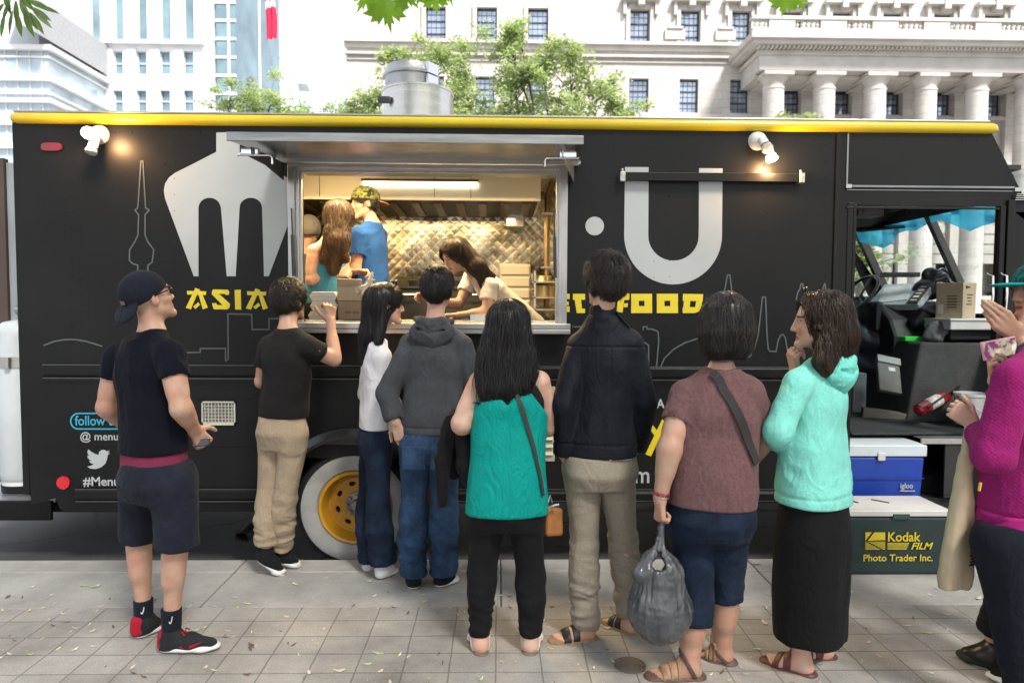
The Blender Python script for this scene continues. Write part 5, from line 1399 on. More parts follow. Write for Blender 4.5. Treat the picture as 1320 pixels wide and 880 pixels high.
# mirror device and flap at the top of the doorway
p = at(1118, 273, .5); b = MB(); b.box(p[0]-.09, p[0]+.09, .45, .6, p[2]-.035, p[2]+.05); b.box(p[0]-.06, p[0]+.06, .44, .45, p[2]-.02, p[2]+.02); b.build('radio', mat("radio_grey", (.10, .10, .10), .5, var=.5, scale=25), TR, bevel=.006)
p0, p1 = at(1100, 297, 1.5), at(1172, 290, 1.5)
b = MB(); b.obox((p0+p1)/2, p1-p0, (0, 1, .15), (0, -.15, 1), np.linalg.norm(p1-p0)/2, .12, .012); b.build('sun_visor', M_cab, TR, bevel=.01)
p = at(1150, 268, .9); b = MB(); b.ell((p[0], .9, p[2]+.02), .09, .06, .05); b.tube([(p[0]+.1, .9, p[2]+.05), (p[0]+.12, .9, p[2]-.06)], .006, 6); b.build('mirror', M_cab, TR, smooth=True)
# ================================================================== LOOSE THINGS
def cooler(name, x0, x1, y0, y1, z0, z1, m_body, m_lid, label, lid_h, handle=False):
 C_ = empty(name, ((x0+x1)/2, (y0+y1)/2, z0), label, 'cooler')
 zl = z1-lid_h
 b = MB(); t = .012
 b.add([(x0+t, y0+t, z0), (x1-t, y0+t, z0), (x1-t, y1-t, z0), (x0+t, y1-t, z0), (x0, y0, zl), (x1, y0, zl), (x1, y1, zl), (x0, y1, zl)],
  [(0, 3, 2, 1), (4, 5, 6, 7), (0, 1, 5, 4), (1, 2, 6, 5), (2, 3, 7, 6), (3, 0, 4, 7)])
 b.build('body', m_body, C_, bevel=.018, segs=4, smooth=True)
 b = MB(); g = .008
 b.box(x0-g, x1+g, y0-g, y1+g, zl+.002, z1-.012); b.add([(x0+.002, y0+.004, z1-.012), (x1-.002, y0+.004, z1-.012), (x1-.002, y1-.004, z1-.012), (x0+.002, y1-.004, z1-.012), (x0+.03, y0+.035, z1), (x1-.03, y0+.035, z1), (x1-.03, y1-.035, z1), (x0+.03, y1-.035, z1)],
  [(0, 3, 2, 1), (4, 5, 6, 7), (0, 1, 5, 4), (1, 2, 6, 5), (2, 3, 7, 6), (3, 0, 4, 7)])
 b.build('lid', m_lid, C_, bevel=.008, segs=3, smooth=True)
 return C_, zl
# green film-maker's cooler on the pavement
yc = gnd(1150, 741.5)[1]
x0, x1 = at(1090, 700, yc)[0], at(1223, 700, yc)[0]
zt = at(1150, 657, yc)[2]
M_lidw = mat("lid_white", (.62, .62, .60), .5, var=.05, scale=4, dirt=(.42, .41, .38), dirt_amt=.35)
KC, zl = cooler('cooler', x0, x1, yc, min(-.03, yc+.29), 0.0, zt+.012, mat("cooler_green", (.014, .033, .032), .5, var=.15, scale=8, bump=.1), M_lidw,
  'dark green cooler with white lid and yellow lettering, standing on the pavement', .052)
M_ylet = mat("cooler_yellow", (.66, .52, .02), .5)
yl = yc-.0022
def zlt(x): return yl
text("Kodak", 'lettering', M_ylet, pbox(1144.5, 685.5, 1187, 697.5, yl), KC, bold=.018, y=yl)
text("FILM", 'lettering', M_ylet, pbox(1174.5, 698.8, 1203, 707.6, yl), KC, bold=.02, y=yl-.0004, shear=.3)
text("Photo Trader Inc.", 'lettering', M_ylet, pbox(1113, 714, 1202.5, 723, yl), KC, bold=.01, y=yl)
b = MB()
def pl3(pts, k=0): b.add([(at(*q, yl)[0], yl-.0003*k, at(*q, yl)[2]) for q in pts], [list(range(len(pts)))[::-1]])
pl3([(1115.5, 696.5), (1115.5, 685.7), (1124, 685.7)]); pl3([(1127, 685.7), (1141, 685.7), (1141, 695.5), (1118.5, 696.5)])
for i in range(7):
 ya = 697.6+i*1.55; cut = 1119+i*3
 pl3([(1115.5, ya), (max(1117, min(cut-3, 1141)), ya), (max(1117, min(cut-2.2, 1141)), ya+.85), (1115.5, ya+.85)], 1)
 pl3([(min(cut, 1139), ya), (1141, ya), (1141, ya+.85), (min(cut+1, 1139.5), ya+.85)], 2)
 if i > 0: pl3([(1144, ya), (1173-i*.7, ya), (1172.6-i*.7, ya+.8), (1144, ya+.8)], 1)
b.build('emblem', M_ylet, KC)
b = MB(); xm = at(1161, 660, yc)[0]; b.box(xm-.05, xm+.05, yc-.011, yc, zl-.012, zl+.020); b.build('latch', mat("cooler_green2", (.03, .07, .065), .5), KC, bevel=.004)
b = MB(); lz = zt+.0135
for cx0, cx1 in ((1098, 1106), (1129, 1146), (1204, 1212)):
 p, q = at(cx0, 645, yc+.12), at(cx1, 652, yc+.10); b.bar((p[0], yc+.17, lz), (q[0]-.0, yc+.10, lz), .014, .004)
b.build('lid_groove', M_dark, KC)
# blue cooler in the step well
yb = .055
x0, x1 = at(1085, 610, yb)[0], at(1192, 610, yb)[0]
zt = at(1140, 573, yb)[2]
BC, zl = cooler('cooler', x0, x1, yb, yb+.33, DB-.011, zt+.010, mat("cooler_blue", (.010, .050, .36), .38, var=.08, scale=5), mat("lid_paleblue", (.60, .67, .72), .4, var=.05),
  'blue cooler with a pale lid, standing in the cab step well', .088)
text("igloo", 'lettering', M_ltr, pbox(1160.5, 622, 1177, 631.5, yb-.003), BC, bold=.02, y=yb-.0035)
b = MB(); p, q = at(1160, 631.7, yb-.004), at(1179.5, 633, yb-.004); b.box(p[0], q[0], yb-.004, yb-.003, q[2], p[2]); b.build('lettering_rule', M_ltr, BC)
b = MB(); xm = at(1135, 590, yb)[0]; b.box(xm-.024, xm+.024, yb-.018, yb-.006, zl-.022, zl+.028); b.build('latch', M_lidw, BC, bevel=.004)
b = MB(); b.box(x1-.035, x1+.012, yb+.2, yb+.27, zl+.01, zl+.075); b.build('hinge', mat("hinge_blue", (.02, .05, .40), .4), BC, bevel=.008)
b = MB(); b.box(x0+.01, x1-.005, yb-.0065, yb-.001, (zl+DB)/2-.004, (zl+DB)/2); b.build('body_rib', mat("cooler_blue", (.018, .035, .34)), BC)
# fire extinguisher lying on the mat
a, c = at(1183, 529, .45), at(1225, 507, .62)
a[2] = max(a[2], zfl+.075)
FE = empty('fire_extinguisher', (a[0], .5, zfl), 'red fire extinguisher lying on the cab floor', 'fire extinguisher')
d = nrm(c-a); L_ = np.linalg.norm(c-a)
MB().lathe([(0, -.01), (.026, -.006), (.041, .01), (.043, .03), (.043, L_*.78), (.038, L_*.86), (.02, L_*.95), (.018, L_)], a, d, n=24).build('cylinder', mat("red_enamel", (.30, .010, .016), .25, coat=.5, var=.08), FE, smooth=True)
MB().lathe([(.0435, L_*.28), (.0439, L_*.28), (.0439, L_*.62), (.0435, L_*.62)], a, d, n=24).build('label_band', mat("paper_label", (.50, .47, .45), .6, var=.4, scale=40), FE, smooth=True)
b = MB(); e = a+d*L_; b.tube([e, e+d*.04], .02, 10); b.bar(e+d*.03, e+d*.11+V3(0, 0, .02), .02, .012); b.bar(e+d*.02, e+d*.10-V3(0, 0, .01), .02, .012); b.tube([e+d*.02, e+d*.02+V3(-.04, -.05, .02), a+d*.1+V3(-.03, -.065, .0)], .008, 8)
b.build('valve', mat("valve_black", (.03, .03, .03), .4), FE)
# white pail, boxes, clutter in the cab
p = at(1252, 514, .52); p[2] = zfl+.022
b = MB(); b.lathe([(0, 0), (.088, .0), (.092, .01), (.105, .2), (.112, .205), (.112, .225), (.105, .226), (.098, .2), (.088, .02)], (p[0], .52, p[2]), n=32)
bb = b.build('bucket', M_wpl, smooth=True, loc=(p[0], .52, p[2])); tag(bb, 'white plastic bucket beside the red fire extinguisher', 'bucket')
b = MB(); b.tube([(p[0]-.108, .52, p[2]+.20), (p[0]-.09, .42, p[2]+.15), (p[0], .405, p[2]+.11), (p[0]+.09, .42, p[2]+.15), (p[0]+.108, .52, p[2]+.2)], .004, 6); b.build('handle', M_chr, bb, smooth=True)
M_card = mat("cardboard", (.34, .24, .145), .85, var=.1, scale=6)
M_card2 = mat("cardboard_pale", (.44, .35, .23), .85, var=.08, scale=6)
M_tape = mat("box_tape", (.40, .30, .19), .4)
def carton(name, c, yaw, sx, sy, sz, label, m=M_card, marks=True, group=None):
 B_ = empty(name, c, label, 'box', group)
 u = V3(math.cos(yaw), math.sin(yaw), 0); v = V3(-u[1], u[0], 0); c = V3(*c)
 MB().obox(c+V3(0, 0, sz/2), u, v, (0, 0, 1), sx/2, sy/2, sz/2).build('carton', m, B_, bevel=.003)
 MB().obox(c+V3(0, 0, sz+.0008), u, v, (0, 0, 1), sx/2, .022, .0007).build('tape', M_tape, B_)
 b = MB(); b.obox(c+V3(0, 0, sz+.0018)+v*0, u, v, (0, 0, 1), sx/2-.002, .0012, .0004)
 return B_, c, u, v
yb_ = .84
pa, pb = at(1219, 409, yb_), at(1270, 409, yb_)
cz = at(1243, 410, yb_)[2]; hz_ = at(1243, 364, yb_)[2]-cz
B_, c, u, v = carton('cardboard_box', ((pa[0]+pb[0])/2-.01, yb_+.10, cz), RAD(32), .21, .19, hz_, 'brown cardboard box with dark print on a white tray in the cab', M_card2)
def mark(pts_c, half_u, half_z, face, m, parent, dz):
 n = -v if face == 'v' else u
 t = u if face == 'v' else v
 hs = .19/2 if face == 'v' else .21/2
 if face == 'u': n = -u; t = v; hs = .21/2
 MB().obox(c+n*(hs+.0012)+t*pts_c+V3(0, 0, dz), t, n, (0, 0, 1), half_u, .0006, half_z).build('print_mark', m, parent)
M_ink = mat("ink", (.05, .04, .035), .8)
for k in range(4): mark(.0-.01*(k % 2), .045-.008*(k % 3), .004, 'v', M_ink, B_, hz_*(.66-.09*k))
mark(-.03, .03, .006, 'v', M_ink, B_, hz_*.87); mark(-.055, .012, .012, 'v', M_ink, B_, hz_*.87)
for k in range(5): mark(-.02, .035, .0035, 'u', M_ink, B_, hz_*(.62-.08*k))
mark(.06, .02, .035, 'u', mat("paper_white", (.6, .58, .55), .7), B_, hz_*.25)
p0, p1 = at(1232, 423, yb_), at(1272, 423, yb_)
b = MB(); b.box(p0[0]-.08, p1[0]+.04, yb_-.06, yb_+.26, p0[2]-.01, cz-.008); b.box(p0[0]-.09, p1[0]+.05, yb_-.07, yb_+.27, cz-.02, cz-.002)
tr = b.build('foam_tray', M_wpl, bevel=.006, loc=(p0[0], yb_, p0[2])); tag(tr, 'white foam tray under the printed cardboard box in the cab', 'tray')
b = MB(); b.box(p0[0]-.05, p1[0]+.22, yb_-.02, yb_+.24, TZ(440, 1200, 1.0)+.021, p0[2]-.012)
tag(b.build('cab_cabinet', M_cab, bevel=.01, loc=(p0[0]+.1, yb_, zfl)), 'black low cabinet in the cab carrying the white tray', 'cabinet')
# papers tray on the dash
q = [at(1133, 398, 1.35), at(1172, 398, 1.15), at(1190, 362, 1.35), at(1150, 358, 1.65)]
cen = sum(q)/4; uu = nrm(q[1]-q[0]); vv = nrm(q[3]-q[0]); nn = nrm(np.cross(uu, vv)); vv = np.cross(nn, uu)
DC = empty('paper_tray', cen, 'clear tray of papers and a black lettered plate on the dashboard', 'tray')
MB().obox(cen-nn*.03, uu, vv, nn, .20, .16, .03).build('tray', mat("tray_grey", (.36, .42, .44), .3, var=.25, scale=9), DC, bevel=.008)
MB().obox(cen+nn*.004-uu*.04, uu+vv*.2, vv-uu*.2, nn, .11, .12, .003).build('paper', mat("paper_sheet", (.55, .58, .58), .6, var=.2, scale=14), DC)
b = MB(); b.obox(cen+nn*.012+uu*.155, uu, vv, nn, .04, .15, .005); pl_ = b.build('plate', M_ink, DC)
b = MB()
for k in range(6): b.obox(cen+nn*.0185+uu*.155+vv*(-.12+k*.048), uu, vv, nn, .022, .006+.006*(k % 2), .001)
b.build('plate_bars', mat("paper_white", (.6, .58, .55), .7), pl_)
MB().obox(at(1160, 357, 1.7)+V3(0, 0, .02), (1, -.1, 0), (.1, 1, 0), (0, 0, 1), .15, .05, .02).build('binder', M_cab, DC, bevel=.006)
def blob(prims, k=.03, h=.012, amp=.0, fr=14, m=None, name='x', parent=None, loc=None, seed=0):
 S = Sdf(prims, k); v, q = S.mesh(h, smooth=2)
 if amp:
  n = vnormals(v, q); w = 1-np.abs(vnoise(v*fr+seed)); v = v+n*((w-.6)*amp)[:, None]
 o0 = ORG[parent] if parent is not None else np.array(loc, dtype=float)
 return link_mesh(name, np_mesh(name, v-o0, quads=q), m, parent, loc)
M_nyl = mat("nylon_black", (.014, .015, .019), .42, var=.4, scale=9, bump=.3, bscale=40)
p = at(1205, 370, 1.05)
BP = empty('backpack', (p[0], 1.3, p[2]-.12), 'black backpack slumped on the dashboard beside the cardboard box', 'backpack')
blob([cone(at(1190, 374, 1.35), at(1222, 368, 1.3), .085, .095), cone(at(1198, 354, 1.35), at(1212, 358, 1.3), .055, .065), ball(at(1184, 382, 1.35), .08)], m=M_nyl, name='bag', parent=BP, amp=.022, fr=13)
b = MB(); b.tube([at(1203, 378, 1.15), at(1207, 361, 1.13), at(1219, 357, 1.13), at(1226, 366, 1.13)], .008, 6); b.tube([at(1207, 350, 1.2), at(1214, 346, 1.2), at(1224, 352, 1.2), at(1229, 362, 1.2)], .011, 6)
b.build('strap', M_nyl, BP, smooth=True)
p = at(1205, 400, .95)
o = blob([cone(at(1190, 406, 1.15), at(1222, 400, 1.15), .07, .06), cone(at(1182, 416, 1.15), at(1200, 402, 1.15), .06, .05)], m=M_nyl, name='jacket_heap', loc=(p[0], .95, p[2]-.1), amp=.03, fr=11, seed=5)
tag(o, 'dark jacket heaped in front of the black backpack', 'jacket')
p = at(1200, 425, .9)
o = blob([cone(at(1196, 434, .9), at(1206, 418, .92), .042, .035), cone(at(1208, 436, .88), at(1222, 418, .9), .04, .05)], m=fabric("grey_shirt", (.12, .125, .13), var=.6, scale=14), name='cloth_heap', loc=(p[0], .9, p[2]-.08), amp=.02, fr=15, seed=9)
tag(o, 'crumpled grey and black cloth on the engine cover', 'cloth')
p = at(1181, 438, .96)
b = MB(); b.obox((p[0], 1.02, zt_+.015), (1, .08, 0), (-.08, 1, 0), (0, 0, 1), .075, .04, .016)
zec = TZ(440, 1200, 1.0)
b = MB(); b.obox((p[0], 1.02, zec+.02), (1, .08, 0), (-.08, 1, 0), (0, 0, 1), .08, .04, .018)
tag(b.build('green_case', mat("neon_green", (.03, .62, .05), .35), bevel=.006, loc=(p[0], 1.02, zec)), 'bright green flat case lying on the engine cover', 'case')
# beige control box and steps
c0, c1 = at(1122, 512, .80), at(1152, 462, 1.0)
CB = empty('control_box', (c0[0], .85, zfl), 'grey green metal box with a paper label leaning on the engine cover', 'box')
uu = nrm(at(1160, 520, .78)-at(1122, 512, .80)); vv = nrm(c1-c0); nn = nrm(np.cross(uu, vv)); vv = np.cross(nn, uu)
cen = at(1145, 484, .88)
MB().obox(cen-nn*.0, uu, vv, nn, .085, .15, .02).build('case', mat("box_olive", (.12, .125, .11), .6, var=.25, scale=10), CB, bevel=.008)
MB().obox(cen+nn*.022+vv*.125, uu, vv, nn, .088, .03, .012).build('top_strip', mat("strip_grey", (.34, .34, .32), .5), CB, bevel=.003)
MB().obox(cen+nn*.022+uu*.02+vv*.05, uu+vv*.1, vv-uu*.1, nn, .024, .016, .001).build('paper_label', mat("paper_sheet", (.55, .58, .58)), CB)
b = MB(); p = at(1125, 533, .80); b.obox(p+V3(.12, .03, -.03), (1, -.33, -.12), (.33, 1, 0), (.12, 0, 1), .17, .05, .05); b.obox(p+V3(.12, .03, -.13), (1, -.33, -.12), (.33, 1, 0), (.12, 0, 1), .19, .06, .045)
o = b.build('low_step', mat("step_olive", (.15, .14, .115), .7, var=.3, scale=12), bevel=.006, loc=(p[0]+.12, .85, zfl)); tag(o, 'pair of dusty olive boxes forming a low step under the grey metal box', 'step')
p = at(1102, 500, 1.2)
b = MB(); b.box(p[0]-.04, p[0]+.07, 1.15, 1.4, zfl, at(1102, 480, 1.2)[2]); tag(b.build('floor_bin', mat("bin_grey", (.25, .26, .27), .5), bevel=.01, loc=(p[0], 1.2, zfl)), 'pale grey bin on the cab floor beneath the steering wheel', 'bin')
p = at(1118, 440, 1.5)
o = blob([cone(at(1100, 432, 1.5), at(1140, 440, 1.4), .12, .10), cone(at(1105, 470, 1.5), at(1125, 470, 1.4), .12, .1)], m=mat("seat_navy", (.018, .022, .034), .55, var=.3, scale=7), name='driver_seat', loc=(p[0], 1.5, zfl), amp=.02, fr=9)
tag(o, 'dark padded driver seat below the steering wheel', 'seat')
# gas cylinder on the rear step
gy = .45; gx = at(31, 500, gy)[0]
zb0 = zs
GC = empty('gas_cylinder', (gx, gy, zs), 'tall white gas cylinder strapped upright on the rear step', 'gas cylinder')
gz = at(20, 413, gy-.2)[2]; zb_ = zs
rr_ = .155
MB().lathe([(rr_*.93, zb_+.085), (rr_, zb_+.12), (rr_, gz-.10), (rr_*.93, gz-.05), (rr_*.7, gz-.015), (rr_*.3, gz), (0, gz+.002)], (gx, gy, 0), n=40).build('tank', mat("tank_white", (.58, .62, .64), .38, var=.08, scale=3, dirt=(.33, .31, .28), dirt_amt=.5), GC, smooth=True)
MB().lathe([(rr_*.85, zb_+.04), (rr_*.88, zb_+.09), (rr_*.9, zb_+.045)], (gx, gy, 0), n=32).build('foot_ring', M_wpl, GC, smooth=True)
MB().lathe([(rr_*.9, zb_), (rr_*.93, zb_+.005), (rr_*.93, zb_+.05), (rr_*.8, zb_+.05)], (gx, gy, 0), n=32).build('base_ring', M_blk2, GC, smooth=True)
zm_ = at(20, 468, gy-.2)[2]
b = MB(); b.lathe([(rr_, zm_-.035), (rr_+.006, zm_-.035), (rr_+.006, zm_+.035), (rr_, zm_+.035)], (gx, gy, 0), n=40); b.box(gx+.0, gx+.03, gy-rr_-.03, gy-rr_, zm_-.034, zm_+.034)
b.build('strap', M_alu, GC, smooth=True)
b = MB(); b.tube([(gx, gy, gz-.01), (gx, gy, gz+.06)], .025, 12); b.tube([(gx-.03, gy, gz+.07), (gx+.03, gy, gz+.07)], .03, 10); b.build('valve', M_alu, GC, smooth=True)
# silver car parked across the road (only its tail shows past the truck)
YC = 11.0
xr = at(19, 430, YC)[0]; xl = xr-4.4; zg = ZR
CAR = empty('parked_car', ((xr+xl)/2, YC+.9, zg), 'silver blue estate car parked across the road behind the truck', 'car')
prof = [(xl, .55), (xl+.1, .95), (xl+1.1, 1.08), (xl+1.75, 1.72), (xl+3.6, 1.86), (xr-.18, 1.62), (xr-.04, 1.15), (xr, .62), (xr-.1, .42), (xr-.45, .36)]+[(xr-.85+.36*math.cos(a), .36+.36*math.sin(a)) for a in np.linspace(.05, 3.1, 9)]+[(xl+.85+.36*math.cos(a), .36+.36*math.sin(a)) for a in np.linspace(.05, 3.1, 9)]+[(xl+.2, .36)]
M_car = mat("car_silver", (.42, .50, .58), .28, .3, coat=.5, var=.04)
b = MB(); b.prism([(x, z+zg) for x, z in prof], YC, YC+1.8); b.build('body', M_car, CAR, bevel=.05, segs=3)
for pts in ([(xl+1.35, 1.12), (xl+1.85, 1.62), (xl+2.55, 1.68), (xl+2.55, 1.12)], [(xl+2.62, 1.12), (xl+2.62, 1.68), (xl+3.4, 1.70), (xl+3.4, 1.12)], [(xl+3.47, 1.12), (xl+3.47, 1.70), (xr-.33, 1.56), (xr-.2, 1.14)]):
 b = MB(); b.prism([(x, z+zg) for x, z in pts], YC-.012, YC-.002); b.build('window', M_panedk, CAR)
for xx in (xl+.85, xr-.85):
 b = MB(); b.lathe([(0, -.02), (.19, -.02), (.2, -.03), (.31, -.03), (.33, .02), (.33, .2)], (xx, YC+.02, zg+.33), (0, 1, 0), n=28); w_ = b.build('wheel', M_rub, CAR, smooth=True)
 b = MB(); b.lathe([(0, -.035), (.17, -.034), (.19, -.022)], (xx, YC+.02, zg+.33), (0, 1, 0), n=20); b.build('rim', M_alu, w_, smooth=True)
b = MB(); b.box(xr-.03, xr+.012, YC+.05, YC+.3, zg+.85, zg+1.25); b.build('tail_lamp', mat("red_reflector", (.55, .01, .02)), CAR, bevel=.01)
# ---- on the serving counter
zcn = zc_
def foam(px0, px1, py0, py1, Y, label, grp=None):
 p0, p1 = at(px0, py1, Y), at(px1, py0, Y)
 b = MB(); h_ = p1[2]-p0[2]; w_ = (p1[0]-p0[0])/2; cx = (p0[0]+p1[0])/2
 def ring(s, z): return [(cx-w_*s, Y-.0+.0, z), (cx+w_*s, Y, z), (cx+w_*s, Y+2*w_*s, z), (cx-w_*s, Y+2*w_*s, z)]
 vs = ring(.84, p0[2])+ring(1.0, p0[2]+h_*.48)+ring(1.0, p0[2]+h_*.55)+ring(.80, p1[2])
 fs = [(3, 2, 1, 0), (12, 13, 14, 15)]
 for r0 in (0, 4, 8):
  for i in range(4): fs.append((r0+i, r0+(i+1) % 4, r0+4+(i+1) % 4, r0+4+i))
 b.add(vs, fs); o = b.build('foam_box', mat("foam_white", (.70, .70, .67), .6, var=.05, bump=.15, bscale=200), bevel=.006, smooth=True, loc=(cx, Y, p0[2]))
 b = MB(); b.box(cx-w_*1.03, cx+w_*1.03, Y-.004, Y+2*w_*1.02, p0[2]+h_*.48, p0[2]+h_*.53); b.build('rim', mat("foam_white", (.7, .7, .67)), o, bevel=.003)
 return tag(o, label, 'food box', 'foam boxes on the serving counter')
pz = at(420, 411, .12)
foam(397, 433, 401, 412.6, .14, 'lowest white foam food box of the stack on the serving counter')
foam(400, 435, 388, 400.6, .15, 'middle white foam food box of the stack on the serving counter')
foam(399, 434, 376, 387.6, .15, 'top white foam food box of the stack on the serving counter')
p0, p1 = at(435, 412, .12), at(468, 412, .12); zz_ = at(450, 388, .12)[2]
h1 = zz_-p0[2]
B1, c, u, v = carton('cardboard_box', ((p0[0]+p1[0])/2, .22, p0[2]), RAD(3), p1[0]-p0[0], .19, h1, 'taped brown cardboard box on the serving counter, lower of two')
for k in range(2): MB().obox(c-v*.0958+u*(-.02+.05*k)+V3(0, 0, h1*.4), u, v, (0, 0, 1), .018, .0005, .008).build('print_mark', mat("ink_soft", (.2, .13, .08), .8), B1)
h2 = at(450, 370, .12)[2]-zz_
B2, c2, u, v = carton('cardboard_box', ((p0[0]+p1[0])/2-.002, .225, zz_+.002), RAD(-2), p1[0]-p0[0], .185, h2, 'open brown cardboard box on top of the other on the serving counter', M_card2)
b = MB(); cT = c2+V3(0, 0, h2)
b.add([cT-u*.08-v*.09, cT+u*.08-v*.09, cT+u*.085-v*.13+V3(0, 0, .045), cT-u*.075-v*.12+V3(0, 0, .05)], [(0, 1, 2, 3)]); b.add([cT+u*.082-v*.09, cT+u*.082+v*.09, cT+u*.13+v*.08+V3(0, 0, .05), cT+u*.12-v*.085+V3(0, 0, .055)], [(0, 1, 2, 3)])
fl = b.build('flap', M_card2, B2); sm = fl.modifiers.new('thick', 'SOLIDIFY'); sm.thickness = .004
# crumpled clear bag on the boxes
def film(name, c=(.75, .75, .70), fac=.35):
 if name in _M: return _M[name]
 m, nt, b, N, L = nodes_of(name)
 b.inputs['Base Color'].default_value = (*c, 1); b.inputs['Roughness'].default_value = .22; b.inputs['Specular IOR Level'].default_value = .7
 tr = N("ShaderNodeBsdfTransparent"); tr.inputs[0].default_value = (.95, .94, .90, 1); mx = N("ShaderNodeMixShader"); mx.inputs[0].default_value = fac
 L(tr.outputs[0], mx.inputs[1]); L(b.outputs[0], mx.inputs[2]); L(mx.outputs[0], nt.nodes["Material Output"].inputs['Surface'])
 tc = N("ShaderNodeTexCoord"); n1 = N("ShaderNodeTexVoronoi"); n1.inputs['Scale'].default_value = 30; L(tc.outputs['Object'], n1.inputs['Vector'])
 bp = N("ShaderNodeBump"); bp.inputs['Strength'].default_value = .6; bp.inputs['Distance'].default_value = .02; L(n1.outputs['Distance'], bp.inputs['Height']); L(bp.outputs[0], b.inputs['Normal'])
 _M[name] = m; return m
cb = at(472, 372, .10)
o = blob([cone(at(461, 374, .12), at(478, 366, .10), .022, .012), cone(at(474, 372, .1), at(480, 352, .1), .020, .006), cone(at(472, 378, .10), at(474, 398, .09), .024, .018)], k=.015, h=.005, amp=.014, fr=38, m=film("clear_film", fac=.5), name='plastic_bag', loc=cb)
tag(o, 'crumpled clear plastic bag spilling over the cardboard boxes', 'bag')
# squeeze bottles and trays on the work top
for i, (q, cc, lb) in enumerate(((601, (.75, .72, .62), 'white lidded tub on the work top beside the hoodie wearer'),)):
 p = at(q, 402, .42); b = MB(); b.lathe([(0, 0), (.036, 0), (.04, .045), (.043, .047), (.043, .056), (0, .058)], (p[0], .42, zcn), n=20); tag(b.build('tub', mat("tub_white", cc, .4), smooth=True, loc=(p[0], .42, zcn)), lb, 'tub')
TRY = empty('steel_tray', (at(640, 405, .3)[0], .33, zcn), 'shallow steel tray on the work top under the leaning woman', 'tray')
x_ = at(640, 405, .3)[0]
b = MB(); b.box(x_-.17, x_+.13, .20, .45, zcn+.001, zcn+.006); b.box(x_-.17, x_+.13, .20, .206, zcn+.006, zcn+.04); b.box(x_-.17, x_+.13, .444, .45, zcn+.006, zcn+.04); b.box(x_-.17, x_-.164, .206, .444, zcn+.006, zcn+.04); b.box(x_+.124, x_+.13, .206, .444, zcn+.006, zcn+.04)
b.build('pan', M_ss, TRY)
b = MB(); b.box(x_-.15, x_+.11, .22, .43, zcn+.007, zcn+.03); b.build('food_wrap', mat("wrap_cream", (.55, .50, .36), .7, var=.3, scale=30, bump=.5), TRY, bevel=.01)
# ================================================================== PEOPLE
def loft(bot, top, side, front, ts, ws, ds, off=None, soff=None, pw=2.0):
 """rounded-oval tube along bot->top whose half width / half depth / forward shift follow the given stations"""
 bot = np.asarray(bot, float); top = np.asarray(top, float); ax = top-bot; L = float(np.linalg.norm(ax)); ax = ax/L
 side = nrm(side-ax*np.dot(side, ax)); front = nrm(front-ax*np.dot(front, ax)-side*np.dot(front, side))
 b4, a4, s4, f4_ = [x.astype(f4) for x in (bot, ax, side, front)]
 ts = np.asarray(ts, float); ws = np.asarray(ws, float); ds = np.asarray(ds, float)
 off = np.zeros(len(ts)) if off is None else np.asarray(off, float); soff = np.zeros(len(ts)) if soff is None else np.asarray(soff, float)
 # smooth the stations
 tt = np.linspace(ts[0], ts[-1], 64); ker = np.exp(-np.linspace(-2, 2, 9)**2); ker /= ker.sum()
 def sm(y): z = np.interp(tt, ts, y); zp_ = np.concatenate([np.full(4, z[0]), z, np.full(4, z[-1])]); return np.convolve(zp_, ker, 'valid').astype(f4)
 W, D, O, SO = sm(ws), sm(ds), sm(off), sm(soff)
 def f(P):
  q = P-b4; t = (q@a4)/f4(L); u = np.clip(t, ts[0], ts[-1])
  w = np.interp(u, tt, W).astype(f4); d = np.interp(u, tt, D).astype(f4); o = np.interp(u, tt, O).astype(f4); so = np.interp(u, tt, SO).astype(f4)
  x = np.abs(q@s4-so)/w; y = np.abs(q@f4_-o)/d
  k = (x**pw+y**pw)**(1/pw)
  e = (k-1)*np.minimum(w, d)
  c = np.maximum(t-f4(ts[-1]), f4(ts[0])-t)*f4(L)
  return np.where(c > 0, np.sqrt(np.maximum(e, 0)**2+c*c)+np.minimum(e, 0)*0, np.maximum(e, c-.0))
 m = max(ws.max()+np.abs(soff).max(), ds.max()+np.abs(off).max())
 p0, p1 = bot+ax*ts[0]*L, bot+ax*ts[-1]*L
 return Prim(f, np.minimum(p0, p1)-m, np.maximum(p0, p1)+m)
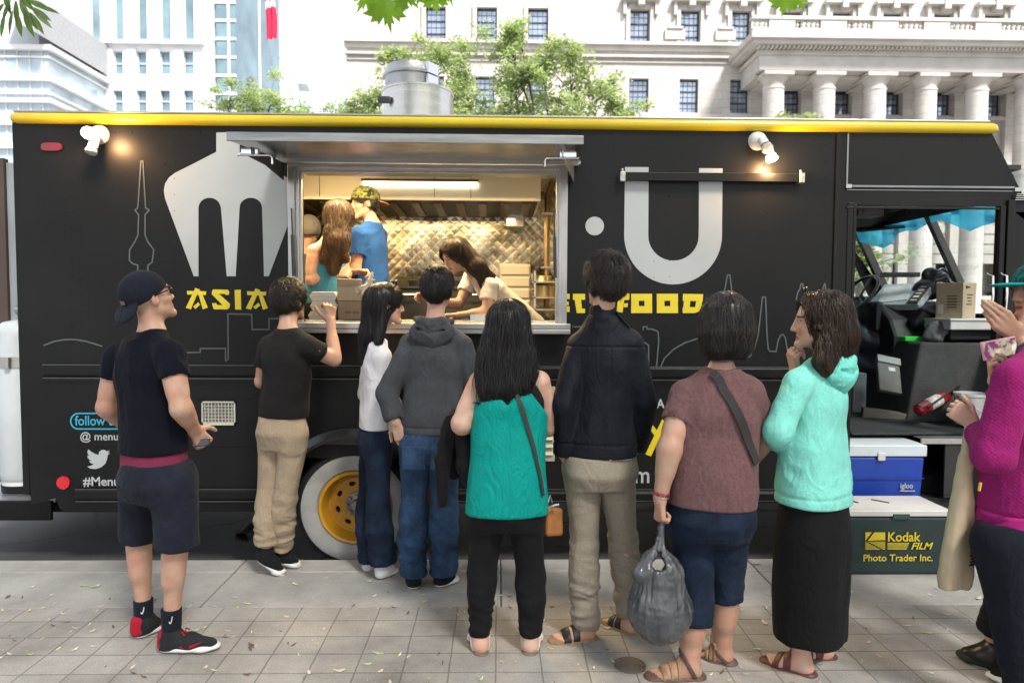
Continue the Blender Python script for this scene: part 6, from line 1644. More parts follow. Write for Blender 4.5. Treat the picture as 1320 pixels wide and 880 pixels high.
def skin_mat(name, c):
 m, nt, b, N, L = nodes_of(name)
 tc = N("ShaderNodeTexCoord"); n1 = N("ShaderNodeTexNoise"); n1.inputs['Scale'].default_value = 22; n1.inputs['Detail'].default_value = 6
 L(tc.outputs['Object'], n1.inputs['Vector'])
 r = ramp(nt, [c[0]*.92, c[1]*.84, c[2]*.82], [min(1, c[0]*1.06), c[1]*1.08, c[2]*1.08], .3, .7); L(n1.outputs['Fac'], r.inputs['Fac'])
 nb = N("ShaderNodeTexNoise"); nb.inputs['Scale'].default_value = 7; nb.inputs['Detail'].default_value = 8; nb.inputs['Roughness'].default_value = .75; L(tc.outputs['Object'], nb.inputs['Vector'])
 rb = ramp(nt, (1.10, .86, .82), (.93, 1.04, 1.06), .38, .64); L(nb.outputs['Fac'], rb.inputs['Fac']); mb = N("ShaderNodeMixRGB"); mb.blend_type = 'MULTIPLY'; mb.inputs['Fac'].default_value = .8; L(r.outputs['Color'], mb.inputs['Color1']); L(rb.outputs['Color'], mb.inputs['Color2'])
 at_ = N("ShaderNodeAttribute"); at_.attribute_name = 'tint'
 mx = N("ShaderNodeMixRGB"); mx.blend_type = 'MULTIPLY'; mx.inputs['Fac'].default_value = 1
 L(mb.outputs['Color'], mx.inputs['Color1']); L(at_.outputs['Color'], mx.inputs['Color2']); L(mx.outputs[0], b.inputs['Base Color'])
 b.inputs['Roughness'].default_value = .48; b.inputs['Subsurface Weight'].default_value = .12; b.inputs['Subsurface Radius'].default_value = (.012, .005, .003)
 b.inputs['Subsurface Scale'].default_value = 1.0; b.inputs['Specular IOR Level'].default_value = .4
 n2 = N("ShaderNodeTexNoise"); n2.inputs['Scale'].default_value = 260; L(tc.outputs['Object'], n2.inputs['Vector'])
 bp = N("ShaderNodeBump"); bp.inputs['Strength'].default_value = .12; bp.inputs['Distance'].default_value = .002; L(n2.outputs['Fac'], bp.inputs['Height']); L(bp.outputs[0], b.inputs['Normal'])
 return m
def hair_mat(name, c, c2=None, rough=.34):
 m, nt, b, N, L = nodes_of(name)
 tc = N("ShaderNodeTexCoord"); mp = N("ShaderNodeMapping"); mp.inputs['Scale'].default_value = (1, 1, .12); L(tc.outputs['Object'], mp.inputs['Vector'])
 n1 = N("ShaderNodeTexNoise"); n1.inputs['Scale'].default_value = 90; n1.inputs['Detail'].default_value = 4; L(mp.outputs[0], n1.inputs['Vector'])
 c2 = c2 or [x*1.9 for x in c]
 r = ramp(nt, [x*.6 for x in c], c2, .35, .75); L(n1.outputs['Fac'], r.inputs['Fac']); L(r.outputs['Color'], b.inputs['Base Color'])
 b.inputs['Roughness'].default_value = rough; b.inputs['Specular IOR Level'].default_value = .45
 bp = N("ShaderNodeBump"); bp.inputs['Strength'].default_value = .5; bp.inputs['Distance'].default_value = .004; L(n1.outputs['Fac'], bp.inputs['Height']); L(bp.outputs[0], b.inputs['Normal'])
 return m
SK1 = skin_mat("skin_tan", (.43, .275, .20)); SK2 = skin_mat("skin_light", (.55, .375, .29)); SK3 = skin_mat("skin_warm", (.47, .305, .225))
HR_B = hair_mat("hair_black", (.010, .009, .010)); HR_BR = hair_mat("hair_brown", (.042, .022, .012), (.105, .056, .028)); HR_DB = hair_mat("hair_darkbrown", (.022, .013, .009), (.060, .032, .018))
HR_DK = hair_mat("hair_nearblack", (.014, .011, .010), (.034, .024, .020))
W3 = nrm
class Person:
 def __init__(s, label, J, skin=SK1, hs=1.0, look=(0, 1, 0), tilt=0.0, torso=None, arm=None, leg=None, fem=False, loc=None):
  s.J = {k: np.asarray(v, float) for k, v in J.items()}; J = s.J; s.skin = skin; s.hs = hs*.965; s.fem = fem
  s.csh = (J['sl']+J['sr'])/2; s.chp = (J['hl']+J['hr'])/2
  s.up = nrm(s.csh-s.chp); sd = J['sl']-J['sr']; s.side = nrm(sd-s.up*(sd@s.up)); s.front = np.cross(s.side, s.up)
  hsd = J['hl']-J['hr']; s.hside = nrm(hsd*V3(1, 1, 0)); s.hfront = np.cross(s.hside, V3(0, 0, 1))
  s.hf = nrm(look); u0 = V3(0, 0, 1) if abs(s.hf[2]) < .95 else s.up
  hl_ = nrm(np.cross(u0, s.hf)); s.hl_ = hl_; s.hu = np.cross(s.hf, hl_)
  if tilt: c, n_ = math.cos(tilt), math.sin(tilt); s.hl_, s.hu = s.hl_*c+s.hu*n_, s.hu*c-s.hl_*n_
  s.arm = arm or ((.046, .038, .026) if not fem else (.040, .033, .022)); s.leg = leg or (.078, .054, .054, .034)
  s.torso = torso or (.165, .145, .165)            # half widths: hip, waist, chest
  s.body = Sdf(); s.fine = []                      # (lo, hi, h)
  s.tint = []
  lo_ = loc if loc is not None else (s.chp[0], s.chp[1], 0)
  s.root = empty('person', lo_, label, 'person')
  s.build_body()
 def h(s, x, y, z): k = s.hs; return s.J['hd']+k*(x*s.hl_+y*s.hf+z*s.hu)
 def hax(s): return np.stack([s.hl_, s.hf, s.hu])
 def torso_loft(s, g=0.0, lo=-.12, hi=1.12, dep=.70, W=None, belly=0.0):
  hp, wa, ch = W or s.torso
  ts = [lo, .06, .30, .42, .70, .86, .97, 1.05, hi]
  ws = [hp*.92, hp, (hp+wa)/2, wa, ch, ch*.97, ch*.78, ch*.52, ch*.34]
  ds = [hp*.62, hp*.74, wa*.76, wa*.74+belly, ch*.68, ch*.66, ch*.52, ch*.42, ch*.34]
  of = [-.008, -.012, 0, .004+belly*.4, .006, -.004, -.015, -.018, -.012]
  ws = [w_+g for w_ in ws]; ds = [d_*dep/.70+g for d_ in ds]
  return loft(s.chp, s.csh, s.side, s.front, ts, ws, ds, of, pw=2.25)
 def build_body(s):
  J, B = s.J, s.body
  hp, wa, ch = s.torso; k = s.hs
  B.add(s.torso_loft(-.016, W=(hp*.84, wa*.92, ch*.96)), .03)
  nkr = .047 if not s.fem else .041
  for q in ('l', 'r'):
   sh = J['s'+q]; r0, r1, r2 = s.arm
   B.add(cone(J['nk']-s.up*.015, sh, nkr*.8, r0*.95), .05)
   e, w = J['e'+q], J['w'+q]
   B.add(cone(sh, e, r0, r1), .02); B.add(cone(sh+(e-sh)*.25, sh+(e-sh)*.7, r0*.98, r1*1.03), .02)
   B.add(cone(e, w, r1*.98, r2), .015); B.add(cone(e+(w-e)*.12, e+(w-e)*.5, r1*1.10, r2*1.25), .02)
   th, kn, cf, an = s.leg; hpj, kj, aj = J['h'+q], J['k'+q], J['a'+q]
   B.add(cone(hpj, kj, th*.82, kn*.97), .03); B.add(cone(kj, aj, kn*.98, an), .02)
   bk = -s.hfront*.012
   B.add(cone(kj+(aj-kj)*.14+bk, kj+(aj-kj)*.48+bk, cf*.92, cf*.82), .03)
  B.add(cone(J['nk'], s.h(0, -.018, -.055), nkr*1.04, nkr*.98), .03)
  A = s.hax()
  B.add(ellip(s.h(0, -.012, .038), A, [k*.076, k*.096, k*.086]), .02)
  B.add(ellip(s.h(0, .022, -.028), A, [k*.062, k*.070, k*.088]), .025)
  B.add(cone(s.h(.045, .0, -.052), s.h(.012, .076, -.098), .019*k, .016*k), .02); B.add(cone(s.h(-.045, .0, -.052), s.h(-.012, .076, -.098), .019*k, .016*k), .02)
  B.add(ball(s.h(0, .082, -.100), .015*k), .018)
  B.add(cone(s.h(.034, .058, -.022), s.h(.05, .035, -.02), .02*k, .016*k), .015); B.add(cone(s.h(-.034, .058, -.022), s.h(-.05, .035, -.02), .02*k, .016*k), .015)
  B.add(cone(s.h(-.036, .080, .030), s.h(.036, .080, .030), .009*k, .009*k), .012)
  for q in (-1, 1): B.sub(ball(s.h(.031*q, .104, .008), .0175*k), .010); B.add(ball(s.h(.031*q, .0765, .008), .0125*k), .003)
  B.add(cone(s.h(0, .088, .016), s.h(0, .106, -.030), .0072*k, .0105*k), .009)
  for q in (-1, 1): B.add(ball(s.h(.0115*q, .0955, -.034), .0082*k), .006)
  B.add(cone(s.h(-.017, .0845, -.0605), s.h(.017, .0845, -.0605), .0062*k, .0062*k), .006); B.add(cone(s.h(-.014, .0845, -.0715), s.h(.014, .0845, -.0715), .0068*k, .0068*k), .006)
  B.sub(cone(s.h(-.020, .094, -.0655), s.h(.020, .094, -.0655), .0022*k, .0022*k), .003)
  for q in (-1, 1):
   ax = np.stack([nrm(s.hl_*q-s.hf*.35), nrm(s.hf+s.hl_*q*.35), s.hu])
   B.add(ellip(s.h(.075*q, -.012, -.002), ax, [k*.010, k*.019, k*.032]), .006)
   B.sub(ellip(s.h(.085*q, -.004, .002), ax, [k*.008, k*.009, k*.018]), .004)
  e = .135*k; s.fine.append((s.J['hd']-V3(e, e, e*1.12), s.J['hd']+V3(e, e, e*1.12), .0036))
 def hand(s, q, d, n, curl=(25, 25, 25, 25), thumb=(.75, .55, .25), spread=.10, size=1.0, tcurl=25):
  """palm, four fingers of their own lengths, thumb from the side of the palm; d: finger direction, n: where the palm faces"""
  w = s.J['w'+q]; d = nrm(d); n = nrm(np.asarray(n, float)-d*np.dot(n, d)); t = np.cross(d, n)*(-1 if q == 'l' else 1)
  k = size*(.93 if s.fem else 1.0); B = s.body
  def pt(a, b_, c): return w+k*(a*d+b_*t+c*n)
  offs = (.030, .010, -.011, -.030); lens = (.072, .080, .074, .058); kn = (.092, .096, .092, .084)
  for i in range(4):
   B.add(cone(pt(.004, offs[i]*.45, 0), pt(kn[i], offs[i], 0), .0135*k, .0112*k), .014)
   a = math.radians(curl[i]); p = pt(kn[i], offs[i], 0); ang = 0; tt = nrm(d+t*offs[i]*spread*28)
   for j, (fr, am, r0, r1) in enumerate(((.44, .9, .0098, .0090), (.31, 1.1, .0090, .0082), (.25, .7, .0082, .0070))):
    ang += a*am; dr = nrm(tt*math.cos(ang)+n*math.sin(ang)); p2 = p+dr*lens[i]*fr*k
    B.add(cone(p, p2, r0*k*(.92 if i == 3 else 1), r1*k*(.92 if i == 3 else 1)), .0035); p = p2
  b0 = pt(.022, .022, .006); dr = nrm(t*thumb[0]+d*thumb[1]+n*thumb[2]); p1 = b0+dr*.045*k
  B.add(cone(pt(.008, .010, .004), b0, .015*k, .015*k), .012); B.add(cone(b0, p1, .0145*k, .0112*k), .010)
  ta = math.radians(tcurl); d2 = nrm(dr*math.cos(ta)+nrm(d+n*.4-dr*np.dot(d+n*.4, dr))*math.sin(ta)); p2 = p1+d2*.033*k
  B.add(cone(p1, p2, .0108*k, .0098*k), .004); d3 = nrm(d2+d*.3); B.add(cone(p2, p2+d3*.025*k, .0098*k, .0080*k), .004)
  c = pt(.085, .0, .0); e = .125*k
  s.fine.append((c-e, c+e, .0032))
  return lambda a, b_, c_: pt(a, b_, c_)
 def foot(s, q, toe, heel=None, size=1.0, toes=True):
  a = s.J['a'+q]; toe = np.asarray(toe, float); d = nrm((toe-a)*V3(1, 1, 0)); B = s.body; sd = np.cross(V3(0, 0, 1), d)
  g = toe[2]; hl = a-d*.045; L = np.linalg.norm((toe-hl)*V3(1, 1, 0))
  def P(x, y, z): v = hl+d*x+sd*y; v[2] = g+z; return v
  B.add(cone(P(.03, 0, .030), a+V3(0, 0, .01), .031, .033), .02); B.add(cone(P(.05, 0, .045), P(L*.62, 0, .025), .034, .026), .025)
  B.add(cone(P(.03, 0, .026), P(L*.70, .018 if q == 'r' else -.018, .018), .029, .022), .02); B.add(cone(P(.03, 0, .026), P(L*.64, -.026 if q == 'r' else .026, .016), .027, .018), .02)
  sg = 1 if q == 'r' else -1
  for i, (o, l, r) in enumerate(((.024, 1.0, .0115), (.006, .99, .0088), (-.009, .95, .0082), (-.022, .90, .0078), (-.034, .84, .0075))):
   B.add(cone(P(L*.68, sg*o*.95, .016), P(L*l-.01, sg*o, .011), r*1.05, r), .005)
  lo = np.minimum(P(-.03, 0, 0), toe)-.07; hi = np.maximum(P(-.03, 0, 0), toe)+.07; hi[2] = g+.10; lo[2] = g-.05
  s.fine.append((lo, hi, .0042))
  return P, L
 def finish(s, hcoarse=.0085):
  parts_v, parts_q, o = [], [], 0
  v, q = s.body.mesh(hcoarse, smooth=2)
  cen = v[q].mean(1); keep = np.ones(len(q), bool)
  for lo, hi, h_ in s.fine: keep &= ~((cen > lo+.010) & (cen < hi-.010)).all(1)
  used = np.unique(q[keep]); mp = np.full(len(v), -1); mp[used] = np.arange(len(used))
  parts_v.append(v[used]); parts_q.append(mp[q[keep]]); o = len(used)
  done = []
  for lo, hi, h_ in s.fine:
   try: v, q = s.body.mesh(h_, lo=lo, hi=hi, smooth=1)
   except Exception: continue
   if not len(q): continue
   cen = v[q].mean(1); kp = ((cen > lo+.004) & (cen < hi-.004)).all(1)
   for l2, h2 in done: kp &= ~((cen > l2+.004) & (cen < h2-.004)).all(1)
   done.append((lo, hi))
   used = np.unique(q[kp]); mp = np.full(len(v), -1); mp[used] = np.arange(len(used))
   parts_v.append(v[used]); parts_q.append(mp[q[kp]]+o); o += len(used)
  v = np.concatenate(parts_v); q = np.concatenate(parts_q)
  me = np_mesh('body', v-ORG[s.root], quads=q)
  # tint: lips, brows, eyes, nails stay with the face
  L = (v-s.J['hd'])@s.hax().T/s.hs
  T = np.ones((len(v), 4), f4)
  x, y, z = L.T; near = (np.linalg.norm(L, axis=1) < .16) & (y > .045)
  def m_(c, a): T[c, :3] = a
  m_(near & (np.abs(z+.066) < .0125-.25*np.abs(x)) & (np.abs(x) < .024) & (y > .078), (.92, .52, .52))
  m_(near & (np.abs(z+.0655) < .0022) & (np.abs(x) < .023) & (y > .07), (.35, .18, .18))
  br = near & (np.abs(np.abs(x)-.032) < .019) & (np.abs(z-.0315+.18*(np.abs(x)-.03)) < (.0042 if s.fem else .0055)) & (y > .06)
  m_(br, (.13, .11, .10))
  ex = np.abs(x)-.031; eye = near & ((ex/.0125)**2+((z-.008)/.0058)**2 < 1) & (y > .07)
  m_(eye, (1.15, 1.5, 1.8)); m_(eye & (ex**2+(z-.008)**2 < .0068**2), (.05, .05, .05))
  lid = near & ((ex/.0150)**2+((z-.0095)/.0082)**2 < 1) & ~eye & (y > .06) & (z > .006); m_(lid, (.30, .22, .2) if s.fem else (.5, .4, .38))
  m_(near & (np.abs(np.abs(x)-.042) < .02) & (np.abs(z+.03) < .02), (1.05, .92, .9))
  at_ = me.color_attributes.new('tint', 'FLOAT_COLOR', 'POINT'); at_.data.foreach_set('color', T.ravel())
  s.bodyo = link_mesh('body', me, s.skin, s.root)
  return s.bodyo
 def cloth(s, name, S, m, h=.0065, amp=.004, fr=(9, 9, 5), fn=None, smooth=1, parent=None, seed=0, hem=None):
  v, q = S.mesh(h, smooth=smooth)
  if not len(q): return None
  n = vnormals(v, q); sc = np.array(fr, float)
  w = vnoise(v*sc*.45+seed+31)
  P_ = v*sc+seed+w[:, None]*.9; rd = 1-np.abs(vnoise(P_))*2.0; rd2 = 1-2*np.abs(vnoise(v*sc*np.array([2.2, 2.2, 3.0])+w[:, None]*1.3+seed*2+7))
  D = amp*(rd*1.1+rd2*.35*np.clip(.6+w, 0, 1.4))
  if hem is not None: D = D*np.clip(.15+(((v-hem[0])@-nrm(hem[1]))-.01)/.08, .15, 1)
  if fn is not None: D = D+fn(v, n)
  v = v+n*D[:, None]
  return link_mesh(name, np_mesh(name, v-ORG[parent or s.root], quads=q), m, parent or s.root)
def ridge(v, sc, seed=0): P_ = v*np.array(sc, float)+seed; P_ = P_+vnoise(P_*.4+5)[:, None]*.8; return 1-2*np.abs(vnoise(P_))
def gauss(x, m, s_): return np.exp(-((x-m)/s_)**2)
def shirt(p, name, m, hem, W, sleeves, neck=.062, dep=.70, nstation=1.0, amp=.004, top=1.03, flare=0.0, belly=0.0, parent=None, low=None, cuts=(), fn=None, seed=0, shk=.018, back=0.0, h=.0065):
 """hem: world point and normal of the hem plane; W (hip, waist, chest) half widths; sleeves: {side: (fraction of arm covered, r_shoulder, r_elbow, r_end)}"""
 J = p.J; S = Sdf()
 t_h = (np.dot(hem[0]-p.chp, p.up))/np.linalg.norm(p.csh-p.chp)-.25
 hp, wa, ch = W
 ts = [t_h, -.02, .25, .42, .68, .86, .97, 1.05, 1.13]
 ws = [hp+flare, hp, (hp+wa)/2, wa, ch, ch*.98, ch*.80, ch*.54, ch*.36]
 ds = [hp*.74+flare, hp*.76, wa*.80, wa*.78+belly, ch*.70, ch*.69, ch*.55, ch*.44, ch*.36]
 ds = [d_*dep/.70 for d_ in ds]
 if t_h > -.05: ts[1] = t_h+.05
 B0 = Sdf(); B0.add(loft(p.chp, p.csh, p.side, p.front, ts, ws, ds, [-.012, -.012, -.004, .002+belly*.4, .004, -.006-back, -.016, -.02, -.014], pw=2.3), .02)
 B0.inter(plane(hem[0], hem[1]), .006); S.add(B0.prim(), .02)
 for q in ('l', 'r'):
  if q not in sleeves: continue
  fr, r0, r1, r2 = sleeves[q]; sh, e, w = J['s'+q], J['e'+q], J['w'+q]
  S.add(cone(J['nk']-p.up*.02, sh, .045, r0*.92), .05)
  A = Sdf()
  if fr <= 1:
   A.add(cone(sh, sh+(e-sh)*(fr+.12), r0, r2), .02); c = sh+(e-sh)*fr; d = nrm(e-sh)
  else:
   A.add(cone(sh, e, r0, r1), .02); c = e+(w-e)*(fr-1); d = nrm(w-e); A.add(cone(e, c+d*.03, r1*.98, r2), .02)
  A.inter(plane(c, d), .004); A.sub(cone(c-d*.012, c+d*.06, r2-.009, r2-.006), .004)
  S.add(A.prim(), shk)
 S.sub(cone(J['nk']+p.up*.012, J['nk']+nrm(p.h(0, 0, 0)-J['nk'])*.16, neck, neck*1.1), .01)
 for c in cuts: S.sub(c, .008)
 o = p.cloth(name, S, m, amp=amp, fn=fn, seed=seed, parent=parent, h=h, hem=hem); p.last = S
 return S
def trousers(p, name, m, waist, r, hems, hipw, dep=.76, amp=.004, seed=0, bunch=.010, kn=.7, crotch=-.06, parent=None, legk=.03, taper=None):
 """r: leg radii (top, knee, hem); hems: {side: fraction of hip->ankle length}, waist: z"""
 J = p.J; S = Sdf(); zc = waist
 c0 = p.chp.copy()
 t0, t1 = -.075, zc-c0[2]
 PV = loft(c0+V3(0, 0, t0), c0+V3(0, 0, t1+.04), p.hside, p.hfront, [0, .35, .75, 1], [hipw*.80, hipw, hipw*.97, hipw*.93], [hipw*dep*.80, hipw*dep*1.02, hipw*dep*.94, hipw*dep*.86], [-.012, -.016, -.006, 0])
 for q in ('l', 'r'):
  h_, k, a = J['h'+q], J['k'+q], J['a'+q]; f = hems[q]; G = Sdf()
  G.add(cone(h_, k, r[0], r[1]), legk)
  lk = np.linalg.norm(k-h_); la = np.linalg.norm(a-k); cov = f*(lk+la)-lk
  if cov > 0:
   d = nrm(a-k); end = k+d*cov; G.add(cone(k, end+d*.04, r[1]*1.0, r[2]), .02)
   G.add(cone(k+(a-k)*.2-p.hfront*.008, k+(a-k)*.45-p.hfront*.008, r[1]*.96, r[1]*.5+r[2]*.5), .03); re_ = r[2]
  else: d = nrm(k-h_); end = h_+d*(f*(lk+la)); re_ = r[1]
  G.inter(plane(end, d), .004); G.sub(cone(end-d*.012, end+d*.08, re_-.010, re_-.006), .004)
  U_ = Sdf([PV], .0); U_.add(G.prim(), legk+.015); S.add(U_.prim(), .006)
 S.inter(plane((0, 0, zc), (0, 0, 1)), .006)
 za = (J['al'][2]+J['ar'][2])/2; zk = (J['kl'][2]+J['kr'][2])/2
 def fn(v, n):
  z = v[:, 2]; g = gauss(z, za+.10, .13)+.6*gauss(z, zk-.02, .10)*kn+.35*gauss(z, c0[2]-.10, .08)
  return bunch*1.1*g*(ridge(v, (9, 9, 24), seed)*.5+ridge(v@np.array([[1, 0, .35], [0, 1, .2], [-.35, -.2, 1]]), (6, 6, 22), seed+3)*.5)
 o = p.cloth(name, S, m, amp=amp, fr=(8, 8, 3.2), fn=fn, seed=seed, parent=parent); p.lastp = S
 return o
def grad(S, P, e=.003):
 g = np.stack([S.ev(P+np.eye(3)[i]*e)-S.ev(P-np.eye(3)[i]*e) for i in range(3)], 1)
 return g/(np.linalg.norm(g, axis=1)[:, None]+1e-9)
def strands(p, S, v, flow, N, steps, ds, r, off, m, name='hair', seed=0, stick=.9, jit=.25, vmask=None, lift=0.0, parent=None):
 rs = np.random.RandomState(seed+5)
 idx = np.nonzero(vmask)[0] if vmask is not None else np.arange(len(v))
 idx = idx[rs.randint(0, len(idx), N)]; P = v[idx].copy(); o_ = rs.uniform(off[0], off[1], N)
 path = [P.copy()]; nr = []; jt = rs.normal(0, jit, (N, 3)); ln = rs.uniform(.55, 1.15, N)[:, None]
 n = grad(S, P)
 for i in range(steps):
  nr.append(n); g = flow(P)+jt+vnoise(P*14+seed)[:, None]*.12
  g = g-n*((g*n).sum(1)*stick)[:, None]; g = g/(np.linalg.norm(g, axis=1)[:, None]+1e-9)
  P = P+g*ds*ln; d = S.ev(P); n = grad(S, P); P = P-n*((d-o_-lift*(i+1)/steps)*stick)[:, None]; path.append(P.copy())
 nr.append(n); Pt = np.stack(path, 1); Nn = np.stack(nr, 1); M = steps+1
 T = np.gradient(Pt, axis=1); T /= np.linalg.norm(T, axis=2)[..., None]+1e-9
 Wd = np.cross(T, Nn); Wd /= np.linalg.norm(Wd, axis=2)[..., None]+1e-9
 rr = (r*(1-.72*np.linspace(0, 1, M)**1.5))[None, :, None]*rs.uniform(.6, 1.3, (N, 1, 1))
 ring = np.stack([Pt+Wd*rr*1.5, Pt+Nn*rr*.8, Pt-Wd*rr*1.5], 2)   # (N,M,3,3)
 V = ring.reshape(-1, 3); base = (np.arange(N)*M*3)[:, None, None]; i = np.arange(M-1)[None, :, None]*3; k = np.arange(3)[None, None]
 a = base+i+k; b_ = base+i+(k+1) % 3; Q = np.stack([a, b_, b_+3, a+3], -1).reshape(-1, 4)
 par = parent or p.root
 return V, Q
def hair(p, S, m, flow, N=900, steps=14, ds=.012, r=.0014, off=(-.002, .004), h=.006, amp=.004, seed=0, jit=.22, stick=.92, lift=0.0, name='hair', vm=None, fr=(26, 26, 6)):
 N = int(N*1.7); r *= .74; v, q = S.mesh(h, smooth=2)
 V, Q = strands(p, S, v, flow, N, steps, ds, r, off, m, seed=seed, jit=jit, stick=stick, lift=lift, vmask=None if vm is None else vm(v))
 F, FQ = strands(p, S, v, flow, N//9, steps, ds, r*.6, (off[0], off[1]+.007), m, seed=seed+3, jit=jit*1.7, stick=stick*.92, lift=lift*1.5, vmask=None if vm is None else vm(v))
 n = vnormals(v, q); v = v+n*(amp*.5*(1-2*np.abs(vnoise(v*np.array(fr)+seed)))-.001)[:, None]
 VV = np.concatenate([v, V, F]); QQ = np.concatenate([q, Q+len(v), FQ+len(v)+len(V)])
 return link_mesh(name, np_mesh(name, VV-ORG[p.root], quads=QQ), m, p.root)
def cap_sdf(p, g=.016, face=(.0, .088, -.045), fr=(.066, .062, .098), low=-.055, back=.0):
 """hair-bearing part of the skull"""
 k = p.hs; A = p.hax(); S = Sdf()
 S.add(ellip(p.h(0, -.014-back, .038), A, [k*(.076+g), k*(.098+g), k*(.086+g)]), .01); S.add(ellip(p.h(0, -.03-back, -.01), A, [k*(.066+g), k*(.075+g*.8), k*(.075)]), .02)
 S.sub(ellip(p.h(*face), A, [k*fr[0], k*fr[1], k*fr[2]]), .008)
 S.sub(plane(p.h(0, 0, low), p.hu*1.0-p.hf*.25), .01)
 return S
def crown_flow(p, down=.8):
 c = p.h(0, -.05, .11)
 def f(P): d = P-c; d = d/(np.linalg.norm(d, axis=1)[:, None]+1e-9); return d+np.array([0, 0, -down])
 return f
def short_hair(p, m=HR_B, g=.017, N=1500, seed=0, r=.0016, lift=.010, low=-.05, spike=.35, face=(.0, .092, -.045), ds=.009):
 S = cap_sdf(p, g, low=low-.015, face=face)
 for q in (-1, 1): S.sub(ball(p.h(.080*q, -.045, -.082), .040*p.hs), .02)
 for q in (-1, 1): S.sub(ball(p.h(.083*q, .0, -.012), .030*p.hs), .008)
 hair(p, S, m, crown_flow(p, .5), N=N, steps=5, ds=ds, r=r, off=(-.003, .003), seed=seed, jit=spike, stick=.75, lift=lift, amp=.004, fr=(40, 40, 40), h=.005)
 return S
def hood(p, m, seed=0, k=1.0):
 c0 = p.J['nk']; bk = -p.front; u = V3(0, 0, 1); sd = p.side; S = Sdf(); q = lambda a, b, c: c0+sd*a*k+bk*b*k+u*c*k
 S.add(ellip(q(0, .072, -.062), np.stack([sd, bk, u]), [.112*k, .036*k, .070*k]), .01); S.add(cone(q(0, .078, -.085), q(0, .074, -.155), .046*k, .012*k, (p.front, .6)), .045)
 for s_ in (-1, 1): S.add(cone(q(.092*s_, .03, -.002), q(.05*s_, .075, -.010), .015, .025), .012); S.add(cone(q(.05*s_, .075, -.008), q(0, .092, -.024), .025, .025), .012)
 for s_ in (-1, 1): S.sub(cone(q(.105*s_, .045, -.032), q(.05*s_, .105, -.052), .007, .008), .008); S.sub(cone(q(.05*s_, .105, -.052), q(0, .122, -.066), .008, .009), .008)
 S.sub(cone(q(0, .012, .01), q(0, 0, .12), .058, .066), .015)
 return p.cloth('hood', S, m, h=.005, amp=.003, fr=(16, 16, 20), seed=seed)
def shoe(p, q, toe, m_up, m_sole, ank=None, pitch=None, L=None, w=1.0, low=True, name='shoe', lace=None, heel=None, extra=None, hz=.0):
 """a shoe with its own sole; toe: tip on the ground; heel raised by hz"""
 a = p.J['a'+q] if ank is None else ank; toe = np.asarray(toe, float); d = nrm((toe-a)*V3(1, 1, 0)); hl = a-d*.052
 g = toe[2]; Lh = np.linalg.norm((toe-hl)*V3(1, 1, 0)); sd = np.cross(V3(0, 0, 1), d)
 def P(x, y, z):
  v = hl+d*x+sd*y; t = max(0, 1-x/(Lh*.72)); v[2] = g+z+hz*t; return v
 sg = (1 if q == 'r' else -1); U = V3(0, 0, 1)
 S = Sdf();
 sd_ = d*math.cos(math.atan2(hz, Lh*.72))-U*math.sin(math.atan2(hz, Lh*.72)); un = nrm(np.cross(sd, sd_)); un = un if un[2] > 0 else -un
 S.add(cone(P(.035, 0, .018), P(Lh*.45, 0, .018), .036*w, .037*w, (un, .5)), .015); S.add(cone(P(Lh*.45, 0, .018), P(Lh*.72, sg*.004, .018), .037*w, .044*w, (un, .42)), .015)
 S.add(cone(P(Lh*.72, sg*.004, .018), P(Lh-.035, sg*.008, .02), .044*w, .034*w, (U, .42)), .015)
 sole = p.cloth(name, Sdf([cone(P(.03, 0, .02), P(.03, 0, .06), .034*w, .031*w), cone(P(.06, 0, .045), P(Lh*.50, 0, .045), .036*w, .034*w), cone(P(Lh*.5, 0, .04), P(Lh-.045, sg*.006, .026), .037*w, .029*w), cone(P(.045, 0, .05), a*V3(1, 1, 0)+V3(0, 0, P(.05, 0, .085)[2]), .036*w, .040*w)], .03).sub(cone(a+V3(0, 0, .02+hz*.2), a+V3(0, 0, .2), .034, .05), .006).inter(plane(P(Lh*.3, 0, .016), -un), .004), m_up, h=.0042, amp=.0006)
 so = p.cloth('sole', S, m_sole, h=.0042, amp=0, parent=sole)
 if lace is not None:
  b = MB()
  for i in range(4):
   x = Lh*(.42+.08*i); z = .086-.012*i
   b.tube([P(x, -.024, z-.012), P(x+.01, 0, z), P(x+.02, .024, z-.012)], .0032, 6)
  b.tube([P(Lh*.42, 0, .088), P(Lh*.40, .022, .096), P(Lh*.45, .03, .084)], .003, 6); b.tube([P(Lh*.42, 0, .088), P(Lh*.40, -.022, .096), P(Lh*.46, -.03, .084)], .003, 6)
  b.build('laces', lace, sole, smooth=True)
 return P, Lh, sole
def band(p, S0, c, n, w, g, m, name, parent=None, h=.004, lim=None):
 """a strip of cloth that follows a body or garment surface"""
 S = Sdf(); S.add(S0.prim(g), .001); S.inter(slab(c, n, w), .002)
 if lim is not None: S.inter(ball(lim[0], lim[1]), .002)
 lo = np.asarray(c)-(lim[1] if lim else .3); hi = np.asarray(c)+(lim[1] if lim else .3)
 v, q = S.mesh(h, lo=lo, hi=hi, smooth=1)
 if not len(q): return None
 return link_mesh(name, np_mesh(name, v-ORG[parent or p.root], quads=q), m, parent or p.root)
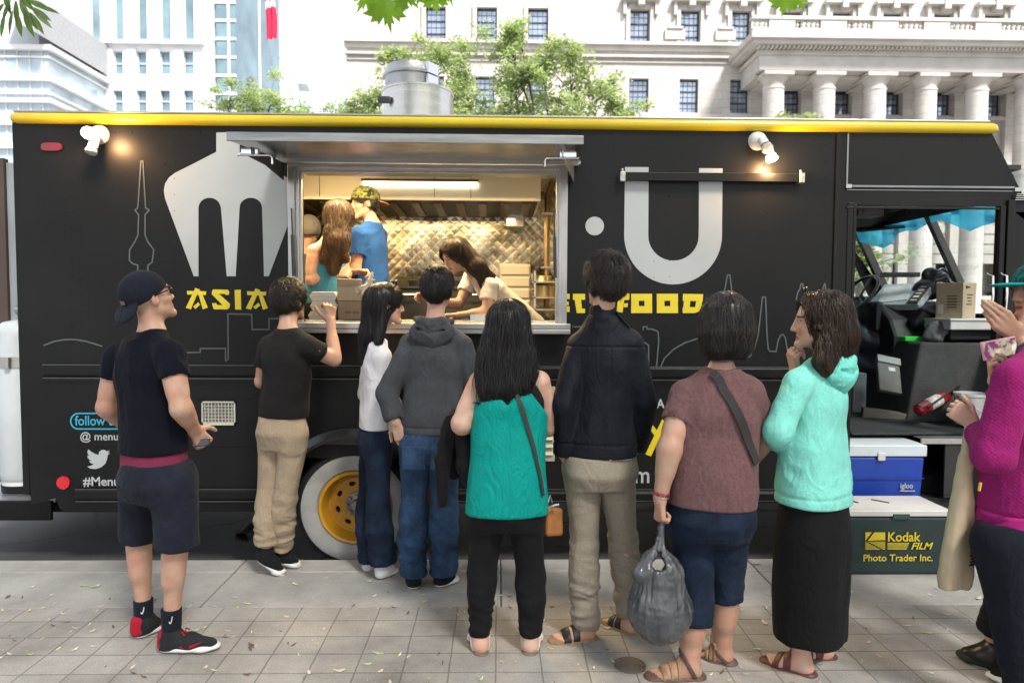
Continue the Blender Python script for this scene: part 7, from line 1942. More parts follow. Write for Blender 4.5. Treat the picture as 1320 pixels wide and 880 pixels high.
def ribbon(p, S, pts, w, m, name, off=.005, th=.003, n=36, parent=None):
 """a strap laid over a garment: path snapped to its surface"""
 pts = np.asarray(pts, float); t = np.linspace(0, len(pts)-1, n); P = np.stack([np.interp(t, np.arange(len(pts)), pts[:, i]) for i in range(3)], 1)
 for _ in range(3): P = P-grad(S, P)*(S.ev(P)-off)[:, None]
 N_ = grad(S, P); T = np.gradient(P, axis=0); T /= np.linalg.norm(T, axis=1)[:, None]+1e-9; W_ = np.cross(T, N_); W_ /= np.linalg.norm(W_, axis=1)[:, None]+1e-9
 vs = np.concatenate([P-W_*w/2, P+W_*w/2, P+W_*w/2+N_*th, P-W_*w/2+N_*th]); m_ = n; b = MB(); fs = []
 for i in range(n-1):
  for a, c in ((0, 1), (1, 2), (2, 3), (3, 0)): fs.append((a*m_+i, c*m_+i, c*m_+i+1, a*m_+i+1))
 b.add(vs, fs); return b.build(name, m, parent or p.root, smooth=True)
def pj(Y0, **k): return {n: at(v[0], v[1], Y0+(v[2] if len(v) > 2 else 0)) for n, v in k.items()}
def hemp(px, py, Y, n=(0, 0, -1)): return (at(px, py, Y), np.array(n, float))
def toe_at(p, q, d, L=.20, g=0.0): a = p.J['a'+q]; v = a+nrm(V3(*d, 0))*L; v[2] = g; return v
M_sole = mat("sole_white", (.66, .66, .64), .55, var=.08, scale=20)
M_denim = fabric("denim_blue", (.013, .028, .064), var=.6, scale=7, weave=1400, wstr=.3, c2=(.028, .056, .112), sheen=.02)
M_denimd = fabric("denim_dark", (.006, .010, .022), var=.45, scale=7, weave=1400, wstr=.3, c2=(.012, .021, .042), sheen=.02)
M_blkcl = fabric("cotton_black", (.010, .0105, .012), sheen=.02)
def glasses(p, up=False, c=(.02, .02, .022)):
 m = mat("frame_black", (.015, .015, .017), .25); b = MB()
 if up: f = lambda x, y, z: p.h(x*1.22, y*.62-.005+z*.0, z+.136-.35*(.1-y)*.3)
 else: f = p.h
 for q in (-1, 1):
  pts = [f(q*(.034+.025*math.cos(a)), .098-.012*abs(math.cos(a)*.5+.5)**2, .006+.019*math.sin(a)) for a in np.linspace(0, 2*math.pi, 15)[:-1]]
  b.tube(pts, .0022, 6, closed=True)
  b.tube([f(q*.058, .090, .014), f(q*.074, .055, .016), f(q*.079, -.005, .012), f(q*.076, -.03, -.006)], .0024, 6)
 b.tube([f(-.010, .100, .010), f(0, .102, .014), f(.010, .100, .010)], .002, 6)
 o = b.build('sunglasses', m, p.root, smooth=True); b = MB()
 for q in (-1, 1):
  vs = [f(q*(.034+.024*math.cos(a)), .098-.012*abs(math.cos(a)*.5+.5)**2, .006+.018*math.sin(a)) for a in np.linspace(0, 2*math.pi, 15)[:-1]]; b.add(vs, [list(range(14))])
 b.build('lens', mat("lens_dark", (.012, .011, .010), .06), o)
WHO = set(PEOPLE.split()) if PEOPLE else None
def want(n): return WHO is None or n in WHO
# ---------------------------------------------------------------- man in the backwards cap
if want('cap'):
 Y0 = gnd(214, 836)[1]
 p = Person('man in a black T-shirt and backwards cap looking up at the lettering', pj(Y0, hd=(191, 384), nk=(196, 425), sl=(153, 460, .08), sr=(219, 457, -.10), el=(137, 524, .08), wl=(163, 549, .24), er=(233, 525, -.14), wr=(250, 553, .0),
   hl=(183, 618, .05), hr=(225, 620, -.06), kl=(180, 692, .12), kr=(228, 698, -.04), al=(185, 785, .13), ar=(221, 797, -.02)), SK3, 1.0, look=(.56, .77, .34), torso=(.155, .142, .155), arm=(.047, .041, .029), leg=(.085, .050, .050, .033))
 p.hand('r', (.25, .5, -.75), (-.7, .6, .1), (55, 60, 62, 65)); p.hand('l', (.6, .6, -.4), (.6, -.3, .4), (40, 45, 45, 50))
 p.finish()
 TS = shirt(p, 'tshirt', fabric("cotton_navyblack", (.0042, .0052, .011), sheen=.02), hemp(200, 581, Y0, (.03, 0, -1)), (.172, .150, .150), {'l': (.42, .058, .06, .060), 'r': (.44, .060, .062, .062)}, amp=.0045, neck=.058, seed=1)
 shirt(p, 'undershirt', fabric("cotton_maroon", (.17, .025, .06)), hemp(200, 602, Y0, (.05, 0, -1)), (.158, .140, .13), {}, amp=.001, cuts=[plane(at(200, 560, Y0), (0, 0, -1))] if False else [Prim(lambda P, z=f4(at(200, 570, Y0)[2]): z-P[:, 2])], seed=2)
 trousers(p, 'shorts', fabric("twill_slate", (.013, .016, .026), var=.35), at(200, 592, Y0)[2], (.092, .083, .080), {'l': .455, 'r': .46}, .166, seed=3, bunch=.008)
 k = p.hs; A = p.hax()
 S = Sdf([ellip(p.h(0, -.012, .036), A, [k*.091, k*.110, k*.098])]).sub(plane(p.h(0, 0, .012), p.hu*1.0+p.hf*.22), .006) if False else Sdf([ellip(p.h(0, -.012, .036), A, [k*.084, k*.104, k*.093])])
 S.inter(plane(p.h(0, 0, .010), -p.hu+p.hf*.30), .006)
 M_cap = fabric("cap_navy", (.012, .015, .024), sheen=.02)
 c = p.cloth('cap', S, M_cap, h=.005, amp=.0008)
 S = Sdf([ellip(p.h(0, -.112, -.024), np.stack([p.hl_, nrm(p.hf*.70+p.hu*.72), nrm(p.hu*.70-p.hf*.72)]), [k*.088, k*.062, k*.013])]); p.cloth('brim', S, M_cap, h=.0045, amp=0, parent=c)
 b = MB(); b.obox(p.h(-.0, -.114, .015), p.hl_, p.hu, p.hf, .014, .009, .0015); b.build('cap_badge', mat("leather_tan", (.16, .10, .06), .6), c)
 b = MB()
 for x, y, z in ((.062, .02, .085), (.070, -.02, .078)): b.ell(p.h(-x, y, z), .004, .004, .004, 8, 5)
 b.build('eyelet', mat("eyelet", (.4, .4, .38), .4), c, smooth=True)
 glasses(p)
 M_shoe = fabric("knit_charcoal", (.020, .021, .024), var=.35); M_red = fabric("mesh_red", (.33, .012, .03), var=.2)
 for q, tp in (('l', (212, 806)), ('r', (284, 838))):
  t = gnd(*tp); P_, L_, so = shoe(p, q, t, M_shoe, M_sole, w=1.0, lace=M_red, name='trainer')
  b = MB(); d = nrm((t-p.J['a'+q])*V3(1, 1, 0)); sg = 1 if q == 'r' else -1
  S = Sdf([cone(P_(.028, 0, .04), P_(.028, 0, .075), .0385, .0355)], .01).inter(plane(P_(.045, 0, .05), d), .004); p.cloth('heel_patch', S, M_red, h=.004, amp=0, parent=so)
  zs_ = -1 if q == 'r' else -1
  sw = [(.10, .036), (.13, .030), (.16, .036), (.20, .060), (.158, .046), (.13, .043), (.115, .046)]
  b = MB(); yy = -.0385; vs = [P_(x, yy, z) for x, z in sw]; vs += [P_(x, yy-.003, z) for x, z in sw]; n_ = len(sw)
  b.add(vs, [list(range(n_, 2*n_)), list(range(n_))[::-1]]+[(i, (i+1) % n_, n_+(i+1) % n_, n_+i) for i in range(n_)]); b.build('side_emblem', M_red, so)
  S2 = Sdf([cone(p.J['a'+q]+V3(0, 0, -.03), p.J['a'+q]+V3(0, 0, .045), .040, .0425)], .01).inter(plane(p.J['a'+q]+V3(0, 0, .05), (0, 0, 1)), .003)
  sk = p.cloth('sock', S2, fabric("sock_navy", (.010, .013, .022)), h=.005, amp=.001)
  a_ = p.J['a'+q]; b = MB(); pts = [a_+V3(.010+.012*t_, -.0425, .002+.012*(t_-.4)**2*4-.004) for t_ in np.linspace(0, 1.2, 6)]; b.tube(pts, .0022, 5); b.build('sock_emblem', M_sole, sk)
 w = p.J['wr']; hp_ = w+nrm(V3(.25, .5, -.75))*.075
 b = MB(); b.obox(hp_+V3(.0, -.015, -.005), (1, .2, .1), (0, .2, 1), (.1, -1, .2), .035, .016, .012); o = b.build('phone', mat("phone_black", (.02, .02, .022), .2, coat=.5), bevel=.004, loc=hp_); tag(o, 'small black gadget in the hand of the man in the backwards cap', 'phone')
# ---------------------------------------------------------------- boy on tiptoe at the window
if want('boy'):
 Y0 = gnd(358, 740)[1]
 p = Person('boy in black T-shirt and khaki trousers on tiptoe at the serving shelf', pj(Y0, hd=(374, 388, .05), nk=(371, 424, .0), sl=(346, 447, .05), sr=(396, 446, -.06), el=(337, 492, .08), wl=(352, 480, .22), er=(431, 464, .03), wr=(426, 414, .12),
   hl=(352, 560, .03), hr=(379, 560, -.03), kl=(347, 640, .03), kr=(368, 642, -.01), al=(343, 704, .0), ar=(363, 708, .08)), SK1, .97, look=(.42, .9, .05), torso=(.135, .125, .135), arm=(.042, .037, .026), leg=(.07, .05, .05, .034))
 p.hand('r', (-.12, .35, 1), (-.5, .8, 0), (45, 50, 55, 60), size=.95); p.hand('l', (.5, .8, .2), (0, 0, -1), (30, 30, 30, 30), size=.95)
 p.finish()
 shirt(p, 'tshirt', fabric("cotton_soft_black", (.013, .0125, .013), sheen=.02), hemp(360, 536, Y0, (-.02, 0, -1)), (.146, .138, .143), {'l': (.55, .056, .054, .056), 'r': (.52, .058, .056, .058)}, amp=.006, neck=.055, seed=11)
 b = MB(); c = p.J['sr']+(p.J['er']-p.J['sr'])*.38; n = V3(0, -1, .1)
 for i in range(5): b.ell(c+n*.052+V3(.02*math.cos(i*1.3), -.006, .018*math.sin(i*1.3)), .010, .004, .012, 8, 5)
 b.build('sleeve_print', fabric("print_red", (.45, .03, .04)), p.root, smooth=True)
 trousers(p, 'trousers', fabric("chino_khaki", (.36, .285, .20), var=.14), at(360, 531, Y0)[2], (.078, .060, .058), {'l': .985, 'r': .975}, .142, seed=12, bunch=.012)
 M_van = fabric("canvas_black", (.012, .012, .013))
 t = gnd(370, 739); shoe(p, 'l', t, M_van, M_sole, hz=.085, name='trainer', lace=M_sole); t = gnd(389, 729); shoe(p, 'r', t, M_van, M_sole, hz=.05, name='trainer', lace=M_sole)
 short_hair(p, HR_DK, .018, 1500, seed=3, low=-.045)
# ---------------------------------------------------------------- woman in the white shirt
if want('white'):
 Y0 = gnd(486, 737)[1]-.02
 p = Person('woman in a white shirt and flared jeans, her face turned to the hoodie wearer', pj(Y0, hd=(498, 393), nk=(484, 434), sl=(480, 458, .10), sr=(492, 459, -.09), el=(472, 508, .12), wl=(482, 540, .22), er=(498, 512, -.04), wr=(510, 520, .16),
   hl=(482, 568, .07), hr=(489, 568, -.07), kl=(474, 650, .07), kr=(487, 650, -.06), al=(478, 718, .05), ar=(494, 720, -.06)), SK2, .93, look=(.93, .30, -.04), fem=True, torso=(.12, .11, .115), leg=(.06, .045, .045, .03))
 p.hand('l', (.6, .6, 0), (0, 0, -1)); p.hand('r', (.6, .6, 0), (0, 0, -1)); p.finish()
 shirt(p, 'shirt', fabric("cotton_white", (.66, .65, .68), var=.06), hemp(482, 551, Y0), (.136, .124, .126), {'l': (1.8, .048, .045, .04), 'r': (1.8, .048, .045, .04)}, amp=.006, seed=21, flare=.006, dep=.62)
 trousers(p, 'jeans', M_denimd, at(482, 552, Y0)[2], (.074, .060, .074), {'l': 1.03, 'r': 1.03}, .128, seed=22, bunch=.008, dep=.68)
 for q, tp in (('l', (505, 728)), ('r', (512, 736))): shoe(p, q, gnd(*tp), fabric("canvas_white", (.6, .6, .6)), M_sole, w=.9, name='trainer', lace=M_sole)
 S = cap_sdf(p, .020, low=-.10, face=(0, .100, -.040), fr=(.068, .066, .115)); back = at(470, 465, Y0-.02)
 S.add(cone(p.h(0, -.06, .02), at(478, 432, Y0-.02), .075, .060), .04); S.add(cone(at(478, 430, Y0-.02), back, .060, .034), .03)
 S.add(cone(p.h(-.06, -.01, -.02), at(488, 440, Y0-.09), .028, .022), .03)
 S.sub(ball(p.h(-.086, .004, -.012), .022), .006)
 hair(p, S, HR_B, lambda P: np.tile([-.15, 0, -1.0], (len(P), 1))+crown_flow(p, .5)(P)*.4, N=1100, steps=14, ds=.013, seed=4)
 glasses(p, up=True)
# ---------------------------------------------------------------- man in the grey hoodie
if want('hoodie'):
 Y0 = gnd(552, 756)[1]
 p = Person('man in a grey hooded sweatshirt and blue jeans seen from behind at the window', pj(Y0, hd=(564, 373, .02), nk=(561, 412), sl=(530, 444, .02), sr=(595, 446, -.02), el=(499, 508, -.03), wl=(509, 543, -.06), er=(616, 512, .0), wr=(606, 552, .10),
   hl=(538, 575), hr=(572, 575), kl=(532, 658, .03), kr=(573, 656, .02), al=(533, 738), ar=(571, 736, .02)), SK3, 1.0, look=(.12, 1, -.03), torso=(.155, .15, .165), arm=(.05, .043, .029))
 p.hand('l', (.40, -.05, -1), (.25, .95, .1), (30, 75, 80, 85)); p.hand('r', (-.3, .5, -.8), (-.9, .3, 0)); p.finish()
 M_hd = fabric("fleece_grey", (.050, .055, .064), var=.28)
 TS = shirt(p, 'hoodie', M_hd, hemp(555, 556, Y0), (.170, .164, .156), {'l': (1.93, .058, .058, .046), 'r': (1.9, .058, .058, .046)}, amp=.006, seed=31, neck=.06, fn=lambda v, n: -.006*gauss(v[:, 2], at(555, 547, Y0)[2], .006))
 hood(p, M_hd, 33, 1.08)
 trousers(p, 'jeans', M_denim, at(555, 546, Y0)[2], (.084, .069, .070), {'l': 1.015, 'r': 1.01}, .165, seed=34, bunch=.015)
 b = MB()
 for q in (-1, 1):
  c = p.chp-p.hfront*.136+p.hside*.075*q+V3(0, 0, -.035)
  b.obox(c, p.hside, (0, 0, 1), p.hfront, .062, .062, .006)
 b.build('back_pocket', M_denim, p.root, bevel=.01)
 shoe(p, 'l', toe_at(p, 'l', (-.15, 1), .19), M_van if want('boy') else M_blkcl, M_sole, w=.98, name='trainer'); shoe(p, 'r', gnd(590, 747), M_blkcl, M_sole, name='trainer', lace=M_sole)
 short_hair(p, HR_B, .015, 1500, seed=6, low=-.06, lift=.006, spike=.2)
# ---------------------------------------------------------------- woman in the teal top
if want('teal'):
 Y0 = gnd(648, 837)[1]
 p = Person('woman in a teal sleeveless top with long black hair over her back', pj(Y0, hd=(655, 425), nk=(656, 470), sl=(619, 492), sr=(695, 492, .02), el=(595, 545, -.03), wl=(600, 560, .20), er=(708, 548, .10), wr=(690, 560, .26),
   hl=(630, 655), hr=(676, 655), kl=(621, 738, .03), kr=(684, 738, .03), al=(619, 822), ar=(684, 821)), SK2, .95, look=(.05, 1, -.06), fem=True, torso=(.165, .135, .145), arm=(.047, .043, .025), leg=(.07, .047, .049, .033))
 p.hand('l', (.5, .8, 0), (0, 0, -1), (40, 40, 40, 40)); p.hand('r', (-.5, .8, .2), (0, 0, -1))
 ft = {q: p.foot(q, toe_at(p, q, (-.18 if q == 'l' else .18, 1), .175)) for q in 'lr'}
 p.finish()
 shirt(p, 'undertop', M_blkcl, hemp(655, 600, Y0), (.150, .140, .157), {}, amp=.001, seed=41, neck=.07, cuts=[ball(p.J['sl']+V3(-.042, -.0, .01), .046), ball(p.J['sr']+V3(.042, -.0, .01), .046)])
 for q in (-1, 1):
  c = p.J['nk']+p.side*.062*q; b = MB(); pts = [c+V3(0, .07, -.03), c+V3(-.004*q, .02, .032), c+p.side*.01*q+V3(0, -.055, .005), c-p.side*.004*q+V3(0, -.095, -.10)]
  for dx in (0, .02): b.tube([q_+p.side*dx*q for q_ in pts], .004, 6)
  b.build('strap', M_blkcl, p.root, smooth=True)
 M_teal = fabric("satin_teal", (.0, .26, .225), var=.10, rough=.5, sheen=.02, fold=.5)
 zt_ = f4(at(655, 506, Y0)[2]); xm_ = f4(p.chp[0])
 cut = Prim(lambda P: -(zt_-f4(.10)*np.maximum(0, np.abs(P[:, 0]-xm_)/f4(.13)-.35)-P[:, 2]) if False else (zt_+f4(.055)-f4(.16)*np.abs(np.abs(P[:, 0]-xm_)-f4(.07))/f4(.10)*f4(.9)-P[:, 2]))
 TS = shirt(p, 'top', M_teal, hemp(655, 660, Y0, (0, -.10, -1)), (.184, .166, .156), {}, amp=.006, seed=42, flare=.008, fr=None if False else None) if False else shirt(p, 'top', M_teal, hemp(655, 660, Y0, (0, -.10, -1)), (.180, .163, .170), {}, amp=.003, seed=42, flare=.014, cuts=[cut], fn=lambda v, n: .004*ridge(v, (12, 12, 1.8), 4)*np.clip((at(655, 520, Y0)[2]-v[:, 2])/.4, 0, 1))
 trousers(p, 'leggings', fabric("denim_black", (.009, .009, .010), sheen=.02), at(655, 640, Y0)[2], (.081, .057, .041), {'l': .975, 'r': .975}, .159, seed=43, bunch=.009)
 S = cap_sdf(p, .022, low=-.2, face=(0, .085, -.045));
 S.add(loft(at(653, 518, Y0-.085), at(653, 412, Y0-.02), V3(-1, 0, 0), V3(0, 1, 0), [0, .12, .35, .6, .85, 1], [.040, .088, .118, .112, .085, .03], [.010, .030, .045, .060, .070, .03], [0, -.015, -.01, -.01, 0, .02], [.03, .012, 0, 0, 0, 0]), .04)
 S.sub(cone(p.J['nk']+V3(0, .05, -.03), p.h(0, .01, -.04), .048, .05), .02)
 hair(p, S, HR_B, lambda P: np.tile([.0, 0, -1.0], (len(P), 1))+crown_flow(p, .3)(P)*.35, N=2200, steps=20, ds=.014, seed=8, r=.0017, off=(-.002, .010), jit=.20, amp=.010, fr=(30, 30, 2.5), stick=.8)
 for q in 'lr':
  P_, L_ = ft[q]; M_sd = mat("sandal_tan", (.15, .11, .08), .6, var=.2, scale=30)
  S = Sdf([cone(P_(.02, 0, -.0), P_(L_*.6, 0, 0), .036, .036, (V3(0, 0, 1), .42)), cone(P_(L_*.6, 0, 0), P_(L_-.015, 0, 0), .040, .034, (V3(0, 0, 1), .4))], .02); so = p.cloth('sandal', S, M_sd, h=.0045, amp=0)
  band(p, p.body, P_(L_*.60, 0, .02), P_(L_, 0, 0)-P_(0, 0, 0), .018, .004, M_sole, 'sandal_strap', parent=so, lim=(P_(L_*.60, 0, .02), .07)); band(p, p.body, P_(.045, 0, .045), P_(L_, 0, -.06)-P_(0, 0, 0), .014, .004, M_sole, 'sandal_strap', parent=so, lim=(P_(.04, 0, .045), .07))
 # cardigan over the forearm
 e, w = p.J['el'], p.J['wl']; f_ = lambda x, y, dy: at(x, y, Y0+dy)
 S = Sdf([cone(f_(590, 538, .10), f_(604, 552, .10), .045, .045), cone(f_(583, 545, .08), f_(571, 590, .07), .035, .030), cone(f_(571, 590, .07), f_(570, 648, .07), .030, .014), cone(f_(598, 556, .04), f_(602, 600, .04), .030, .034), cone(f_(602, 600, .04), f_(606, 622, .04), .036, .030), cone(f_(590, 545, .13), f_(585, 610, .14), .03, .02)], .025)
 v, q = S.mesh(.006, smooth=2); n = vnormals(v, q); v = v+n*(.012*ridge(v, (24, 24, 3.5), 7))[:, None]
 o = link_mesh('cardigan', np_mesh('cardigan', v-f_(595, 548, .1), quads=q), fabric("knit_black", (.009, .009, .010), sheen=.02, weave=500, wstr=.4), loc=f_(595, 548, .1)); tag(o, 'black cardigan hanging over the forearm of the woman in teal', 'cardigan')
 # tan purse on its strap
 c = f_(713, 665, .0); PU = empty('purse', c, 'small tan leather purse on a dark strap at the hip of the teal top', 'purse')
 S = Sdf([rbox(f_(713, 672, .02), (V3(.85, .45, 0), V3(-.45, .85, 0), V3(.12, 0, 1)), (.045, .022, .062), .016)]); v, q = S.mesh(.005); n = vnormals(v, q)
 link_mesh('bag', np_mesh('bag', v+n*(.003*vnoise(v*20))[:, None]-c, quads=q), mat("leather_cognac", (.30, .125, .035), .45, var=.25, scale=12, bump=.2), PU)
 b = MB(); b.tube([f_(704, 655, -.04), f_(712, 652, -.045), f_(720, 650, -.03)], .006, 6); b.tube([f_(706, 648, -.03), f_(709, 638, -.02), f_(712, 648, -.02)], .004, 6); b.build('clasp', M_alu, PU, smooth=True)
 oo = ribbon(p, TS, [at(x, y, Y0-.12) for x, y in ((664, 500), (678, 540), (692, 580), (704, 618), (709, 640))], .017, mat("strap_dark", (.03, .024, .022), .6), 'strap', parent=p.root, off=.008)
 oo.parent = PU; oo.location = Vector(ORG[p.root]-ORG[PU])
# ---------------------------------------------------------------- man in the dark jacket
if want('jacket'):
 Y0 = gnd(765, 822)[1]
 p = Person('tall man in a dark navy jacket and checked beige trousers, hands in pockets', pj(Y0, hd=(780, 363), nk=(777, 404), sl=(748, 446, .03), sr=(812, 443, -.03), el=(727, 520, -.05), wl=(727, 586, .0), er=(832, 518, -.02), wr=(818, 578, .06),
   hl=(752, 605), hr=(793, 605), kl=(753, 702, .02), kr=(803, 692, .07), al=(754, 806, .0), ar=(812, 792, .07)), SK3, 1.0, look=(-.42, .9, .08), torso=(.15, .145, .16), leg=(.08, .056, .056, .036))
 p.hand('l', (.25, .3, -1), (1, 0, .2)); p.hand('r', (-.25, .3, -1), (-1, 0, .2))
 ft = {'l': p.foot('l', gnd(713, 826)), 'r': p.foot('r', gnd(781, 800))}
 p.finish()
 M_jk = fabric("jacket_navy", (.0070, .0085, .014), var=.4, rough=.6, sheen=.02)
 TS = shirt(p, 'jacket', M_jk, hemp(775, 585, Y0, (0, .0, -1)), (.176, .146, .142), {'l': (1.98, .056, .056, .050), 'r': (1.98, .056, .056, .050)}, amp=.006, seed=51, neck=.054, fn=lambda v, n: -.005*gauss(v[:, 2], at(775, 568, Y0)[2], .004)-.006*gauss(v[:, 2], at(775, 446, Y0)[2], .004)-.004*gauss(v[:, 0], at(782, 500, Y0)[0], .004)*(v[:, 2] < at(775, 446, Y0)[2]))
 S = Sdf([cone(p.J['nk']-V3(0, 0, .03), p.J['nk']+V3(0, .012, .045), .064, .058)]).sub(cone(p.J['nk']-V3(0, 0, .1), p.J['nk']+V3(0, .02, .12), .054, .054), .004).inter(plane(p.J['nk']+V3(0, 0, .032), (0, .25, 1)), .004)
 p.cloth('collar', S, M_jk, h=.005, amp=.001)
 for q in 'lr':
  a_ = p.J['s'+q]; s_ = 1 if q == 'l' else -1; d = nrm(p.J['nk']-a_)
  b = MB(); b.obox(a_+d*.055+V3(0, -.012, .066), d+V3(0, 0, .05), (0, 1, 0), (-d[2]*0, 0, 1), .048, .021, .006); ep = b.build('epaulette', M_jk, p.root, bevel=.004)
  MB().ell(a_+d*.09+V3(0, -.012, .076), .007, .007, .004).build('button', M_rub, ep, smooth=True)
 shirt(p, 'undershirt', fabric("cotton_white", (.66, .65, .68)), hemp(775, 585, Y0, (-.06, 0, -1)), (.160, .145, .13), {}, amp=.003, cuts=[Prim(lambda P, z=f4(at(775, 570, Y0)[2]): z-P[:, 2])], seed=52)
 def check():
  m = fabric("check_beige", (.265, .232, .182), var=.14); nt = m.node_tree; b_ = nt.nodes["Principled BSDF"]; N = nt.nodes.new; L = nt.links.new
  src = b_.inputs['Base Color'].links[0].from_socket; tc = N("ShaderNodeTexCoord"); sx = N("ShaderNodeSeparateXYZ"); L(tc.outputs['Object'], sx.inputs[0]); acc = None
  for ax in 'XZ':
   mm = N("ShaderNodeMath"); mm.operation = 'MULTIPLY'; L(sx.outputs[ax], mm.inputs[0]); mm.inputs[1].default_value = 80
   fr_ = N("ShaderNodeMath"); fr_.operation = 'FRACT'; L(mm.outputs[0], fr_.inputs[0]); lt = N("ShaderNodeMath"); lt.operation = 'LESS_THAN'; L(fr_.outputs[0], lt.inputs[0]); lt.inputs[1].default_value = .16
   if acc is None: acc = lt.outputs[0]
   else: mx_ = N("ShaderNodeMath"); mx_.operation = 'MAXIMUM'; L(acc, mx_.inputs[0]); L(lt.outputs[0], mx_.inputs[1]); acc = mx_.outputs[0]
  sc_ = N("ShaderNodeMath"); sc_.operation = 'MULTIPLY'; L(acc, sc_.inputs[0]); sc_.inputs[1].default_value = .13
  mx = N("ShaderNodeMixRGB"); L(sc_.outputs[0], mx.inputs['Fac']); L(src, mx.inputs['Color1']); mx.inputs['Color2'].default_value = (.16, .12, .085, 1); L(mx.outputs[0], b_.inputs['Base Color']); return m
 trousers(p, 'trousers', check(), at(775, 584, Y0)[2], (.084, .061, .057), {'l': 1.01, 'r': 1.0}, .166, seed=53, bunch=.016)
 for q in 'lr':
  P_, L_ = ft[q]
  S = Sdf([cone(P_(.02, 0, -.002), P_(L_*.6, 0, -.002), .040, .042, (V3(0, 0, 1), .45)), cone(P_(L_*.6, 0, 0), P_(L_-.012, 0, 0), .048, .040, (V3(0, 0, 1), .4))], .02); so = p.cloth('sandal', S, mat("cork_sole", (.24, .15, .09), .8, var=.25, scale=60), h=.0045, amp=0)
  for x_ in (.48, .70): band(p, p.body, P_(L_*x_, 0, .03), P_(L_, 0, 0)-P_(0, 0, 0), .034, .005, mat("leather_black", (.018, .017, .018), .45), 'sandal_strap', parent=so, lim=(P_(L_*x_, 0, .03), .075))
  S = Sdf([cone(P_(.03, 0, .025), P_(.06, 0, .04), .045, .043)], .01).inter(plane(P_(.045, 0, .0), P_(L_, 0, 0)-P_(0, 0, 0)), .004)
 short_hair(p, HR_DK, .019, 2000, seed=9, low=-.06, lift=.012, spike=.4)
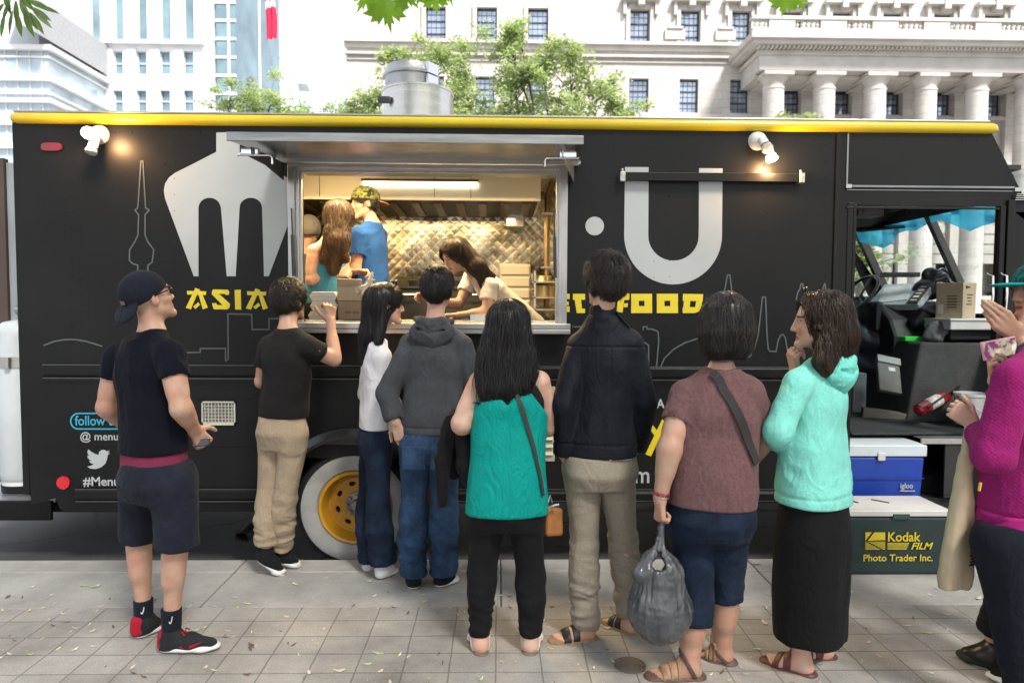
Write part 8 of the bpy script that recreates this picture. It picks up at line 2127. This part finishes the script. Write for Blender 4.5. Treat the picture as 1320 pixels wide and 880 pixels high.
# ---------------------------------------------------------------- woman in the mauve T-shirt
if want('mauve'):
 Y0 = gnd(895, 868)[1]
 p = Person('woman in a mauve T-shirt and dark cropped jeans carrying a plastic bag', pj(Y0, hd=(935, 420, .02), nk=(930, 472), sl=(884, 510, .03), sr=(965, 506, -.02), el=(864, 574, -.05), wl=(851, 642, -.05), er=(985, 562, .06), wr=(966, 600, .22),
   hl=(893, 668, .03), hr=(938, 664, -.02), kl=(894, 768, .02), kr=(934, 752, .08), al=(889, 856, -.02), ar=(930, 842, .11)), SK1, .98, look=(.3, .95, -.05), fem=True, torso=(.165, .165, .165), arm=(.052, .047, .029), leg=(.085, .062, .066, .040))
 h1 = p.hand('l', (.0, .0, -1), (.95, .3, 0), (70, 75, 78, 80), thumb=(.5, .7, .4)); p.hand('r', (-.5, .8, .2), (0, 0, -1))
 ft = {'l': p.foot('l', gnd(838, 872)), 'r': p.foot('r', gnd(905, 843))}
 p.finish()
 TS = shirt(p, 'tshirt', fabric("heather_mauve", (.135, .072, .075), var=.25, scale=60), hemp(915, 648, Y0, (-.02, 0, -1)), (.182, .182, .176), {'l': (.55, .062, .064, .068), 'r': (.55, .062, .064, .068)}, amp=.0045, seed=61, neck=.060, belly=.01)
 ribbon(p, TS, [at(x, y, Y0-.14) for x, y in ((912, 462), (924, 480), (942, 510), (957, 545), (968, 572), (980, 598))], .034, mat("webbing", (.022, .021, .022), .8, bump=.4, bscale=300), 'bag_strap', off=.013)
 trousers(p, 'cropped_jeans', M_denimd, at(915, 640, Y0)[2], (.094, .074, .068), {'l': .715, 'r': .60}, .178, seed=62, bunch=.008)
 S = cap_sdf(p, .026, low=-.12, face=(0, .098, -.05))
 S.add(loft(at(938, 462, Y0-.03), at(936, 395, Y0-.02), V3(-1, 0, 0), V3(0, 1, 0), [0, .15, .5, 1], [.070, .098, .116, .085], [.05, .078, .095, .07], [.0, 0, 0, 0]), .03)
 S.sub(ellip(p.h(0, .098, -.05), p.hax(), [.066, .062, .11]), .01); S.sub(cone(p.J['nk']-V3(0, 0, .06), p.J['nk']+V3(0, .02, .07), .05, .04), .02)
 hair(p, S, HR_DK, lambda P: np.tile([0, 0, -1.0], (len(P), 1))+crown_flow(p, .3)(P)*.45, N=1900, steps=12, ds=.013, seed=12, jit=.2, r=.0018, amp=.008, fr=(26, 26, 3))
 w = p.J['wl']; d = nrm(w-p.J['el'])
 for g_, (m_, wd_) in enumerate(((mat("bracelet_red", (.28, .03, .05), .5), .018), (mat("bracelet_steel", (.5, .5, .48), .3, .8), .008))):
  S = Sdf([cone(w-d*(.030-.018*g_), w-d*(.030-.018*g_-wd_), .0355, .0350)]).sub(cone(w-d*.2, w+d*.1, .0335, .0325), .001).inter(slab(w-d*(.03-.018*g_-wd_/2), d, wd_), .002)
  p.cloth('bracelet', S, m_, h=.003, amp=0)
 for q in 'lr':
  P_, L_ = ft[q]; M_s2 = mat("sandal_brown", (.10, .06, .04), .6, var=.2, scale=30)
  S = Sdf([cone(P_(.015, 0, -.0), P_(L_*.6, 0, 0), .042, .042, (V3(0, 0, 1), .5)), cone(P_(L_*.6, 0, 0), P_(L_-.012, 0, 0), .048, .040, (V3(0, 0, 1), .45))], .02); so = p.cloth('sandal', S, M_s2, h=.0045, amp=0)
  for x_, w_ in ((.45, .016), (.60, .016), (.76, .014)): band(p, p.body, P_(L_*x_, 0, .03), P_(L_, .05*(x_-.6), .0)-P_(0, 0, 0), w_, .005, mat("strap_tan", (.34, .22, .12), .55, var=.2), 'sandal_strap', parent=so, lim=(P_(L_*x_, 0, .03), .075))
  band(p, p.body, P_(.055, 0, .055), P_(L_, 0, -.12)-P_(0, 0, 0), .018, .005, M_s2, 'sandal_strap', parent=so, lim=(P_(.05, 0, .05), .075))
 # the shopping bag
 hpt = p.J['wl']+V3(.012, .0, -.115); bx = lambda x, y, dy=0: at(x, y, Y0-.06+dy)
 c = bx(850, 827); BG = empty('shopping_bag', c, 'full grey plastic shopping bag hanging from a hand', 'shopping bag')
 S = Sdf([cone(bx(850, 792), bx(850, 775), .105, .105), cone(bx(850, 775), bx(849, 735), .108, .075), cone(bx(849, 742), bx(849, 733), .075, .066), ball(bx(835, 790), .075), ball(bx(868, 792), .07), ball(bx(852, 800, -.03), .075)], .04)
 for x_, y_, r_ in ((828, 738, .034), (869, 738, .032)):
  for dy_ in (-.03, .03): S.add(cone(bx(x_, y_, dy_), bx(850, 706, dy_*.4), r_, .012), .02); S.add(cone(bx(850, 708, dy_*.4), hpt+V3(-.004, 0, .006), .012, .007), .008)
 S.sub(cone(bx(849, 713, -.2), bx(849, 713, .2), .013, .013), .006); S.sub(cone(bx(848, 727, -.2), bx(848, 727, .2), .031, .031), .006)
 v, q = S.mesh(.006, smooth=2); n = vnormals(v, q); z0 = c[2]
 ang = np.arctan2(v[:, 1]-c[1], v[:, 0]-c[0]); hgt = (v[:, 2]-z0)/.4
 fold = 1-2*np.abs(vnoise(np.stack([np.cos(ang)*3.2, np.sin(ang)*3.2, v[:, 2]*3.0], 1)+3)); f2 = 1-2*np.abs(vnoise(np.stack([np.cos(ang)*7, np.sin(ang)*7, v[:, 2]*5], 1)+9))
 v = v+n*((fold*.004+f2*.0035)*np.clip(.35+hgt*1.2, .3, 1.2)+.006*vnoise(v*13)+.002*(1-2*np.abs(vnoise(v*38))))[:, None]
 def bagm():
  m, nt, b, N, L = nodes_of("bag_film"); tc = N("ShaderNodeTexCoord"); n1 = N("ShaderNodeTexNoise"); n1.inputs['Scale'].default_value = 9; n1.inputs['Detail'].default_value = 5; L(tc.outputs['Object'], n1.inputs['Vector'])
  r = ramp(nt, (.042, .045, .052), (.105, .11, .122), .35, .7); L(n1.outputs['Fac'], r.inputs['Fac']); L(r.outputs[0], b.inputs['Base Color']); b.inputs['Roughness'].default_value = .22; b.inputs['Specular IOR Level'].default_value = .6
  mp = N("ShaderNodeMapping"); mp.inputs['Scale'].default_value = (1, 1, .2); L(tc.outputs['Object'], mp.inputs[0]); n2 = N("ShaderNodeTexNoise"); n2.inputs['Scale'].default_value = 34; n2.inputs['Detail'].default_value = 3; L(mp.outputs[0], n2.inputs['Vector'])
  bp = N("ShaderNodeBump"); bp.inputs['Strength'].default_value = .8; bp.inputs['Distance'].default_value = .02; L(n2.outputs['Fac'], bp.inputs['Height']); L(bp.outputs[0], b.inputs['Normal']); return m
 link_mesh('bag', np_mesh('bag', v-c, quads=q), bagm(), BG)
# ---------------------------------------------------------------- woman in the aqua hoodie
if want('aqua'):
 Y0 = gnd(1035, 860)[1]
 p = Person('woman in an aqua hooded top and long black skirt, hand at her chin', pj(Y0, hd=(1054, 416), nk=(1065, 460), sl=(1028, 495, -.10), sr=(1078, 492, .10), el=(1003, 556, -.13), wl=(1000, 572, .10), er=(1040, 545, .22), wr=(1026, 482, .10),
   hl=(1032, 655, -.07), hr=(1058, 655, .07), kl=(1030, 750, -.06), kr=(1056, 750, .08), al=(1033, 846, -.03), ar=(1060, 838, .09)), SK2, .95, look=(-.93, .34, -.02), fem=True, torso=(.15, .14, .14), leg=(.055, .05, .054, .034))
 p.hand('r', (-.25, -.1, 1), (.7, .1, .5), (50, 55, 60, 65)); p.hand('l', (.1, 1, .3), (1, 0, 0), (30, 30, 30, 30))
 ft = {'l': p.foot('l', gnd(986, 850)), 'r': p.foot('r', gnd(1024, 848))}
 p.finish()
 M_aq = fabric("jersey_aqua", (.20, .60, .52), var=.14, scale=14)
 TS = shirt(p, 'hoodie', M_aq, hemp(1040, 645, Y0, (-.03, 0, -1)), (.184, .160, .148), {'l': (1.75, .053, .054, .046), 'r': (1.8, .052, .05, .042)}, amp=.0055, seed=71, flare=.030, fn=lambda v, n: -.005*gauss(v[:, 2], at(1040, 632, Y0)[2], .005))
 hood(p, fabric("jersey_aqua_deep", (.15, .56, .48)), 73, .98)
 zk = at(1040, 817, Y0)[2]; zt_ = at(1040, 630, Y0)[2]; bot = V3((p.J['kl'][0]+p.J['kr'][0])/2, (p.J['kl'][1]+p.J['kr'][1])/2-.01, zk)
 S = Sdf([loft(bot, V3(p.chp[0], p.chp[1], zt_), p.hside, p.hfront, [0, .3, .7, 1], [.160, .166, .172, .150], [.135, .140, .14, .115], [0, 0, -.01, -.01], pw=2.2)]); S.sub(cone(bot-V3(0, 0, .1), bot-V3(0, 0, .0)+V3(0, 0, .0), .14, .10), .01)
 p.cloth('skirt', S, fabric("viscose_black", (.008, .008, .009), sheen=.02), h=.007, amp=.002, seed=74, fn=lambda v, n: .008*ridge(v, (11, 11, 1.6), 2)*np.clip((zt_-v[:, 2])/.35, 0, 1))
 S = cap_sdf(p, .018, low=-.2, face=(0, .110, -.030), fr=(.080, .074, .130))
 b_ = [at(1078, 470, Y0-.06), at(1092, 462, Y0+.02), at(1064, 474, Y0-.10)]
 S.add(cone(p.h(0, -.05, .04), p.h(0, -.07, -.06), .088, .085), .03)
 for e_ in b_: S.add(cone(p.h(0, -.07, -.05), e_, .070, .030), .03)
 S.add(cone(p.h(.055, -.055, .0), at(1056, 466, Y0-.12), .03, .022), .025)
 S.sub(ball(p.h(.086, .004, -.014), .030), .006); S.sub(ellip(p.h(.02, .110, -.035), p.hax(), [.085, .074, .125]), .01)
 hair(p, S, HR_DB, lambda P: np.tile([.28, 0, -1.0], (len(P), 1))+crown_flow(p, .3)(P)*.35, N=1900, steps=16, ds=.012, seed=14, r=.0017, off=(-.002, .009), amp=.008, fr=(28, 28, 3), vm=lambda v: ((v-p.J['hd'])@p.hf) < .035)
 glasses(p, up=True)
 for q in 'lr':
  P_, L_ = ft[q]; M_s3 = mat("sandal_oxblood", (.10, .03, .025), .5, var=.2, scale=30)
  S = Sdf([cone(P_(.015, 0, -.0), P_(L_*.6, 0, 0), .038, .038, (V3(0, 0, 1), .5)), cone(P_(L_*.6, 0, 0), P_(L_-.012, 0, 0), .044, .037, (V3(0, 0, 1), .45))], .02); so = p.cloth('sandal', S, M_s3, h=.0045, amp=0)
  for x_, w_, yw in ((.52, .030, .25), (.66, .030, -.25)): band(p, p.body, P_(L_*x_, 0, .03), P_(L_, yw*L_, .0)-P_(0, 0, 0), w_, .005, M_s3, 'sandal_strap', parent=so, lim=(P_(L_*x_, 0, .03), .075))
# ---------------------------------------------------------------- man in the teal cap, clapping
if want('clap'):
 Y0 = gnd(1262, 857)[1]
 p = Person('person in a teal cap clapping at the edge of the queue', pj(Y0, hd=(1338, 376), nk=(1352, 422), sl=(1352, 452, -.18), sr=(1368, 450, .18), el=(1350, 520, -.20), wl=(1314, 436, -.03), er=(1350, 520, .18), wr=(1315, 438, .02),
   hl=(1350, 620, -.08), hr=(1356, 620, .09), kl=(1310, 740, -.06), kr=(1340, 745, .1), al=(1281, 822, -.02), ar=(1345, 830, .1)), SK1, 1.0, look=(-.98, -.05, -.04))
 p.hand('l', (-.72, .05, .72), (.12, 1, .1), (3, 4, 5, 7), thumb=(.9, .5, .1), size=1.22, tcurl=5, spread=-.25); p.hand('r', (-.72, .0, .72), (.1, -1, 0), (3, 4, 5, 7), thumb=(.9, .5, .1), size=1.15, tcurl=5, spread=-.25); p.finish()
 shirt(p, 'shirt', fabric("cotton_slate", (.05, .06, .09)), hemp(1350, 600, Y0), (.17, .165, .175), {'l': (1.85, .065, .06, .05), 'r': (1.85, .065, .06, .05)}, seed=81)
 trousers(p, 'trousers', fabric("wool_black", (.010, .010, .012)), at(1350, 606, Y0)[2], (.10, .078, .066), {'l': .97, 'r': .97}, .165, seed=82)
 M_bs = mat("shoe_black", (.012, .012, .013), .35, var=.2)
 shoe(p, 'l', gnd(1232, 846), M_bs, M_rub, w=1.08, name='shoe', lace=M_rub); shoe(p, 'r', toe_at(p, 'r', (-1, .2), .21), M_bs, M_rub, w=1.05, name='shoe')
 A = p.hax(); M_tc = fabric("cap_teal", (.0, .20, .20)); S = Sdf([ellip(p.h(0, -.012, .036), A, [.088, .108, .098])]); S.inter(plane(p.h(0, 0, .032), -p.hu+p.hf*.12), .006); c = p.cloth('cap', S, M_tc, h=.005, amp=.001)
 S = Sdf([ellip(p.h(0, .125, .034), A, [.078, .080, .010])]); p.cloth('brim', S, M_tc, h=.0045, amp=0, parent=c)
 short_hair(p, HR_DK, .012, 500, seed=15, low=-.05)
# ---------------------------------------------------------------- woman in magenta
if want('magenta'):
 Y0 = gnd(1300, 912)[1]
 p = Person('woman in a magenta hooded jacket holding up a phone and a pale tote', pj(Y0, hd=(1368, 392), nk=(1352, 446), sl=(1306, 488, -.12), sr=(1362, 476, .14), el=(1281, 588, -.13), wl=(1256, 548, .05), er=(1318, 560, .28), wr=(1281, 492, .25),
   hl=(1293, 700, -.07), hr=(1330, 700, .09), kl=(1306, 805, -.07), kr=(1332, 805, .1), al=(1318, 898, -.07), ar=(1338, 892, .1)), SK2, .95, look=(-.9, .42, .0), fem=True, torso=(.165, .15, .155), leg=(.085, .06, .06, .036))
 p.hand('l', (-.35, .15, .35), (.3, .9, -.1), (75, 80, 82, 85), thumb=(.6, .6, .3)); p.hand('r', (-.28, -.05, 1), (.75, -.55, .2), (48, 55, 62, 75), thumb=(.5, .8, .3)); p.finish()
 def waffle():
  m = fabric("fleece_magenta", (.25, .013, .115), var=.14, scale=20); nt = m.node_tree; b_ = nt.nodes["Principled BSDF"]; N = nt.nodes.new; L = nt.links.new
  tc = N("ShaderNodeTexCoord"); sx = N("ShaderNodeSeparateXYZ"); L(tc.outputs['Object'], sx.inputs[0]); acc = None
  for ax in 'XZ':
   mm = N("ShaderNodeMath"); mm.operation = 'MULTIPLY'; L(sx.outputs[ax], mm.inputs[0]); mm.inputs[1].default_value = 430
   sn = N("ShaderNodeMath"); sn.operation = 'SINE'; L(mm.outputs[0], sn.inputs[0])
   if acc is None: acc = sn.outputs[0]
   else: mx_ = N("ShaderNodeMath"); mx_.operation = 'MULTIPLY'; L(acc, mx_.inputs[0]); L(sn.outputs[0], mx_.inputs[1]); acc = mx_.outputs[0]
  bp = N("ShaderNodeBump"); bp.inputs['Strength'].default_value = .22; bp.inputs['Distance'].default_value = .003; L(acc, bp.inputs['Height']); L(b_.inputs['Normal'].links[0].from_socket, bp.inputs['Normal']); L(bp.outputs[0], b_.inputs['Normal']); return m
 M_mg = waffle()
 zc_w = at(1300, 655, Y0)[2]
 TS = shirt(p, 'jacket', M_mg, hemp(1300, 690, Y0, (0, 0, -1)), (.182, .170, .172), {'l': (1.80, .062, .060, .046), 'r': (1.85, .060, .056, .044)}, amp=.008, seed=91, fn=lambda v, n: -.007*gauss(v[:, 2], zc_w, .006))
 M_pk = fabric("rib_pink", (.42, .022, .185), weave=300, wstr=.4); shirt(p, 'hem_band', M_pk, hemp(1300, 691, Y0), (.186, .175, .15), {}, amp=.002, cuts=[Prim(lambda P, z=f4(zc_w): P[:, 2]*0+z-P[:, 2] if False else z-P[:, 2])] if False else [Prim(lambda P, z=f4(zc_w): z-P[:, 2])])
 hood(p, M_pk, 92, 1.05)
 b = MB(); a_, b2 = at(1252, 610, Y0-.19), at(1262, 575, Y0-.19); b.tube([at(1262, 632, Y0-.135), at(1264, 622, Y0-.14)], .005, 6); b.build('zip_pull', mat("zip_yellow", (.6, .42, .03), .5), p.root, smooth=True)
 trousers(p, 'leggings', fabric("leggings_navy", (.010, .012, .019), sheen=.02), at(1300, 668, Y0)[2], (.102, .070, .050), {'l': .97, 'r': .97}, .176, seed=93, bunch=.005)
 for q in 'lr': shoe(p, q, toe_at(p, q, (-.7, .7), .18), M_blkcl, M_sole, w=.9, name='trainer')
 S = cap_sdf(p, .02, low=-.1); S.add(cone(p.h(0, -.06, 0), p.h(0, -.08, -.16), .085, .05), .03); hair(p, S, HR_DB, crown_flow(p, 1.0), N=700, steps=12, ds=.013, seed=17)
 cph = at(1289, 449, Y0+.24); PH = empty('phone', cph, 'phone in a pink case held up sideways with its screen lit', 'phone')
 u = nrm(at(1313, 432, Y0+.24)-at(1264, 441, Y0+.24)); n = nrm(V3(.05, -1, .10)); w_ = np.cross(n, u)
 MB().obox(cph-n*.004, u, w_, n, .074, .039, .0045).build('case', mat("case_pink", (.62, .32, .38), .4), PH, bevel=.004, segs=3)
 def screen():
  m, nt, b_, N, L = nodes_of("screen_image"); tc = N("ShaderNodeTexCoord"); vo = N("ShaderNodeTexNoise"); vo.inputs['Scale'].default_value = 28; vo.inputs['Detail'].default_value = 3; L(tc.outputs['Object'], vo.inputs['Vector'])
  r = N("ShaderNodeValToRGB"); e = r.color_ramp.elements; e[0].position = .34; e[0].color = (.16, .03, .11, 1); e[1].position = .68; e[1].color = (.75, .72, .62, 1)
  for p_, c_ in ((.45, (.22, .05, .15, 1)), (.5, (.30, .36, .26, 1)), (.58, (.55, .36, .24, 1))): k_ = e.new(p_); k_.color = c_
  L(vo.outputs['Fac'], r.inputs['Fac']); L(r.outputs[0], b_.inputs['Emission Color']); b_.inputs['Emission Strength'].default_value = .35; b_.inputs['Base Color'].default_value = (.02, .02, .02, 1); b_.inputs['Roughness'].default_value = .08; return m
 MB().obox(cph+n*.0012, u, w_, n, .068, .033, .0012).build('screen', screen(), PH)
 # pale tote
 c = at(1228, 760, Y0+.05); TB = empty('tote_bag', c, 'pale paper tote with creased sides hanging from a hand by its handles', 'tote bag')
 q = lambda x, y, dy=0: at(x, y, Y0+.05+dy)
 S = Sdf([loft(q(1231, 757), q(1246, 588), V3(.9, .4, 0), V3(-.4, .9, 0), [0, .1, .55, 1], [.080, .082, .060, .026], [.032, .042, .030, .012], [0, 0, 0, 0], pw=3.2)]); S.add(cone(q(1244, 600), p.J['wl']+V3(-.03, .0, .0), .020, .009), .02)
 pass
 v, fq = S.mesh(.006, smooth=1); nn = vnormals(v, fq); v = v+nn*(.006*ridge(v, (13, 13, 2.2), 3)+.002*vnoise(v*24))[:, None]
 link_mesh('bag', np_mesh('bag', v-c, quads=fq), mat("tote_cream", (.43, .34, .225), .6, var=.14, scale=8, bump=.25, bscale=30), TB)
 b = MB(); cc = q(1248, 716, -.045)
 for i in range(7): b.obox(cc+V3(.02, .004, .012*(i-3)), (.9, .4, 0), (0, 0, 1), (-.4, .9, 0), .016-.004*(i % 3), .0035, .002)
 b.build('print_mark', M_ink, TB)
# ================================================================ inside the truck
ZF = .70
def legs_in(Y, xl, xr, dy=.0): return {'k': 0}
def inside(label, Y, spec, skin, hx, hy, **kw):
 J = pj(Y, **spec)
 for q, x, dy in (('l', hx[0], hy[0]), ('r', hx[1], hy[1])):
  h_ = at(x, 400, Y+dy); h_[2] = hx[2]; J['h'+q] = h_; J['k'+q] = h_*V3(1, 1, 0)+V3(0, .02, (h_[2]+ZF)/2+.03); J['a'+q] = h_*V3(1, 1, 0)+V3(0, 0, ZF+.08)
 return Person(label, J, skin, loc=(J['hl'][0], J['hl'][1], ZF), **kw)
def feet_in(p, m):
 for q in 'lr': shoe(p, q, toe_at(p, q, tuple((p.hfront)[:2]), .19, ZF), m, M_rub, name='shoe')
if want('tank'):
 p = inside('woman with long brown hair in a turquoise tank top inside the truck', .62, dict(hd=(437, 284), nk=(424, 308, .0), sl=(438, 322, .14), sr=(404, 323, -.10), el=(446, 352, .18), wl=(459, 350, .10), er=(400, 361, -.12), wr=(432, 354, -.02)), SK2, (424, 408, 1.50), (.09, -.06), hs=.94, look=(.88, .02, -.42), fem=True, torso=(.15, .125, .135))
 p.hand('r', (.9, .15, .15), (0, .6, -.4), (55, 60, 62, 65)); p.hand('l', (.9, -.1, -.05), (0, -.4, -.8), (50, 55, 60, 62)); p.finish()
 shirt(p, 'tank_top', fabric("jersey_turquoise", (.05, .21, .36), var=.15), hemp(415, 425, .62), (.16, .140, .142), {}, amp=.005, seed=101, neck=.072, cuts=[ball(p.J['sr']+V3(-.03, -.03, .03), .058), ball(p.J['sl']+V3(.03, .03, .03), .058)])
 trousers(p, 'trousers', M_blkcl, 1.56, (.09, .07, .06), {'l': .98, 'r': .98}, .155, seed=102); feet_in(p, M_blkcl)
 S = cap_sdf(p, .018, low=-.2, face=(0, .095, -.05), fr=(.066, .062, .11))
 S.add(cone(p.h(0, -.03, .06), at(436, 315, .54), .088, .075), .03); S.add(cone(at(436, 312, .54), at(430, 348, .50), .075, .035), .03); S.add(cone(at(428, 300, .55), at(418, 335, .50), .05, .028), .03)
 S.add(cone(p.h(-.065, .0, .02), at(447, 335, .50), .026, .016), .03)
 hair(p, S, HR_BR, lambda P: np.tile([-.08, -.05, -1.0], (len(P), 1))+crown_flow(p, .3)(P)*.3, N=1500, steps=16, ds=.013, seed=21, r=.0017, off=(-.002, .007), amp=.009, fr=(28, 28, 3))
if want('camo'):
 p = inside('cook in a blue T-shirt and backwards camouflage cap inside the truck', .95, dict(hd=(470, 263), nk=(480, 287), sl=(464, 304, -.12), sr=(489, 304, .16), el=(459, 345, -.14), wl=(438, 354, -.06), er=(484, 350, .2), wr=(462, 356, .12)), SK3, (474, 486, 1.52), (-.08, .1), hs=1.0, look=(-.88, -.42, -.10), torso=(.15, .145, .16))
 p.hand('l', (-1, 0, .1), (0, .5, -.8)); p.hand('r', (-1, -.3, 0), (0, 0, -1)); p.finish()
 shirt(p, 'tshirt', fabric("cotton_blue", (.018, .075, .27), var=.12), hemp(478, 410, .95), (.172, .160, .166), {'l': (.62, .068, .064, .066), 'r': (.62, .066, .062, .064)}, amp=.006, seed=111, neck=.06)
 trousers(p, 'trousers', M_denimd, 1.55, (.09, .07, .06), {'l': .98, 'r': .98}, .16, seed=112); feet_in(p, M_blkcl)
 def camo():
  m = fabric("camo_cloth", (.12, .15, .05)); nt = m.node_tree; b_ = nt.nodes["Principled BSDF"]; N = nt.nodes.new; L = nt.links.new
  tc = N("ShaderNodeTexCoord"); n1 = N("ShaderNodeTexNoise"); n1.inputs['Scale'].default_value = 26; n1.inputs['Detail'].default_value = 2; n1.inputs['Distortion'].default_value = 1; L(tc.outputs['Object'], n1.inputs['Vector'])
  r = N("ShaderNodeValToRGB"); r.color_ramp.interpolation = 'CONSTANT'; e = r.color_ramp.elements; e[0].position = 0; e[0].color = (.03, .03, .02, 1); e[1].position = .42; e[1].color = (.10, .14, .035, 1)
  for p_, c_ in ((.50, (.20, .22, .07, 1)), (.57, (.16, .08, .035, 1)), (.63, (.30, .26, .14, 1))): k_ = e.new(p_); k_.color = c_
  L(n1.outputs['Fac'], r.inputs['Fac']); L(r.outputs[0], b_.inputs['Base Color']); return m
 A = p.hax(); M_cm = camo(); S = Sdf([ellip(p.h(0, -.012, .036), A, [.090, .110, .100])]); S.inter(plane(p.h(0, 0, .028), -p.hu+p.hf*.15), .006); c = p.cloth('cap', S, M_cm, h=.005, amp=.001)
 S = Sdf([ellip(p.h(0, -.135, .000), np.stack([p.hl_, nrm(p.hf+p.hu*.35), nrm(p.hu-p.hf*.35)]), [.072, .062, .010])]); p.cloth('brim', S, mat("brim_under", (.34, .15, .07), .8), h=.0045, amp=0, parent=c)
 short_hair(p, HR_B, .010, 500, seed=22, low=-.05)
if want('lean'):
 p = inside('woman in a white T-shirt leaning over the counter inside the truck', .50, dict(hd=(586, 330), nk=(612, 350, .05), sl=(632, 368, -.06), sr=(608, 356, .22), el=(627, 402, -.10), wl=(592, 406, -.12), er=(592, 392, .16), wr=(556, 388, .02)), SK3, (688, 674, 1.38), (.22, .40), hs=.93, look=(-.66, -.58, -.48), fem=True, torso=(.15, .125, .135))
 p.hand('l', (-1, .1, 0), (0, 0, -1), (20, 20, 25, 25)); p.hand('r', (-.85, -.1, .4), (-.2, -.5, -.6), (40, 50, 60, 65)); p.finish()
 shirt(p, 'tshirt', fabric("cotton_cream", (.60, .56, .52), var=.06), (p.chp-p.up*.02, -p.up), (.155, .140, .140), {'l': (.55, .054, .052, .056), 'r': (.55, .054, .052, .056)}, amp=.007, seed=121, neck=.07)
 trousers(p, 'trousers', M_blkcl, 1.42, (.095, .07, .06), {'l': .98, 'r': .98}, .155, seed=122); feet_in(p, M_blkcl)
 S = cap_sdf(p, .018, low=-.2, face=(0, .100, -.05), fr=(.078, .072, .125))
 S.add(cone(p.h(.02, -.055, .03), at(618, 346, .47), .070, .050), .03); S.add(cone(at(617, 344, .45), at(625, 372, .42), .042, .020), .03); S.add(cone(at(612, 346, .46), at(634, 356, .46), .045, .022), .03)
 S.sub(ellip(p.h(0, .100, -.05), p.hax(), [.076, .070, .125]), .01)
 hair(p, S, HR_DB, lambda P: np.tile([.22, -.05, -1.0], (len(P), 1))+crown_flow(p, .3)(P)*.5, N=1400, steps=14, ds=.012, seed=23, r=.0016, off=(-.002, .008), amp=.008, fr=(26, 26, 5))
if want('beanie'):
 p = inside('person in a grey knit hat at the far rear end of the kitchen', 1.25, dict(hd=(397, 300), nk=(392, 325), sl=(372, 342, .0), sr=(412, 342, .05), el=(366, 380), wl=(385, 400, .2), er=(416, 380, .1), wr=(398, 400, .25)), SK3, (384, 402, 1.45), (0, .04), hs=1.0, look=(-.5, .85, -.1))
 p.finish(); shirt(p, 'shirt', fabric("cotton_slate", (.05, .06, .09)), hemp(392, 420, 1.25), (.165, .155, .165), {'l': (1.8, .065, .06, .05), 'r': (1.8, .065, .06, .05)}, seed=131, h=.008)
 trousers(p, 'trousers', M_blkcl, 1.47, (.09, .07, .06), {'l': .98, 'r': .98}, .155, seed=132); feet_in(p, M_blkcl)
 S = Sdf([ellip(p.h(0, -.015, .036), p.hax(), [.095, .115, .108])]); S.inter(plane(p.h(0, 0, -.015), -p.hu+p.hf*.2), .006); p.cloth('knit_hat', S, fabric("knit_grey", (.15, .14, .125), weave=260, wstr=.7), h=.006, amp=.003)
# ================================================================== LIGHT AND RENDER
SUN_EL, SUN_AZ = RAD(50), RAD(150)
w = bpy.data.worlds.new("World"); SC.world = w; w.use_nodes = True
nt = w.node_tree; bg = nt.nodes["Background"]
sky = nt.nodes.new("ShaderNodeTexSky"); sky.sky_type = 'NISHITA'; sky.sun_disc = False
sky.sun_elevation = SUN_EL; sky.sun_rotation = SUN_AZ; sky.air_density = 1.0; sky.dust_density = 3.5; sky.ozone_density = 1.0; sky.altitude = 80
tcw = nt.nodes.new("ShaderNodeTexCoord"); nzw = nt.nodes.new("ShaderNodeTexNoise"); nzw.inputs['Scale'].default_value = 2.2; nzw.inputs['Detail'].default_value = 7
nt.links.new(tcw.outputs['Generated'], nzw.inputs['Vector'])
rw = ramp(nt, (CLOUD_LO,)*3, (CLOUD_HI,)*3, .35, .65); nt.links.new(nzw.outputs['Fac'], rw.inputs['Fac'])
mxw = nt.nodes.new("ShaderNodeMixRGB"); nt.links.new(rw.outputs[0], mxw.inputs['Fac']); nt.links.new(sky.outputs[0], mxw.inputs['Color1']); mxw.inputs['Color2'].default_value = CLOUD_C
nt.links.new(mxw.outputs[0], bg.inputs[0]); bg.inputs[1].default_value = SKY_S
sd = bpy.data.lights.new("sun", 'SUN'); sd.energy = SUN_S; sd.angle = RAD(SUN_ANG); sd.color = (1, .95, .88)
so = bpy.data.objects.new("sun", sd); COL.objects.link(so)
sdir = Vector((math.sin(SUN_AZ)*math.cos(SUN_EL), math.cos(SUN_AZ)*math.cos(SUN_EL), math.sin(SUN_EL)))
so.rotation_euler = sdir.to_track_quat('Z', 'Y').to_euler(); so.location = sdir*50
SC.view_settings.view_transform = 'Standard'; SC.view_settings.look = 'None'
SC.view_settings.exposure = EXPO; SC.view_settings.gamma = 1; SC.view_settings.use_curve_mapping = False
SC.render.engine = 'CYCLES'
cy = SC.cycles
cy.use_denoising = True
try: cy.denoiser = 'OPENIMAGEDENOISE'
except Exception: pass
cy.use_adaptive_sampling = True; cy.adaptive_threshold = .02
cy.max_bounces = 8; cy.diffuse_bounces = 4; cy.glossy_bounces = 4; cy.transparent_max_bounces = 12; cy.transmission_bounces = 4
cy.sample_clamp_indirect = 8; cy.caustics_reflective = False; cy.caustics_refractive = False
